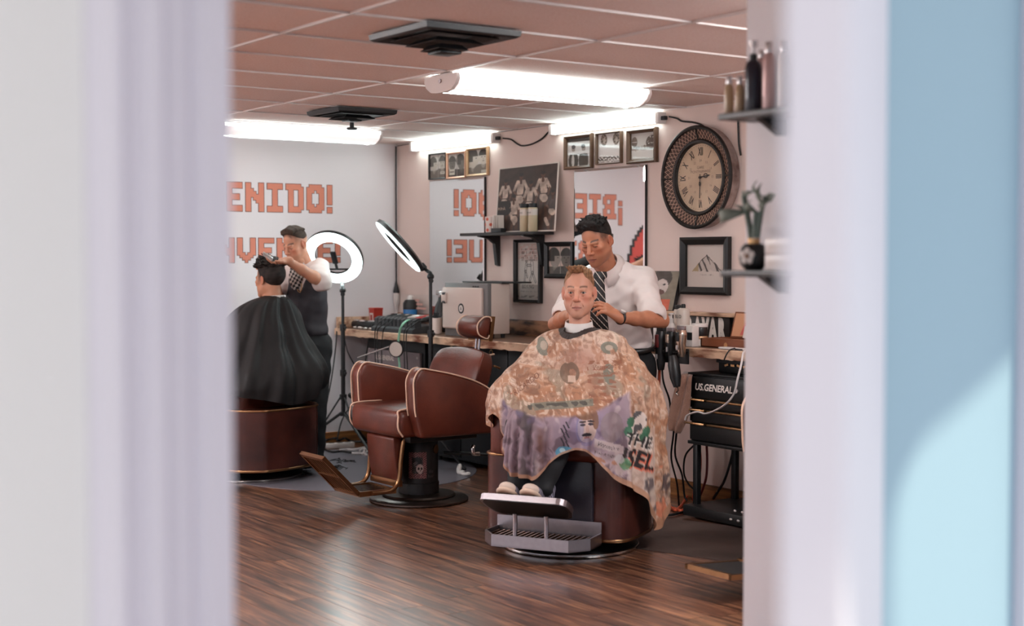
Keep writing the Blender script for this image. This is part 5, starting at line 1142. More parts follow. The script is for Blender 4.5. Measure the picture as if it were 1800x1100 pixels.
shelf_bottle(1273, 1290, 133, 'small amber bottle with silver cap at the left end of the top shelf', M_amber, M_silvc, .22, S1, PY-.10)
shelf_bottle(1292, 1309, 134, 'second small amber bottle with silver cap on the top shelf', M_amber, M_silvc, .22, S1, PY-.10)
shelf_bottle(1309, 1339, 72, 'tall dark violet pump bottle on the top shelf', M_darkb, M_silvc, .28, S1, PY-.10, pump=True)
shelf_bottle(1340, 1362, 74, 'tall rosy silver bottle right of the dark pump bottle', M_pinkb, M_silvc, .16, S1, PY-.09)
shelf_bottle(1330, 1346, 88, 'slim rosy bottle behind the dark pump bottle', M_pinkb, M_silvc, .12, S1, PY-.035)
shelf_bottle(1366, 1386, 72, 'pale bottle fading behind the blurred door edge', M_whitep, M_silvc, .16, S1, PY-.09)
# pot with a skull-like pale face, and bamboo
pc_ = pl(1325, 455, 1, PY-.10); z0 = S2[2]
pt = thing('plant_pot', 'round black pot with a pale flower-shaped face and leafy stalks', 'plant', (pc_[0], PY-.10, z0+.0005)); pr_ = 26/FPX*np.dot(pc_-CAM, CF)
MB().lathe([(pr_*.55, 0), (pr_*.9, pr_*.4), (pr_, pr_*.95), (pr_*.85, pr_*1.55), (pr_*.6, pr_*1.8), (pr_*.55, pr_*1.78)], n=28).build('pot', M_black, pt, smooth=50)
fm = MB(); dv = Vector((.35, -1, 0)).normalized(); sd_ = Vector((dv.y*-1, dv.x, 0))*-1
for k in range(5):
    a = PI/2+2*PI*k/5; c = dv*pr_*.99+Vector((0, 0, pr_*.95))+(sd_*math.cos(a)+Vector((0, 0, math.sin(a))))*pr_*.33; fm.ball(tuple(c), (pr_*.26, pr_*.14, pr_*.26), 12, 8)
fm.build('pale_face', M_paper, pt, smooth=60); MB().ball(tuple(dv*pr_*1.1+Vector((0, 0, pr_*.95))), (pr_*.14, pr_*.1, pr_*.14), 10, 6).build('face_centre', mat('ochre_spot', rgb(160, 120, 90), .5), pt)
MB().cyl((0, 0, pr_*1.7), (0, 0, pr_*2.15), pr_*.42, n=18).build('ribbon', M_brass, pt)
M_leaf = mat('dusty_green_leaf', rgb(122, 128, 116), .55, var=.2, scale=20); M_stem = mat('green_stem', rgb(84, 98, 88), .5, var=.15, scale=20)
def pix_rel(u, v, y=PY-.10): return Vector(pl(u, v, 1, y))-pt.location
for k, (pts, r) in enumerate(([[(1320, 418), (1317, 395), (1312, 370), (1308, 345)], .009], [[(1328, 418), (1329, 395), (1331, 372)], .011], [[(1332, 418), (1335, 395), (1340, 365), (1346, 345)], .007])):
    MB().tube(spline([tuple(pix_rel(*p)) for p in pts], 5), r, 8).build('stalk', M_stem, pt, smooth=60)
def leaf(a, b, w, bend):
    A_ = pix_rel(*a); B_ = pix_rel(*b); d = B_-A_; sd2 = d.cross(Vector((0, 1, 0))).normalized(); b_ = MB(); n = 7; vs = []
    for i in range(n+1):
        s = i/n; c = A_+d*s+Vector((0, -bend*math.sin(PI*s), 0)); ww = w*math.sin(PI*min(.98, s*.9+.08)); vs += [tuple(c-sd2*ww), tuple(c+Vector((0, .004, 0))), tuple(c+sd2*ww)]
    b_.add(vs, [[i*3+k, i*3+k+1, i*3+4+k, i*3+3+k] for i in range(n) for k in range(2)]); o = b_.build('leaf', M_leaf, pt, smooth=80); md = o.modifiers.new('s', 'SOLIDIFY'); md.thickness = .0015
for a, b, w, bd in (((1310, 372), (1268, 388), .02, .05), ((1312, 362), (1305, 335), .012, .0), ((1330, 372), (1320, 352), .014, .03), ((1316, 380), (1290, 360), .010, -.03), ((1342, 360), (1338, 322), .010, .02), ((1344, 352), (1362, 342), .014, .0), ((1344, 348), (1330, 318), .007, .03), ((1340, 372), (1352, 352), .012, .02), ((1314, 345), (1326, 336), .009, .02)): leaf(a, b, w, bd)
# small white frame and white cartons on the lower shelf
c = pl(1385, 420, 1, PY-.05); z1 = pl(1372, 355, 1, PY-.05)[2]
t = thing('picture_frame', 'small white frame standing on the lower right shelf above white cartons', 'picture', (c[0]+.02, PY-.05, z0+.10), rot=(-.06, 0, 0)); MB().bx((0, -.012, 0), (.13, 0, z1-z0-.10), .002).build('frame', M_whitep, t); MB().bx((.02, -.0145, .02), (.11, -.0125, z1-z0-.13)).build('print', M_paper, t, smooth=None)
t = thing('carton', 'stack-top white carton under the small white frame', 'carton', (c[0], PY-.07, z0+.05)); MB().bx((-.02, -.06, 0), (.3, .06, .048), .003).build('box', M_whitep, t); MB().bx((0, -.062, .015), (.2, -.0603, .03)).build('stripe', M_label, t, smooth=None)
t = thing('carton', 'lower white carton resting on the right shelf board', 'carton', (c[0], PY-.07, z0+.0005)); MB().bx((-.02, -.06, 0), (.3, .06, .048), .003).build('box', M_whitep, t); MB().bx((0, -.062, .015), (.2, -.0603, .03)).build('stripe', M_label, t, smooth=None)

# ================================================================ PEOPLE : distance-field sculpting
def unit(v): v = np.asarray(v, float); return v/np.linalg.norm(v)
class Field:
    def __init__(s, lo, hi, h):
        s.lo = np.array(lo, float); s.h = h; s.n = np.ceil((np.array(hi)-s.lo)/h).astype(int)+1
        s.ax = [(s.lo[i]+h*np.arange(s.n[i])).astype(np.float32) for i in range(3)]; s.D = np.full(s.n, .2, np.float32)
    def reg(s, lo, hi):
        sl = []
        for i in range(3):
            a = int(np.floor((lo[i]-s.lo[i])/s.h)); b = int(np.ceil((hi[i]-s.lo[i])/s.h))+1
            a = max(0, a); b = min(int(s.n[i]), b)
            if b <= a: return None, None
            sl.append(slice(a, b))
        sl = tuple(sl); P = np.meshgrid(*[s.ax[i][sl[i]] for i in range(3)], indexing='ij', sparse=True); return sl, P
    def comb(s, sl, d, k, sub):
        D = s.D[sl]
        if sub: d = -d; hh = np.clip(.5-.5*(D-d)/k, 0, 1); s.D[sl] = D*(1-hh)+d*hh+k*hh*(1-hh)
        else: hh = np.clip(.5+.5*(D-d)/k, 0, 1); s.D[sl] = D*(1-hh)+d*hh-k*hh*(1-hh)
    def cone(s, a, b, ra, rb=None, k=.012, sub=False):
        rb = ra if rb is None else rb; a = np.array(a, float); b = np.array(b, float); m = max(ra, rb)+k+3*s.h+.01
        sl, P = s.reg(np.minimum(a, b)-m, np.maximum(a, b)+m)
        if sl is None: return s
        d = b-a; L2 = max(d@d, 1e-9); t = np.clip(((P[0]-a[0])*d[0]+(P[1]-a[1])*d[1]+(P[2]-a[2])*d[2])/L2, 0, 1)
        r = np.sqrt((P[0]-a[0]-t*d[0])**2+(P[1]-a[1]-t*d[1])**2+(P[2]-a[2]-t*d[2])**2)-(ra+(rb-ra)*t); s.comb(sl, r.astype(np.float32), k, sub); return s
    def chain(s, pts, rs, k=.02):
        for i in range(len(pts)-1): s.cone(pts[i], pts[i+1], rs[i], rs[i+1], k)
        return s
    def ell(s, c, r, k=.012, R=None, sub=False):
        c = np.array(c, float); r = np.array(r, float); m = r.max()+k+3*s.h+.01; sl, P = s.reg(c-m, c+m)
        if sl is None: return s
        q = [P[0]-c[0], P[1]-c[1], P[2]-c[2]]
        if R is not None: R = np.array(R); q = [q[0]*R[0, j]+q[1]*R[1, j]+q[2]*R[2, j] for j in range(3)]
        k0 = np.sqrt((q[0]/r[0])**2+(q[1]/r[1])**2+(q[2]/r[2])**2); k1 = np.sqrt((q[0]/r[0]**2)**2+(q[1]/r[1]**2)**2+(q[2]/r[2]**2)**2)
        s.comb(sl, (k0*(k0-1)/np.maximum(k1, 1e-6)).astype(np.float32), k, sub); return s
    def plane(s, p, n, k=.004):      # keep the side the normal points away from
        n = unit(n); P = np.meshgrid(*s.ax, indexing='ij', sparse=True); d = (P[0]-p[0])*n[0]+(P[1]-p[1])*n[1]+(P[2]-p[2])*n[2]
        s.D = np.maximum(s.D, d.astype(np.float32)); return s
    def grid(s): return np.meshgrid(*s.ax, indexing='ij', sparse=True)
    def bumps(s, amp, freq, seed=0, oct=2, stretch=(1, 1, 1), mask=None):
        r = np.random.RandomState(seed); P = s.grid(); out = np.zeros(s.n, np.float32); a = 1; f = freq
        for o in range(oct):
            for _ in range(4):
                d = unit(r.normal(size=3))*f*(1+.4*r.rand())*np.array(stretch); out += a*np.sin(P[0]*d[0]+P[1]*d[1]+P[2]*d[2]+r.rand()*6.28)
            f *= 2.1; a *= .5
        out *= amp/2.4
        if mask is not None: out = out*mask
        s.D = s.D+out; return s
    def mesh(s):
        D = s.D; neg = D < 0; n = s.n-1
        c = sum(neg[i:i+n[0], j:j+n[1], k:k+n[2]].astype(np.int8) for i in (0, 1) for j in (0, 1) for k in (0, 1))
        act = (c > 0) & (c < 8); ids = np.full(n, -1, np.int64); I = np.argwhere(act); ids[act] = np.arange(len(I))
        acc = np.zeros((len(I), 3)); cnt = np.zeros(len(I))
        cor = [(i, j, k) for i in (0, 1) for j in (0, 1) for k in (0, 1)]
        val = {q: D[I[:, 0]+q[0], I[:, 1]+q[1], I[:, 2]+q[2]] for q in cor}
        for q in cor:
            for a in range(3):
                if q[a] == 0:
                    p = list(q); p[a] = 1; p = tuple(p); v0, v1 = val[q], val[p]; m = (v0 < 0) != (v1 < 0)
                    t = np.where(m, v0/np.where(m, v0-v1, 1), 0); e = np.array(q, float)[None]+np.eye(3)[a][None]*t[:, None]; acc[m] += e[m]; cnt[m] += 1
        V = s.lo+s.h*(I+acc/cnt[:, None]); F = []
        for a in range(3):
            b, c_ = (a+1) % 3, (a+2) % 3; sl0 = [slice(None)]*3; sl1 = [slice(None)]*3; sl0[a] = slice(0, -1); sl1[a] = slice(1, None)
            x = neg[tuple(sl0)] != neg[tuple(sl1)]; E_ = np.argwhere(x); ok = (E_[:, b] > 0) & (E_[:, c_] > 0) & (E_[:, b] < s.n[b]-1) & (E_[:, c_] < s.n[c_]-1); E_ = E_[ok]
            q = []
            for db, dc in ((0, 0), (-1, 0), (-1, -1), (0, -1)):
                T = E_.copy(); T[:, b] += db; T[:, c_] += dc; q.append(ids[T[:, 0], T[:, 1], T[:, 2]])
            q = np.stack(q, 1); fl = neg[E_[:, 0], E_[:, 1], E_[:, 2]]; q[fl] = q[fl]; q[~fl] = q[~fl][:, ::-1]; F.append(q)
        F = np.concatenate(F); F = F[(F >= 0).all(1)]; return V, F
def np_mesh(name, V, F, cols=None):
    me = bpy.data.meshes.new(name); V = np.ascontiguousarray(V, np.float32); F = np.ascontiguousarray(F, np.int32)
    me.vertices.add(len(V)); me.vertices.foreach_set('co', V.ravel()); me.loops.add(F.size); me.loops.foreach_set('vertex_index', F.ravel())
    me.polygons.add(len(F)); me.polygons.foreach_set('loop_start', np.arange(0, F.size, F.shape[1], dtype=np.int32)); me.polygons.foreach_set('use_smooth', np.ones(len(F), bool)); me.update(calc_edges=True); me.validate()
    if cols is not None: vcol(me, cols)
    return me
def relax(V, F, n=1, w=.5):
    for _ in range(n):
        acc = np.zeros_like(V); cnt = np.zeros(len(V))
        for i in range(F.shape[1]):
            a, b = F[:, i], F[:, (i+1) % F.shape[1]]
            np.add.at(acc, a, V[b]); np.add.at(cnt, a, 1); np.add.at(acc, b, V[a]); np.add.at(cnt, b, 1)
        V = V*(1-w)+w*acc/np.maximum(cnt, 1)[:, None]
    return V
def joined(parts):
    V = []; F = []; C_ = []; k = 0
    for v, f, c in parts: V.append(v); F.append(f+k); C_.append(np.broadcast_to(c, v.shape)); k += len(v)
    return np.concatenate(V), np.concatenate(F), np.concatenate(C_)
M_skin = mat('skin', (1, 1, 1, 1), .48, attr=True, sss=.12, bump=.05, bscale=400)
M_hairm = mat('hair', (1, 1, 1, 1), .6, spec=.3, attr=True, bump=.4, bscale=260)
M_eye = mat('eye', (1, 1, 1, 1), .12, attr=True)
M_cloth = mat('cloth_print', (1, 1, 1, 1), .62, attr=True, bump=.08, bscale=500)
M_shirt = mat('white_shirt_cotton', rgb(226, 212, 208), .75, var=.02, scale=30, bump=.08, bscale=500)
M_trous = mat('black_trouser_cloth', rgb(30, 30, 33), .8, var=.15, scale=40, bump=.1, bscale=500)
M_vest = mat('charcoal_waistcoat', rgb(52, 48, 54), .6, var=.12, scale=60, bump=.1, bscale=600)
M_cape = mat('black_cape_nylon', rgb(34, 32, 33), .62, spec=.3, var=.15, scale=10, bump=.05, bscale=200)
M_shoe = mat('dark_shoe_leather', rgb(28, 24, 24), .35, var=.1, scale=20)

def head_mesh(tone, lip, look_down=0, stubble=0, fade=None, hair_rgb=(30, 24, 22), jaw=1.0, open_=.0046, age=0):
    f = Field((-.105, -.125, -.215), (.105, .135, .135), .0024)
    f.ell((0, -.014, .032), (.0745, .094, .086), .01)
    f.ell((0, .024, -.04), (.060*jaw, .064, .082), .03)
    for s in (-1, 1):
        f.cone((s*.051*jaw, .002, -.052), (s*.016, .068, -.102), .019, .017, .03)
        f.ell((s*.044, .056, -.018), (.022, .022, .018), .022)
        f.ell((s*.034, .05, -.06), (.02, .02, .028), .02)
    f.ell((0, .074, -.107), (.021, .018, .016), .018); f.ell((0, .066, -.07), (.032, .025, .032), .02)
    for s in (-1, 1):
        f.ell((s*.031, .092, -.003), (.019, .014, .012), .012, sub=True)
        f.cone((s*.040, .074, .0155), (s*.014, .085, .0165), .0068, .0072, .014)
    f.cone((0, .082, .012), (0, .108, -.032), .0085, .0115, .010); f.cone((0, .085, .014), (0, .094, -.012), .0075, .008, .006)
    for s in (-1, 1): f.ell((s*.0135, .097, -.036), (.0085, .011, .0075), .006)
    for s in (-1, 1): f.ell((s*.0065, .103, -.0445), (.0036, .006, .003), .003, sub=True)
    # eyelids with an opening
    for s in (-1, 1):
        c = np.array((s*.0315, .070, -.0015)); sl, P = f.reg(c-.024, c+.024); x, y, z = P[0]-c[0], P[1]-c[1], P[2]-c[2]
        sp = np.sqrt(x*x+y*y+z*z)-.0146; g = np.abs(z-(-.004*look_down))-(open_*(1-.78*look_down))*(1-(x/.0145)**2); lid = np.maximum(sp, -g)
        f.comb(sl, lid.astype(np.float32), .003, False)
    zc = -.0725
    for s in (-1, 1):
        f.cone((s*.0215, .083, zc-.001), (s*.005, .0925, zc+.0045), .0036, .0055, .005); f.cone((s*.019, .083, zc-.002), (0, .0915, zc-.0065), .0036, .0066, .005)
    f.cone((-.0225, .088, zc-.0005), (0, .0995, zc-.0005), .0014, .0014, .002, sub=True); f.cone((.0225, .088, zc-.0005), (0, .0995, zc-.0005), .0014, .0014, .002, sub=True)
    if age:
        for s in (-1, 1): f.cone((s*.02, .092, -.04), (s*.031, .078, -.072), .0022, .0022, .004, sub=True); f.cone((s*.02, .083, -.018), (s*.038, .074, -.02), .0018, .0018, .004, sub=True)
        f.cone((-.03, .091, .045), (.03, .091, .045), .0014, .0014, .003, sub=True); f.cone((-.028, .087, .058), (.028, .087, .058), .0014, .0014, .003, sub=True)
    for s in (-1, 1):                                    # ears
        Re = np.array(Euler((-.18, 0, s*.42)).to_matrix())
        f.ell((s*.080, -.008, -.004), (.0065, .0185, .031), .005, Re); f.ell((s*.0865, -.006, .0), (.004, .010, .018), .004, Re, sub=True); f.ell((s*.077, -.002, -.03), (.006, .009, .010), .005)
    f.cone((0, -.022, -.06), (0, -.030, -.165), .053, .054, .03); f.cone((0, .02, -.13), (0, .01, -.16), .016, .016, .03)
    V, F = f.mesh(); V = relax(V, F, 1, .35)
    x, y, z = V.T; c = np.tile(lin(tone), (len(V), 1)).astype(np.float32)
    nn = nz(V, 60, 3)[:, None]; c *= 1+.05*nn
    def w(m): return np.clip(m, 0, 1)[:, None]
    def mixc(col, k): nonlocal c; c = c*(1-k)+lin(col)*k
    g = lambda cx, cy, cz, r: np.exp(-((np.abs(x)-cx)**2+(y-cy)**2+(z-cz)**2)/r**2)
    red = (tone[0]*1.0, tone[1]*.8, tone[2]*.78)
    mixc(red, w(.55*g(.04, .07, -.03, .022)+.6*g(0, .108, -.035, .016)+.7*g(.085, -.005, 0, .025)))
    front = y > .055
    mixc(lip, w(.85*((np.abs(z-zc+.001) < .0095*(1-(x/.026)**2)) & front & (np.abs(x) < .025))))
    mixc((60, 34, 30), w(.7*((np.abs(z-zc+.0005) < .0017) & front & (np.abs(x) < .024))))
    if stubble: mixc((tone[0]*.55, tone[1]*.55, tone[2]*.56), w(stubble*np.clip((-.052-z)/.02, 0, 1)*np.clip((y-.0)/.03, 0, 1)*np.clip((z+.135)/.02, 0, 1)*(~((np.abs(z-zc) < .008) & (np.abs(x) < .02)))))
    hr_ = np.array(hair_rgb)
    brow = np.exp(-(((z-(.0245+.0035*np.sin(np.clip((np.abs(x)-.012)/.04, 0, 1)*2.9)))/.0044)**2))*(np.abs(x) > .013)*(np.abs(x) < .05)*(y > .045)
    mixc(hr_*(.8-.35*age), w((.9-.1*age)*brow))
    xs = np.abs(np.abs(x)-.0315); lash = (np.abs(z-(-.0015-.004*look_down)-(open_*(1-.78*look_down))*(1-(xs/.0145)**2)) < .0018) & (xs < .0145) & (y > .05)
    mixc((40, 26, 24), w(.75*lash)); mixc((tone[0]*.82, tone[1]*.72, tone[2]*.7), w(.4*g(.032, .08, -.016, .012)))
    if fade is not None:                                  # clipped hair at the sides and back, coloured on the scalp
        line = fade[0]; side = np.clip((z-line)/fade[1], 0, 1)*np.clip((.052-y)/.014, 0, 1)*(np.abs(x) < .0785)
        side = np.maximum(side, np.clip((z-.052)/.02, 0, 1)*np.clip((.066-y)/.01, 0, 1)*(fade[2] > .5)); n2 = .8+.2*nz(V, 260, 9)
        mixc(hr_, w(side*fade[3]*n2))
    eyes = []
    for s in (-1, 1):
        n, m = 20, 14; b = MB().ball((0, 0, 0), .0124, n, m); P = np.array(b.v); d = P/.0124; gaze = unit((0, 1, -.45*look_down)); q = d@gaze; col = np.tile(lin((186, 174, 168)), (len(P), 1)); col[q > .875] = lin((78, 66, 56)); col[q > .965] = lin((14, 12, 12))
        eyes.append((P+np.array((s*.0315, .0705, -.0015)), b.f, col))
    return V, F, c, eyes
def hair_mesh(kind, rgb_, seed=1):
    h = .0026; f = Field((-.115, -.14, -.12), (.115, .15, .185), h); r = np.random.RandomState(seed)
    if kind == 'short':                                   # textured black crop, longer on top, clipped sides
        f.ell((0, -.015, .036), (.0766, .0955, .0885), .004); f.ell((0, -.012, .086), (.064, .070, .048), .03)
        for k in range(330):
            a = r.rand()*6.28; q = math.sqrt(r.rand()); p = np.array((.066*q*math.cos(a), -.012+.074*q*math.sin(a), .122-.036*q*q)); d = np.array((r.normal()*.013, .004+.014*r.rand(), .010+.014*r.rand())); f.cone(p, p+d, .0085, .0035, .007)
        for k in range(60):
            x0 = r.uniform(-.05, .05); f.cone((x0, .042, .098-abs(x0)*.3), (x0+r.normal()*.008, .056+.006*r.rand(), .116+.02*r.rand()-abs(x0)*.3), .009, .004, .010)
        P = f.grid(); cut = P[1]*.60-(P[2]-.046)*.9-.012+0*P[0]   # hairline at the brow
        side = .004-P[2]+np.clip(P[1]-.01, 0, 9)*1.5+0*P[0]; f.D = np.maximum(f.D, np.maximum(cut, side).astype(np.float32))
    elif kind == 'pompadour':                             # combed back, clipped sides
        f.ell((0, -.015, .036), (.0758, .0952, .088), .004); f.ell((.004, -.008, .086), (.056, .066, .042), .035)
        for k in range(60):
            x0 = -.055+.11*k/59; z0 = .010*r.rand(); f.chain([(x0*.9, .052, .094+z0*.5-abs(x0)*.2), (x0, .038, .120+z0-abs(x0)*.3), (x0*1.05, .0, .128+z0-abs(x0)*.5), (x0*1.1, -.07, .104-abs(x0)*.35)], [.006, .008, .008, .006], .006)
        P = f.grid(); f.D = np.maximum(f.D, np.maximum(P[1]*.55-(P[2]-.050)*.9-.006+0*P[0], .030-P[2]+np.clip(P[1], 0, 9)*1.2+0*P[0]).astype(np.float32))
    elif kind == 'thin':                                  # receding fair hair with a standing tuft
        f.ell((0, -.018, .036), (.0765, .094, .088), .004)
        P = f.grid(); rec = .070-.028*np.cos(np.clip(np.abs(P[0])/.05, 0, 1)*3.14); f.D = np.maximum(f.D, np.maximum(P[1]-rec*.62+.0*P[2], .022-P[2]+np.clip(P[1]+.0, 0, 9)*.9).astype(np.float32))
        for k in range(70):
            x0 = .006+r.normal()*.016; y0 = .03+r.rand()*.04; p = np.array((x0, y0, .112-.10*max(0, y0-.03))); f.cone(p-np.array((0, 0, .008)), p+np.array((r.normal()*.010+.004, .008+r.rand()*.012, .004+.014*r.rand())), .006, .002, .005)
        for k in range(60):
            x0 = r.uniform(-.06, .06); y0 = r.uniform(-.06, .03); z0 = .034+.085*math.sqrt(max(0, 1-(x0/.076)**2-((y0+.018)/.094)**2)); f.cone((x0, y0, z0), (x0*1.05, y0-.02, z0+.008), .006, .003, .006)
    else:                                                 # thick messy dark hair
        f.ell((0, -.020, .032), (.087, .108, .096), .01); f.ell((0, .004, .094), (.082, .108, .060), .03)
        for k in range(620):
            a = r.rand()*6.28; q = math.sqrt(r.rand()); p = np.array((.082*q*math.cos(a), .002+.112*q*math.sin(a), .138-.060*q*q)); d = np.array((p[0]*.25+r.normal()*.014, .012+p[1]*.2+r.normal()*.012, .012+.018*r.rand()-.02*q)); f.cone(p, p+d*1.3, .009, .0025, .005)
        for k in range(120):
            p = np.array((r.uniform(-.06, .06), .075+.03*r.rand(), .07+.04*r.rand())); f.cone(p, p+np.array((r.normal()*.01, .03+.02*r.rand(), -.004-.02*r.rand())), .008, .0025, .005)
        P = f.grid(); f.D = np.maximum(f.D, np.maximum((P[1]-.06)*.8-(P[2]-.055)*.9, np.minimum(-.055-P[2]+0*P[1], 9)+np.clip(P[1]+.03, 0, 9)*2.2*(1+0*P[2])).astype(np.float32))
        f.D = np.maximum(f.D, (.02-P[2]+0*P[0]+0*P[1]-np.clip(-P[1]-.012, 0, 9)*3).astype(np.float32))
    V, F = f.mesh(); n_ = nz(V*np.array((1, .35, .6)), 420, seed, 2)[:, None]; c = lin(rgb_)[None]*(1+.45*n_); return V, F, c.astype(np.float32)
def rescale(root, k):
    # smaller figure nearer by: the same pose at k of its size, standing on the floor again
    M = Matrix.Translation((0, 0, CAM[2]*(1-k))) @ Matrix.Scale(k, 4)
    for ch in root.children_recursive: ch.data.transform(M)
    root.location = (CAM[0]+k*(root.location.x-CAM[0]), CAM[1]+k*(root.location.y-CAM[1]), 0)
def frame_of(fwd, up):
    f = unit(fwd); r = unit(np.cross(f, up)); u = np.cross(r, f); return np.stack([r, f, u], 1)     # columns: right, forward, up
def put_head(person, org, R, scale, centre, hm, hair, hair_name='hair'):
    T = lambda V: (V*scale)@R.T+centre-org
    V, F, c, eyes = hm
    for P, fs, col in eyes:
        me = bpy.data.meshes.new('eye'); me.from_pydata([tuple(p) for p in T(P)], [], fs); me.polygons.foreach_set('use_smooth', [True]*len(fs)); vcol(me, col); link('eye', me, M_eye, person)
    hv, hf, hc = hair; link(hair_name, np_mesh('hair', T(hv), hf, hc), M_hairm, person)
    return T(V), F, c
def hand_into(f, wrist, ydir, xdir, curls, side=1, scale=1.0, spread=.12, thumb=(.75, .55, -.35), tcurl=.35):
    """palm and five fingers; ydir palm direction, xdir towards the index finger"""
    y = unit(ydir); z = unit(np.cross(xdir, y))*side; x = unit(np.cross(y, z))*side; S = scale; w = np.array(wrist, float)
    if np.dot(x, xdir) < 0: x = -x
    bx_ = (.030, .0105, -.0095, -.0275); ln = (.074, .082, .076, .060); base_ = (.088, .092, .088, .080)
    for b_, l_ in zip(bx_, base_): f.cone(w+x*b_*.55*S+y*.012*S, w+(x*b_+y*l_)*S, .0175*S, .0125*S, .012)
    f.cone(w-y*.02*S, w+y*.03*S, .025*S, .024*S, .012)
    for i in range(4):
        p = w+(x*bx_[i]+y*base_[i])*S; a = 0; c = curls[i]; fan = spread*(bx_[i]/.03)
        for seg, (fr_, ra, rb) in enumerate(((.45, .0098, .009), (.30, .009, .0084), (.25, .0084, .0068))):
            a += c*(1, 1.15, .8)[seg]; d = unit(y*math.cos(a)-z*math.sin(a)+x*fan*math.cos(a)); q = p+d*ln[i]*fr_*S; f.cone(p, q, ra*S, rb*S, .0035); p = q
    p = w+(x*.022+y*.022)*S; d = unit(x*thumb[0]+y*thumb[1]+z*thumb[2]); q = p+d*.045*S; f.cone(p, q, .0155*S, .0125*S, .012)
    d2 = unit(d+y*tcurl-x*tcurl*.6); q2 = q+d2*.034*S; f.cone(q, q2, .0115*S, .0105*S, .004); d3 = unit(d2+y*tcurl*.6-x*tcurl*.4); f.cone(q2, q2+d3*.028*S, .0105*S, .0078*S, .004)
def bounds(pts, m): P = np.array(pts); return P.min(0)-m, P.max(0)+m
def A3(u, v, d): return at(u, v, d)
def cdir(r, u, t): return CR*r+CU*u-CF*t                 # direction given in camera right / up / toward
def seg_mesh(build, pts, m, h, tone, relax_n=1):
    lo, hi = bounds(pts, m); f = Field(lo, hi, h); build(f); V, F = f.mesh(); V = relax(V, F, relax_n, .4); c = lin(tone)[None]*(1+.05*nz(V, 70, 5)[:, None]); return V, F, c.astype(np.float32)

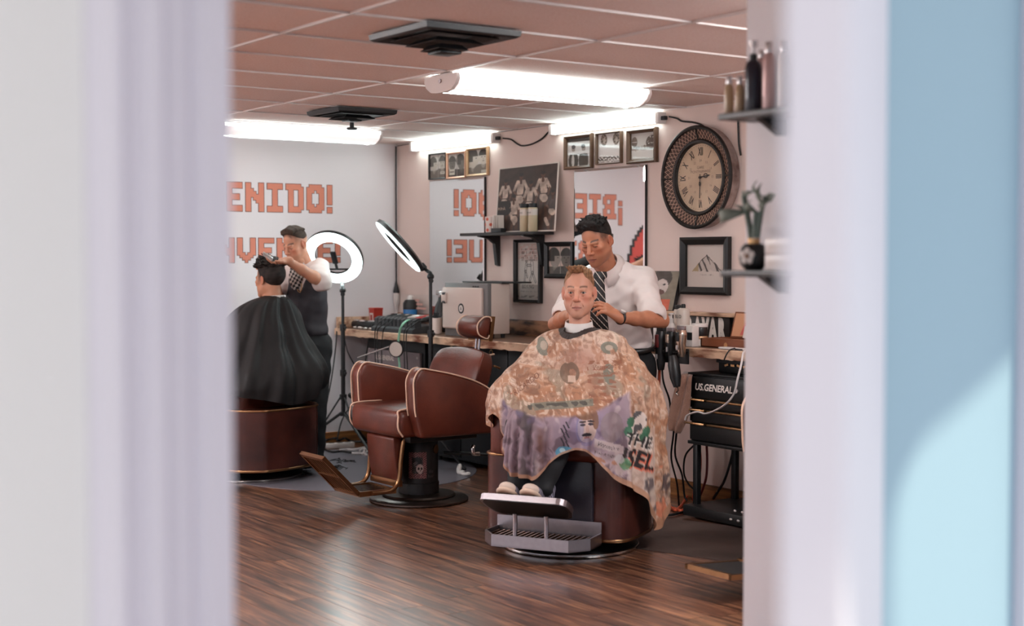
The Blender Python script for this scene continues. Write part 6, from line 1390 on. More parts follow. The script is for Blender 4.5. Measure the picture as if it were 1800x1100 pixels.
# ---------------------------------------------------------------- standing barber in the white shirt
def person_root(label, xy): return thing('person', label, 'person', (xy[0], xy[1], 0))
SK1, SK2, SK3, SK4 = (186, 122, 92), (206, 146, 118), (208, 152, 128), (196, 138, 108)
def barber_one():
    D0 = 8.42; foot = A3(1112, 900, 8.62); org = np.array((foot[0], foot[1], 0)); P = person_root('person in white shirt and striped tie standing, cutting the seated man\'s hair', org)
    head_c = A3(1049, 423, 8.36); nb = A3(1074, 474, 8.50); Ls, Rs = A3(1130, 492, 8.48), A3(1022, 494, 8.62)
    Le, Lw = A3(1150, 562, 8.22), A3(1088, 558, 8.0); Re, Rw = A3(982, 566, 8.30), A3(1006, 552, 8.02)
    waist = A3(1098, 600, 8.56); pelvis = A3(1104, 640, 8.60)
    fwd = cdir(-.50, -.42, .76); R = frame_of(fwd, cdir(-.24, .93, .28))
    hm = head_mesh(SK1, (150, 88, 74), look_down=.85, stubble=.35, fade=(-.014, .045, 1, .9), hair_rgb=(30, 24, 22), jaw=1.06)
    parts = [put_head(P, org, R, 1.09, head_c, hm, hair_mesh('short', (30, 25, 24), 4))]
    # neck, torso and legs (under the clothes), forearms and hands: one skin mesh
    hl, hr = pelvis+CR*.075, pelvis-CR*.09; fl_, fr_ = A3(1128, 880, 8.58), A3(1085, 884, 8.66); fl_[2] = fr_[2] = .09
    kl, kr = (hl*.5+fl_*.5)-CF*.03, (hr*.5+fr_*.5)-CF*.03; chest = nb*.62+waist*.38; fh = unit(fwd*np.array((1, 1, 0))); tx = unit(Ls-Rs); tz = unit(nb-waist); ty = np.cross(tz, tx); RT = np.stack([tx, ty, tz], 1)
    def bd(f):
        f.cone(nb-CU*.02, head_c-CU*.09, .056, .055, .02).ell(chest-fh*.01, (.13, .085, .18), .03, RT).ell(waist, (.12, .085, .15), .03, RT).cone(Ls, Rs, .045, .045, .03)
        f.chain([hl, kl, fl_], [.08, .055, .038]).chain([hr, kr, fr_], [.08, .055, .038]).ell(pelvis, (.13, .10, .11), .04, RT)
        f.chain([Ls, Le], [.05, .042]).chain([Rs, Re], [.05, .042])
    v, f_, c = seg_mesh(bd, [nb, Ls, Rs, Le, Re, fl_, fr_, head_c-CU*.09], .14, .012, SK1); parts.append((v-org, f_, c))
    def arm(E_, W_, hd, xd, curls, side, **k):
        def b(f):
            m = E_*.45+W_*.55; d = W_-E_; f.chain([E_-d*.25, E_*.8+W_*.2, m, W_], [.045, .047, .039, .0285], .02); hand_into(f, W_, hd, xd, curls, side, 1.06, **k)
        v, f_, c = seg_mesh(b, [E_, W_, W_+unit(hd)*.2, W_+unit(xd)*.08], .09, .0030, SK1); parts.append((v-org, f_, c))
    arm(Le, Lw, cdir(-.80, .55, .25), cdir(.17, .59, -.77), (.38, .45, .52, .58), 1, thumb=(.35, .75, -.55), spread=.12)
    arm(Re, Rw, cdir(.55, .75, -.15), cdir(.5, -.2, .8), (.5, .5, .5, .5), -1)
    V, F, c = joined(parts); link('body', np_mesh('body', V, F, c), M_skin, P)
    # shirt
    tx = unit(Ls-Rs); tz = unit(nb-waist); ty = np.cross(tz, tx); RT = np.stack([tx, ty, tz], 1)
    pts = [nb, Ls, Rs, Le, Re, waist-CU*.05]; lo, hi = bounds(pts, .15); f = Field(lo, hi, .0055)
    f.ell(nb*.60+waist*.40+ty*.0, (.178, .128, .22), .05, RT).ell(waist*.86+nb*.14, (.158, .118, .20), .06, RT).ell(waist-CU*.02, (.165, .125, .13), .04, RT)
    f.cone(nb-CU*.03, Ls, .07, .072, .05).cone(nb-CU*.03, Rs, .07, .072, .05).cone(nb-CU*.06, nb+CU*.012, .085, .062, .03)
    Lc, Rc = Ls*.18+Le*.82, Rs*.25+Re*.75; f.chain([Ls, Ls*.5+Le*.5, Lc], [.078, .073, .07], .03).chain([Rs, Rs*.5+Re*.5, Rc], [.076, .068, .064], .03)
    dl, dr = unit(Le-Ls), unit(Re-Rs); f.cone(Lc-dl*.028, Lc+dl*.016, .0755, .078, .008); f.cone(Rc-dr*.02, Rc+dr*.02, .069, .070, .008)
    f.bumps(.006, 34, 5, 2, (1, 1, .55)); f.bumps(.0035, 95, 8, 1, (1, 1, .8))
    f.plane(A3(1100, 611, 8.55), (0, 0, -1))
    for cpt, dd in ((Lc+dl*.03, dl), (Rc+dr*.03, dr)): f.ell(cpt+dd*.05, (.052, .052, .052), .006, sub=True)
    f.cone(nb+CU*.07, nb-CU*.01, .058, .058, .006, sub=True)
    V, F = f.mesh(); V = relax(V, F, 2, .5); link('shirt', np_mesh('shirt', V-org, F), M_shirt, P)
    # collar: stand and two leaves
    cax = unit(head_c-R[:, 2]*.10-R[:, 1]*.02-nb); cy = unit(fwd-cax*(fwd@cax)); cx = np.cross(cy, cax); vs = []; n = 40
    for i in range(n):
        a = .28+(2*PI-.56)*i/(n-1); d = cy*math.cos(a)+cx*math.sin(a)
        fr = math.cos(a/2)**2; fr = max(0, math.cos(a))**2
        for q, (r, h) in enumerate(((.070, .010), (.0705, .064), (.075, .068), (.090+.014*fr, .046-.004*fr), (.106+.038*fr, .022-.022*fr))): vs.append(tuple(nb-org+d*r+cax*(h+.012)+cy*.012))
    b = MB().add(vs, [[i*5+k, i*5+k+1, i*5+6+k, i*5+5+k] for i in range(n-1) for k in range(4)]); o = b.build('collar', M_shirt, P, smooth=80); md = o.modifiers.new('s', 'SOLIDIFY'); md.thickness = .003
    # tie
    ks = [(1056, 478, 8.29, 9), (1055, 486, 8.275, 11), (1054, 491, 8.27, 7), (1052, 505, 8.26, 10), (1051, 530, 8.25, 12.5), (1053, 560, 8.27, 14), (1056, 592, 8.32, 15)]
    rows = spline([(u, v, d, w_) for u, v, d, w_ in ks], 28); vs = []; m = 41; cols = []
    for i, (u, v, d, w_) in enumerate(rows):
        for k in range(m): s = k/(m-1)*2-1; vs.append(A3(u+s*w_, v, d+.018*s*s)-org); q = (v-s*w_*1.25+4)/12.0; st = (q % 1) < .13; cols.append(lin((212, 196, 186)) if st else lin((26, 23, 25)))
    me = np_mesh('tie', np.array(vs), np.array([[i*m+k, i*m+k+1, (i+1)*m+k+1, (i+1)*m+k] for i in range(len(rows)-1) for k in range(m-1)]), np.array(cols)); o = link('tie', me, M_cloth, P); md = o.modifiers.new('s', 'SOLIDIFY'); md.thickness = .006
    # trousers with belt
    lo, hi = bounds([pelvis+CU*.13, fl_, fr_], .14); lo[2] = .02; f = Field(lo, hi, .008); ht = A3(1100, 608, 8.55)[2]
    f.ell(waist-CU*.03, (.155, .115, .13), .03, RT).ell(pelvis-CU*.02, (.152, .12, .14), .04, RT).chain([hl, kl, fl_-CU*.02], [.092, .074, .062], .03).chain([hr, kr, fr_-CU*.02], [.098, .074, .062], .03)
    f.bumps(.006, 26, 3, 2); f.plane((0, 0, ht), (0, 0, 1)); f.plane((0, 0, .05), (0, 0, -1)); V, F = f.mesh(); V = relax(V, F, 1); tr = link('trousers', np_mesh('trousers', V-org, F), M_trous, P)
    wc = A3(1100, 612, 8.56); MB().tube([tuple(wc-org+tx*.168*math.cos(a)+ty*.128*math.sin(a)) for a in np.linspace(0, 2*PI, 41)[:-1]], .014, 6, closed=True).build('belt', M_shoe, P, smooth=60)
    for p in (fl_, fr_):
        d = unit(-CF*np.array((1, 1, 0))); f = Field(*bounds([p-d*.1, p+d*.24], .09), .006); q = p.copy(); q[2] = .045; f.ell(q+d*.13, (.045, .045, .04), .03).cone(q-d*.05, q+d*.13, .042, .043, .02).cone(q, p+CU*.05, .045, .05, .02); f.plane((0, 0, .004), (0, 0, -1)); V, F = f.mesh(); link('shoe', np_mesh('shoe', V-org, F), M_shoe, P)
    # wrist watch
    d = unit(Lw-Le); wp = Lw-d*.012; up_ = unit(np.cross(d, CR)); s2 = np.cross(d, up_)
    w_ = MB().tube([tuple(wp-org+(up_*math.cos(a)+s2*math.sin(a))*.0325) for a in np.linspace(0, 2*PI, 25)[:-1]], .009, 6, closed=True).build('watch', M_shoe, P, smooth=60)
    fd = unit(-CF*.6+CU*.8); fd = unit(fd-d*(fd@d)); MB().cyl(tuple(wp-org+fd*.033), tuple(wp-org+fd*.043), .020, n=20).build('watch_case', M_silv, w_); MB().cyl(tuple(wp-org+fd*.0432), tuple(wp-org+fd*.0438), .016, n=20).build('watch_face', M_paper, w_, smooth=None)
    return P
barber_one()

# ---------------------------------------------------------------- seated man in the printed cape
def chair_frame(loc, rz):
    r, f = np.array((math.cos(rz), math.sin(rz), 0)), np.array((-math.sin(rz), math.cos(rz), 0)); o = np.array((loc[0], loc[1], 0)); return lambda x, y, z: o+r*x+f*y+np.array((0, 0, z))
T_verm = text_mask('Vermont', 40, shear=.35); T_ue = text_mask('THE', 40, bold=.03); T_sel = text_mask('ISEL', 40, bold=.03); T_ric = text_mask('RICARDO', 30, shear=.2); T_bar = text_mask('BARBER SHOP', 24)
def loft(cols, nr, nc, closed=True):
    A = np.array(cols, float); rows = np.array([spline(c, nr) for c in A]); n = len(A); out = []
    for i in range(n if closed else n-1):
        a, b, c, d = rows[(i-1) % n] if closed or i > 0 else rows[0], rows[i], rows[(i+1) % n], rows[(i+2) % n] if closed or i < n-2 else rows[-1]
        for k in range(nc):
            t = k/nc; out.append(.5*((2*b)+(-a+c)*t+(2*a-5*b+4*c-d)*t*t+(-a+3*b-3*c+d)*t**3))
    return np.array(out)                                   # [around, along, 3]
def loft_faces(na, nr): return np.array([[i*nr+k, ((i+1) % na)*nr+k, ((i+1) % na)*nr+k+1, i*nr+k+1] for i in range(na) for k in range(nr-1)])
def cape_paint(x, y, z, t, s):
    a = -(.909*x+.418*y); U = a; n = len(x); P = np.stack([a, z, y*.4], 1)
    n1 = nz(P, 9, 1, 4); n2 = nz(P, 26, 2, 3); n3 = nz(P, 60, 3, 2); n4 = nz(P+.1*np.stack([n2, n1, n1], 1), 34, 5, 3)
    c = np.tile(np.array((212, 174, 150), np.float32), (n, 1))
    def put(m, col, k=1.0): m = np.clip(np.asarray(m, np.float32)*k, 0, 1)[:, None]; c[:] = c*(1-m)+np.array(col, np.float32)*m
    st = lambda v, a_, b_: np.clip((v-a_)/(b_-a_), 0, 1)
    n5 = nz(P+.05*np.stack([n3, n2, n2], 1), 75, 6, 3); n6 = nz(P+.06*np.stack([n2, n3, n2], 1), 48, 8, 4)
    put(st(n1, .0, .5), (226, 202, 188), .9); put(st(-n1, .2, .6), (160, 112, 88), .6); put(st(n4, .1, .4), (178, 120, 86), .6); put(st(n2, .35, .6), (140, 92, 68), .5); put(st(-n2, .45, .7), (146, 148, 138), .5); put(st(n5, .35, .6), (128, 88, 70), .42); put(st(-n5, .4, .6), (238, 220, 208), .7)
    put(np.exp(-(n6/.035)**2)*(n1 > -.25), (132, 88, 68), .4); put(np.exp(-(n4/.03)**2)*(n2 > 0), (104, 84, 76), .45)
    chest = np.exp(-((a-.06)/.1)**2-((z-1.0)/.07)**2); put(chest, (190, 146, 132), .8)
    def ells(cx, cz, rx, rz): return ((a-cx)/rx)**2+((z-cz)/rz)**2 < 1
    for cx, cz, rx, rz in ((.20, 1.055, .045, .03), (-.14, 1.06, .04, .05), (.19, .93, .03, .05)): put(ells(cx, cz, rx, rz) & (n3 > -.1), (112, 122, 114), .75); put(ells(cx, cz, rx*.45, rz*.45) & (n2 > -.3), (214, 196, 184), .7)
    put(ells(-.01, .93, .05, .055) & (n3 > -.2), (112, 92, 78), .7); put((abs(a-.0) < .02) & (abs(z-.90) < .016), (228, 206, 192), .9)
    for k in range(7): zz = .985-.03*k; put((abs(z-zz-.03*(a-.15)) < .009) & (a > .08) & (a < .26-.01*k) & (nz(P, 150, 20+k, 1) > -.1), (150, 94, 70), .8)
    put((abs(z-(.79+.10*a)) < .016) & (a > -.24) & (a < .10) & (n2 > -.55), (118, 128, 120), .75); put((abs(z-(.79+.10*a)) < .010) & (a > -.23) & (a < .09) & (nz(P, 130, 31, 1) > 0), (70, 66, 62), .8)
    def txt(T, cx, cz, w, rot, col, k=.95):
        h = w/T.aspect; cr, sr = math.cos(rot), math.sin(rot); p = (a-cx)*cr+(z-cz)*sr; q = -(a-cx)*sr+(z-cz)*cr; put(T(p/w+.5, q/h+.5), col, k)
    txt(T_ric, -.235, .87, .16, .62, (118, 66, 44)); txt(T_verm, .17, .965, .12, .12, (132, 76, 58)); txt(T_bar, .18, .93, .13, .1, (146, 92, 70))
    c[:] = c*np.array((.9, .865, .835), np.float32)
    # the darker violet-grey front drop
    drop = np.clip((t-.715-.03*np.cos(a*9))/.035, 0, 1)*np.clip((y-.10)/.04, 0, 1)*np.clip((a+.375)/.02, 0, 1)*np.clip((.30-a)/.02, 0, 1)
    d0 = c.copy(); c[:] = (146, 124, 134); put(st(n1, 0, .5), (186, 164, 166), .8); put(st(n4, .1, .45), (96, 76, 84), .8); put(st(-n2, .4, .7), (84, 70, 96), .7); put(st(n3, .45, .7), (206, 186, 180), .5)
    put(np.exp(-((a+.24)/.05)**2)*st(n3, -.2, .3), (66, 52, 54), .8); put(np.exp(-((a+.17)/.02)**2)*st(n2, -.3, .3), (100, 62, 52), .8)
    # portrait of a moustached man
    fx, fz = .062, .685; g = lambda cx, cz, rx, rz: np.exp(-((a-fx-cx)/rx)**2-((z-fz-cz)/rz)**2)
    put(np.exp(-((a-fx)/.1)**2-((z-fz)/.12)**2), (128, 112, 150), .7); put(ells(fx, fz-.005, .047, .072), (204, 178, 164), .85); put(ells(fx-.035, fz-.01, .02, .06), (122, 122, 160), .5); put(ells(fx, fz+.062, .056, .028) | ells(fx+.045, fz+.03, .016, .04), (112, 74, 52), .85)
    put(ells(fx-.02, fz+.012, .014, .006) | ells(fx+.02, fz+.014, .014, .006), (46, 38, 52)); put(ells(fx-.02, fz+.026, .018, .005) | ells(fx+.022, fz+.028, .018, .005), (60, 44, 46)); put(ells(fx+.004, fz-.012, .008, .02), (176, 140, 128), .8); put(ells(fx, fz-.037, .026, .009), (36, 30, 40)); put(ells(fx, fz-.052, .014, .005), (150, 96, 96)); put(ells(fx, fz-.075, .03, .02), (120, 112, 150), .45)
    put(ells(.19, .68, .06, .075), (132, 114, 116), .7)
    for k in range(9): put((abs((a+.035+.012*(k % 3))+.5*(z-.70+.016*k)) < .004) & (abs(z-.70+.016*k) < .016), (40, 34, 44))
    put(ells(-.05, .565, .045, .03), (78, 146, 176), .85); put(ells(-.06, .575, .014, .012), (196, 216, 222), .8)
    pl_ = (abs((z-.585)+.32*(a-.175)) < .021) & (abs(a-.175) < .075); put(pl_, (196, 178, 176), .85); txt(T_verm, .175, .585, .12, -.31, (52, 44, 50)); txt(T_bar, .155, .545, .11, -.31, (84, 70, 70)); put((abs((z-.515)+.32*(a-.15)) < .01) & (abs(a-.14) < .08) & (n3 > -.2), (176, 120, 92), .8)
    dr = c.copy(); c[:] = d0*(1-drop[:, None])+dr*drop[:, None]
    # right-hand panel with roses and bold letters
    put((a > .27) & (a < .43) & (z < .66) & (y > -.1), (206, 188, 180), .55)
    for cx, cz, r_ in ((.335, .70, .042), (.30, .645, .03)): put(ells(cx, cz, r_, r_*1.15), (216, 200, 192), .95); put(ells(cx, cz, r_, r_*1.15) & (nz(P, 90, 44, 1) > .25), (60, 56, 58), .9)
    for cx, cz in ((.29, .70), (.275, .655), (.375, .645), (.36, .615)): put(ells(cx, cz, .022, .026), (48, 100, 72), .9)
    for T, cz, w_, cc in ((T_ue, .60, .15, (34, 28, 30)), (T_sel, .505, .19, (34, 28, 30))):
        txt(T, .338, cz-.008, w_*1.06, -.32, (226, 112, 84) if T is T_sel else (226, 214, 206)); txt(T, .335, cz, w_, -.32, cc)
    put(ells(.26, .49, .03, .028), (96, 150, 108), .8); put(ells(.23, .515, .024, .024), (196, 190, 190), .8)
    put(st(n2, .35, .6)*(z < .45)*(a > .25), (226, 130, 96), .7); put(((a > .36) & (z < .40))*st(n3, .1, .4), (60, 50, 56), .7)
    put((t > .985), (176, 128, 98), .8); put(t < .055, (40, 30, 28), .95)
    return c
def client_one():
    loc = (4.39, -1.55); Lc = chair_frame(loc, math.radians(210)); org = np.array((loc[0], loc[1], 0)); P = person_root('person seated under a colourful printed cape, facing the camera', org)
    hc = Lc(0, -.105, 0); hc = A3(1017.5, 513, 7.70); R = frame_of(cdir(-.16, -.05, .98), cdir(.0, 1, .02))
    hm = head_mesh(SK3, (176, 108, 98), look_down=0, stubble=.22, fade=(.0, .05, 0, .5), hair_rgb=(128, 92, 66), jaw=1.04, age=1)
    parts = [put_head(P, org, R, np.array((1.08, 1.08, 1.12)), hc, hm, hair_mesh('thin', (136, 96, 66), 6))]
    nb = hc-CU*.215; sL, sR = Lc(-.19, -.13, 1.06), Lc(.19, -.13, 1.06); hp = Lc(0, -.12, .66); kL, kR = Lc(-.12, .38, .655), Lc(.12, .38, .655); aL, aR = Lc(-.04, .46, .39), Lc(.09, .46, .39)
    eL, eR = Lc(-.30, -.06, .80), Lc(.29, -.06, .80); wL, wR = Lc(-.24, .12, .79), Lc(.23, .12, .79)
    def bd(f):
        f.cone(nb, hc-CU*.12, .056, .052, .02).ell(nb*.55+hp*.45, (.15, .13, .2), .05).ell(hp, (.15, .14, .12), .05).cone(sL, sR, .05, .05, .04)
        f.chain([Lc(-.1, -.08, .655), kL, aL], [.075, .052, .036]).chain([Lc(.1, -.08, .655), kR, aR], [.075, .052, .036]).chain([sL, eL, wL], [.048, .04, .028]).chain([sR, eR, wR], [.048, .04, .028])
        for w_, s in ((wL, -1), (wR, 1)): hand_into(f, w_, Lc(0, 1, 0)-Lc(0, 0, 0), (Lc(1, 0, 0)-Lc(0, 0, 0))*-s, (.25, .25, .25, .25), s)
    v, f_, c = seg_mesh(bd, [nb, sL, sR, eL, eR, kL, kR, aL, aR, wL, wR, hp, hc-CU*.1], .13, .009, SK3); parts.append((v-org, f_, c))
    V, F, c = joined(parts); link('body', np_mesh('body', V, F, c), M_skin, P)
    # trousers and sneakers on the foot plate
    lo, hi = bounds([Lc(-.1, -.08, .655), Lc(.1, -.08, .655), kL, kR, aL, aR], .12); f = Field(lo, hi, .009)
    f.chain([Lc(-.1, -.08, .655), kL, aL], [.092, .075, .06]).chain([Lc(.1, -.08, .655), kR, aR], [.092, .075, .06]).bumps(.006, 30, 3); V, F = f.mesh(); link('trousers', np_mesh('trousers', V-org, F), M_trous, P)
    fw, up_ = unit(Lc(0, .145, .083)-Lc(0, 0, 0)), unit(Lc(0, -.083, .145)-Lc(0, 0, 0)); rt = Lc(1, 0, 0)-Lc(0, 0, 0)
    M_sole = mat('cream_sole', rgb(214, 186, 166), .6, var=.04, scale=20); M_snk = mat('sneaker_cloth', (1, 1, 1, 1), .7, attr=True)
    for x0, dx in ((.10, .0), (-.03, .02)):
        o0 = Lc(x0, .47, .292); tdir = unit(fw+rt*dx); ss = unit(np.cross(tdir, up_)); Rm = np.stack([ss, tdir, up_], 1)
        f = Field(*bounds([o0-tdir*.1, o0+tdir*.2], .11), .004); f.ell(o0+tdir*.12+up_*.022, (.046, .068, .034), .02, Rm).ell(o0+tdir*.0+up_*.035, (.04, .10, .045), .03, Rm).cone(o0-tdir*.05+up_*.04, o0-tdir*.04+up_*.10, .042, .045, .02)
        f.plane(o0+up_*.004, -up_); V, F = f.mesh(); L_ = (V-o0)@Rm; cc = np.tile(lin((150, 142, 158)), (len(V), 1)); toe = L_[:, 1] > .135; cc[toe] = lin((214, 192, 178)); st = (abs(((L_[:, 1]-L_[:, 2]*.8)*38) % 1-.5) < .2) & (abs(L_[:, 0]) > .018) & ~toe; cc[st] = lin((44, 36, 40)); lace = (abs((L_[:, 1]*60) % 1-.5) < .22) & (abs(L_[:, 0]) < .018) & ~toe; cc[lace] = lin((228, 216, 208))
        s = link('sneaker', np_mesh('sneaker', V-org, F, cc), M_snk, P)
        f = Field(*bounds([o0-tdir*.1, o0+tdir*.2], .11), .004); f.ell(o0+tdir*.125, (.053, .074, .022), .01, Rm).ell(o0, (.046, .105, .022), .03, Rm); f.plane(o0-up_*.012, -up_); f.plane(o0+up_*.016, up_); V, F = f.mesh(); link('sole', np_mesh('sole', V-org, F), M_sole, s)
    # the cape
    cols = [[(0, -.20, 1.145), (0, -.25, 1.10), (0, -.31, 1.02), (0, -.40, .95), (0, -.445, .85), (0, -.45, .72)],
            [(.055, -.175, 1.15), (.16, -.20, 1.12), (.25, -.22, 1.04), (.33, -.24, .92), (.385, -.24, .80), (.40, -.23, .70)],
            [(.072, -.11, 1.155), (.215, -.12, 1.115), (.295, -.08, 1.02), (.37, -.01, .91), (.41, .08, .815), (.42, .09, .66)],
            [(.055, -.045, 1.145), (.15, -.02, 1.08), (.25, .06, .99), (.335, .14, .90), (.365, .21, .80), (.345, .23, .645)],
            [(.050, -.03, 1.14), (.12, .02, 1.065), (.21, .11, .95), (.275, .24, .85), (.29, .33, .775), (.28, .35, .735)],
            [(.042, -.015, 1.135), (.09, .06, 1.05), (.155, .15, .92), (.175, .31, .80), (.165, .43, .715), (.16, .475, .55)],
            [(.022, .0, 1.13), (.05, .09, 1.03), (.08, .18, .88), (.095, .36, .785), (.10, .50, .71), (.095, .545, .445)],
            [(0, .005, 1.125), (0, .10, 1.02), (0, .19, .87), (0, .36, .77), (-.005, .515, .69), (-.01, .55, .425)],
            [(-.022, .0, 1.13), (-.05, .09, 1.03), (-.08, .18, .88), (-.095, .35, .785), (-.10, .49, .71), (-.105, .52, .50)],
            [(-.034, -.006, 1.132), (-.07, .08, 1.04), (-.13, .165, .90), (-.18, .31, .81), (-.215, .43, .72), (-.225, .45, .585)],
            [(-.042, -.015, 1.135), (-.09, .06, 1.05), (-.18, .14, .93), (-.26, .26, .83), (-.32, .35, .73), (-.33, .36, .47)],
            [(-.055, -.045, 1.145), (-.15, -.02, 1.08), (-.27, .06, .99), (-.375, .14, .89), (-.435, .17, .79), (-.45, .18, .33)],
            [(-.072, -.11, 1.155), (-.225, -.12, 1.115), (-.31, -.08, 1.02), (-.41, -.01, .91), (-.465, .03, .80), (-.50, .01, .13)],
            [(-.055, -.175, 1.15), (-.16, -.20, 1.12), (-.26, -.22, 1.04), (-.35, -.22, .92), (-.44, -.20, .79), (-.48, -.18, .26)]]
    nc, nr = 62, 62; G = loft(cols, nr, nc); na, n2, _ = G.shape; t = np.tile(np.linspace(0, 1, n2), (na, 1)); s = np.tile(np.arange(na)[:, None]/na, (1, n2))
    ctr = np.array((0, .0, 0)); out = G-ctr; out[..., 2] = 0; out /= np.maximum(np.linalg.norm(out, axis=2, keepdims=True), .05)
    fold = np.sin(s*2*PI*13+2.2*np.sin(s*2*PI*4)+t*2)*.6+np.sin(s*2*PI*27+t*3+1)*.4; amp = .004+.020*np.clip((t-.62)/.3, 0, 1)
    drape = nz(G.reshape(-1, 3), 18, 4, 3).reshape(na, n2)*.012*np.clip(t/.2, 0, 1); diag = np.sin((G[..., 0]*1.0+G[..., 2]*1.3+G[..., 1]*.5)*42+np.sin(G[..., 1]*14)*1.5)*.005*np.exp(-((t-.42)/.2)**2)
    G = G+out*(fold*amp+drape+diag)[..., None]; G[..., 2] += .012*np.sin(s*2*PI*9)*np.clip((t-.8)/.2, 0, 1)
    x, y, z = G.reshape(-1, 3).T; cc = lin(cape_paint(x, y, z, t.ravel(), s.ravel())); W_ = np.array(Lc(0, 0, 0))[None]+x[:, None]*rt+y[:, None]*(Lc(0, 1, 0)-Lc(0, 0, 0))+z[:, None]*np.array((0, 0, 1))
    o = link('cape', np_mesh('cape', W_-org, loft_faces(na, n2), cc), M_cloth, P); o['label'] = 'cape with printed collage'
    # white paper strip at the neck
    na_ = unit(hc-CU*.12-nb); vs = []; n = 36; cax = unit(np.array((0, 0, 1))-.0*CF); c0 = hc-CU*.150-cdir(0, 0, .0)
    c0 = hc+R@np.array((0, .006, -.182))
    for i in range(n):
        a = 2*PI*i/n; d = R[:, 0]*math.sin(a)+R[:, 1]*math.cos(a)
        for r, h in ((.068, .024), (.077, -.024), (.081, -.022), (.072, .026)): vs.append(tuple(c0-org+d*r+np.array((0, 0, 1))*(h-.012*math.cos(a))))
    MB().add(vs, [[i*4+k, i*4+(k+1) % 4, ((i+1) % n)*4+(k+1) % 4, ((i+1) % n)*4+k] for i in range(n) for k in range(4)]).build('neck_strip', M_tissue, P, smooth=60)
    return P
client_one()

# ---------------------------------------------------------------- barber in the waistcoat
def barber_two():
    foot = A3(555, 795, 11.25); org = np.array((foot[0], foot[1], 0)); P = person_root('person in dark waistcoat and rolled white sleeves, combing the client in black', org)
    hc = A3(519, 429, 11.12); nb = A3(537, 467, 11.22); Ls, Rs = A3(560, 471, 11.2), A3(507, 474, 11.3); Le, Lw = A3(566, 496, 10.95), A3(505, 458, 10.72); Re, Rw = A3(488, 520, 11.2), A3(484, 488, 10.85)
    waist = A3(541, 575, 11.28); pelvis = A3(545, 605, 11.28)
    fwd = cdir(-.56, -.40, .72); R = frame_of(fwd, cdir(-.18, .95, .22))
    hm = head_mesh(SK2, (170, 100, 88), look_down=.8, stubble=.15, fade=(.01, .06, 1, .75), hair_rgb=(44, 34, 30), jaw=.98)
    parts = [put_head(P, org, R, 1.08, hc, hm, hair_mesh('pompadour', (62, 46, 36), 7))]
    hl, hr = pelvis+CR*.085, pelvis-CR*.085; fl_, fr_ = A3(557, 795, 11.22), A3(538, 795, 11.3); fl_[2] = fr_[2] = -.02; kl, kr = (hl+fl_)/2-CF*.03, (hr+fr_)/2-CF*.03; tx = unit(Ls-Rs); tz = unit(nb-waist); ty = np.cross(tz, tx); RT = np.stack([tx, ty, tz], 1)
    def bd(f):
        f.cone(nb-CU*.02, hc-CU*.09, .055, .054, .02).ell(nb*.6+waist*.4, (.12, .08, .18), .03, RT).ell(waist, (.11, .08, .14), .03, RT).cone(Ls, Rs, .05, .05, .05)
        f.chain([hl, kl, fl_], [.08, .052, .036]).chain([hr, kr, fr_], [.08, .052, .036]).chain([Ls, Le], [.045, .04]).chain([Rs, Re, Rw], [.045, .04, .03])
    v, f_, c = seg_mesh(bd, [nb, Ls, Rs, Le, Re, Rw, fl_, fr_, hc-CU*.09], .13, .012, SK2); parts.append((v-org, f_, c))
    def b(f):
        d = Lw-Le; f.chain([Le-d*.05, Le*.75+Lw*.25, Le*.4+Lw*.6, Lw], [.045, .046, .038, .029], .02); hand_into(f, Lw, cdir(-.95, -.12, .35), cdir(-.15, -.35, .9), (.35, .38, .42, .45), 1, 1.05, spread=.15)
    v, f_, c = seg_mesh(b, [Le, Lw, Lw+cdir(-.2, 0, .05)], .10, .0034, SK2); parts.append((v-org, f_, c))
    def b(f): hand_into(f, Rw, cdir(-.5, .6, .5), cdir(-.6, -.2, .6), (.4, .4, .4, .4), -1, 1.05)
    v, f_, c = seg_mesh(b, [Rw, Rw+cdir(-.1, .12, .1)], .11, .0036, SK2); parts.append((v-org, f_, c))
    V, F, c = joined(parts); link('body', np_mesh('body', V, F, c), M_skin, P)
    tx = unit(Ls-Rs); tz = unit(nb-waist); ty = np.cross(tz, tx); RT = np.stack([tx, ty, tz], 1)
    lo, hi = bounds([nb, Ls, Rs, Le, Re, waist], .14); f = Field(lo, hi, .0065)
    f.ell(nb*.62+waist*.38, (.158, .115, .2), .05, RT).cone(nb-CU*.03, Ls, .062, .066, .04).cone(nb-CU*.03, Rs, .062, .066, .04).cone(nb-CU*.05, nb+CU*.015, .075, .06, .03)
    Lc, Rc = Ls*.12+Le*.88, Rs*.3+Re*.7; dl = unit(Le-Ls); f.chain([Ls, Ls*.5+Le*.5, Lc], [.078, .078, .074], .03).chain([Rs, Rc], [.07, .062], .03); f.cone(Lc-dl*.02, Lc+dl*.012, .080, .082, .008)
    f.bumps(.006, 36, 5, 2); f.cone(nb+CU*.07, nb-CU*.01, .055, .055, .006, sub=True); V, F = f.mesh(); V = relax(V, F, 2, .5); link('shirt', np_mesh('shirt', V-org, F), M_shirt, P)
    f = Field(*bounds([nb, waist-CU*.08, Ls, Rs], .16), .0065); f.ell(nb*.58+waist*.42, (.172, .128, .215), .05, RT).ell(waist*.8+nb*.2, (.158, .118, .2), .06, RT).ell(waist-CU*.03, (.165, .122, .11), .04, RT)
    f.cone(nb+tx*.07-CU*.02, Ls-tx*.035, .05, .06, .04).cone(nb-tx*.07-CU*.02, Rs+tx*.035, .05, .06, .04)
    P_ = f.grid(); q = [P_[i]-nb[i] for i in range(3)]; lx = q[0]*tx[0]+q[1]*tx[1]+q[2]*tx[2]; lz = q[0]*tz[0]+q[1]*tz[1]+q[2]*tz[2]; ly = q[0]*ty[0]+q[1]*ty[1]+q[2]*ty[2]; sg = np.sign((fwd@ty))
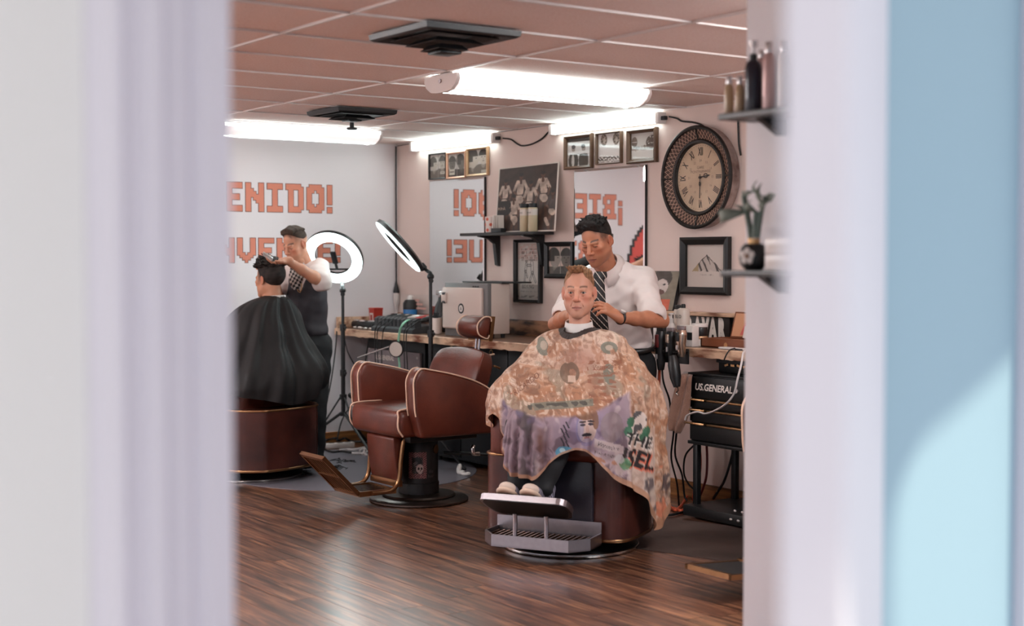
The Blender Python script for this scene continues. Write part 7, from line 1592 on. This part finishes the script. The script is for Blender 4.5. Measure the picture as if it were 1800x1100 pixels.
    vn = np.abs(lx)*1.0-(lz+.20)*.42; f.D = np.where((ly*sg > .0), np.maximum(f.D, -np.maximum(vn, -lz-.2)).astype(np.float32), f.D)
    f.bumps(.004, 30, 9, 2); f.plane(A3(540, 592, 11.2), unit(np.array((0, 0, -1))+tx*.12)); f.ell(Ls+tx*.055, (.05, .09, .11), .01, RT, sub=True); V, F = f.mesh(); V = relax(V, F, 2, .5); vt = link('waistcoat', np_mesh('waistcoat', V-org, F), M_vest, P)
    # patterned neckcloth in the opening, chain on the waistcoat
    vs = []; cols = []; rows = [(527, 468, 10.99, 8), (523, 478, 10.985, 12), (521, 490, 10.98, 11), (520, 502, 10.98, 7), (521, 508, 10.985, 2)]; rr = spline(rows, 16); m = 27
    for u, v, d, w_ in rr:
        for k in range(m): s = k/(m-1)*2-1; vs.append(A3(u+s*w_, v, d+.03*s*s)-org); z1 = (math.sin((u+s*w_)*1.15+v*.55)+math.sin((u+s*w_)*.7-v*.95)*.9) > 0; cols.append(lin((206, 196, 190)) if z1 else lin((28, 25, 26)))
    o = link('neckcloth', np_mesh('neckcloth', np.array(vs), np.array([[i*m+k, i*m+k+1, (i+1)*m+k+1, (i+1)*m+k] for i in range(len(rr)-1) for k in range(m-1)]), np.array(cols)), M_cloth, P); md = o.modifiers.new('s', 'SOLIDIFY'); md.thickness = .01
    MB().tube([tuple(A3(u, v, 10.99)-org) for u, v in ((522, 494), (522, 504), (524, 512), (527, 514), (530, 508), (530, 498))], .004, 6).build('watch_chain', M_brass, P, smooth=60)
    for s, pts in ((1, [(533, 461), (531, 472), (538, 482), (543, 472)]), (-1, [(520, 468), (515, 478), (512, 488), (510, 476)])):
        b = [tuple(A3(u, v, 11.02)-org) for u, v in pts]; o = MB().add(b, [[0, 1, 2, 3]]).build('collar', M_shirt, P, smooth=None); md = o.modifiers.new('s', 'SOLIDIFY'); md.thickness = .008
    lo, hi = bounds([pelvis+CU*.1, fl_, fr_], .14); lo[2] = -.12; f = Field(lo, hi, .009); f.ell(waist-CU*.04, (.155, .118, .12), .03, RT).ell(pelvis-CU*.02, (.16, .125, .13), .04, RT).chain([hl, kl, fl_-CU*.02], [.094, .072, .06], .03).chain([hr, kr, fr_-CU*.02], [.094, .072, .06], .03); f.bumps(.006, 28, 3, 2); f.plane((0, 0, -.06), (0, 0, -1)); V, F = f.mesh(); link('trousers', np_mesh('trousers', V-org, F), M_trous, P)
    for p in (fl_, fr_):
        d = unit(fwd*np.array((1, 1, 0))); f = Field(*bounds([p-d*.1, p+d*.24], .09), .007); q = p.copy(); q[2] = -.063; f.ell(q+d*.12, (.045, .045, .04), .03).cone(q-d*.05, q+d*.12, .042, .043, .02).cone(q, p+CU*.05, .045, .05, .02); f.plane((0, 0, -.106), (0, 0, -1)); V, F = f.mesh(); link('shoe', np_mesh('shoe', V-org, F), M_shoe, P)
    cmb = thing('comb', 'pale comb held in the hand of the barber in the waistcoat', 'comb', tuple(A3(471, 449, 10.5))); e = A3(461, 443, 10.42)-A3(480, 455, 10.5); MB().box((0, 0, 0), (np.linalg.norm(e)*.9, .005, .016), .002, rot=Vector(e).to_track_quat('X', 'Z').to_matrix()).build('spine', M_silv, cmb)
    tq = Vector(e).to_track_quat('X', 'Z').to_matrix()
    tm = MB()
    for k in range(16): tm.box(tuple(tq @ Vector((-.05+.0062*k, 0, -.014))), (.0025, .003, .016), rot=tq)
    tm.build('teeth', M_silv, cmb, smooth=None)
    rescale(P, .9335)
    cl_ = CAM+.9335*(np.array(cmb.location)-CAM); cmb.location = cl_; cmb.scale = (.9335,)*3
barber_two()

# ---------------------------------------------------------------- client in the black cape
def client_two():
    loc = (.80, -1.72); fw2 = unit(np.array((-.95, -.32, 0))); rt2 = np.array((fw2[1], -fw2[0], 0)); org = np.array((loc[0], loc[1], 0)); Lc = lambda x, y, z: org+rt2*x+fw2*y+np.array((0, 0, z))
    P = person_root('person with messy dark hair under a black cape, seen from behind', org); hc = A3(473, 490, 10.42)
    R = frame_of(cdir(-.84, -.06, -.52), cdir(-.03, 1, .03)); hm = head_mesh(SK4, (170, 104, 92), look_down=.2, fade=(-.045, .07, 0, .9), hair_rgb=(34, 28, 26), jaw=.98)
    parts = [put_head(P, org, R, 1.08, hc, hm, hair_mesh('messy', (38, 30, 27), 9))]
    nb = hc+np.array((0, 0, -.20))-fw2*.04; q = (nb-org); bx, by = q@rt2, q@fw2; hp = Lc(bx*.4, -.1, .62); zs = nb[2]
    sL, sR = nb-rt2*.18-np.array((0, 0, .06)), nb+rt2*.18-np.array((0, 0, .06)); eL, eR = Lc(-.27, -.02, .84), Lc(.27, -.02, .84); wL, wR = Lc(-.24, .16, .80), Lc(.24, .16, .80); kL, kR = Lc(-.12, .4, .65), Lc(.12, .4, .65); aL, aR = Lc(-.1, .5, .32), Lc(.1, .5, .32)
    def bd(f):
        f.cone(nb, hc-CU*.12, .055, .052, .02).ell(nb*.55+hp*.45, (.14, .13, .2), .05).ell(hp, (.15, .14, .12), .05).cone(sL, sR, .05, .05, .04).chain([Lc(-.1, -.08, .63), kL, aL], [.075, .052, .036]).chain([Lc(.1, -.08, .63), kR, aR], [.075, .052, .036]).chain([sL, eL, wL], [.048, .04, .028]).chain([sR, eR, wR], [.048, .04, .028])
        for w_, s in ((wL, -1), (wR, 1)): hand_into(f, w_, fw2, rt2*-s, (.25, .25, .25, .25), s)
    v, f_, c = seg_mesh(bd, [nb, sL, sR, eL, eR, kL, kR, aL, aR, wL, wR, hp, hc-CU*.1], .13, .010, SK4); parts.append((v-org, f_, c)); V, F, c = joined(parts); link('body', np_mesh('body', V, F, c), M_skin, P)
    lo, hi = bounds([Lc(-.1, -.08, .63), Lc(.1, -.08, .63), kL, kR, aL, aR], .12); f = Field(lo, hi, .010); f.chain([Lc(-.1, -.08, .63), kL, aL], [.09, .074, .06]).chain([Lc(.1, -.08, .63), kR, aR], [.09, .074, .06]); V, F = f.mesh(); link('trousers', np_mesh('trousers', V-org, F), M_trous, P)
    for s in (-.1, .1):
        p = Lc(s, .50, .20); f = Field(*bounds([p, p+fw2*.22], .1), .008); f.ell(p+fw2*.1, (.05, .05, .04), .03).cone(p-fw2*.03, p+fw2*.12, .042, .042, .02).cone(p, p+np.array((0, 0, .1)), .045, .05, .02); V, F = f.mesh(); link('shoe', np_mesh('shoe', V-org, F), M_shoe, P)
    # cape : (angle from the front, towards the person's right) -> profile radius / height
    zn = zs+.075; cols = []
    for k in range(14):
        a = 2*PI*k/14; dx, dy = math.sin(a), math.cos(a); side = abs(dx); fr = max(0, dy); bk = max(0, -dy)
        pr = [(.062, zn), (.10+.075*side, zn-.035-.02*fr), (.15+.11*side+.06*fr, zn-.12-.04*fr), (.235+.10*side+.13*fr, zn-.30), (.33+.14*side+.22*fr+.03*bk, zn-.50), (.385+.125*side+.20*fr+.02*bk, zn-.62), (.40+.09*side+.17*fr+.02*bk, .52+.08*side-.04*bk)]
        cols.append([(bx*(1-i/6*.9)+dx*r, by*(1-i/6*.8)+dy*r, z) for i, (r, z) in enumerate(pr)])
    nc, nr = 22, 26; G = loft(cols, nr, nc); na, n2, _ = G.shape; t = np.tile(np.linspace(0, 1, n2), (na, 1)); s = np.tile(np.arange(na)[:, None]/na, (1, n2)); out = G.copy(); out[..., 2] = 0; out /= np.maximum(np.linalg.norm(out, axis=2, keepdims=True), .05)
    fold = (np.sin(s*2*PI*11+1.5*np.sin(s*2*PI*3)+t*2.5)*.7+np.sin(s*2*PI*23+2)*.3)*(.004+.022*np.clip((t-.1)/.6, 0, 1))+nz(G.reshape(-1, 3), 14, 3, 2).reshape(na, n2)*.012*np.clip(t/.2, 0, 1)
    G = G+out*fold[..., None]; x, y, z = G.reshape(-1, 3).T; W_ = x[:, None]*rt2+y[:, None]*fw2+z[:, None]*np.array((0, 0, 1)); o = link('cape', np_mesh('cape', W_, loft_faces(na, n2)), M_cape, P); md = o.modifiers.new('s', 'SOLIDIFY'); md.thickness = .004; md.offset = 1; o['label'] = 'plain black cape'
    c0 = hc+R@np.array((0, -.034, -.150)); vs = []; n = 30
    for i in range(n):
        a = 2*PI*i/n; d = R[:, 0]*math.sin(a)+R[:, 1]*math.cos(a)
        for r, h in ((.063, .024), (.069, -.026), (.072, -.024), (.066, .025)): vs.append(tuple(c0-org+d*r+np.array((0, 0, 1))*h))
    MB().add(vs, [[i*4+k, i*4+(k+1) % 4, ((i+1) % n)*4+(k+1) % 4, ((i+1) % n)*4+k] for i in range(n) for k in range(4)]).build('neck_strip', M_tissue, P, smooth=60)
    rescale(P, .963)
client_two()
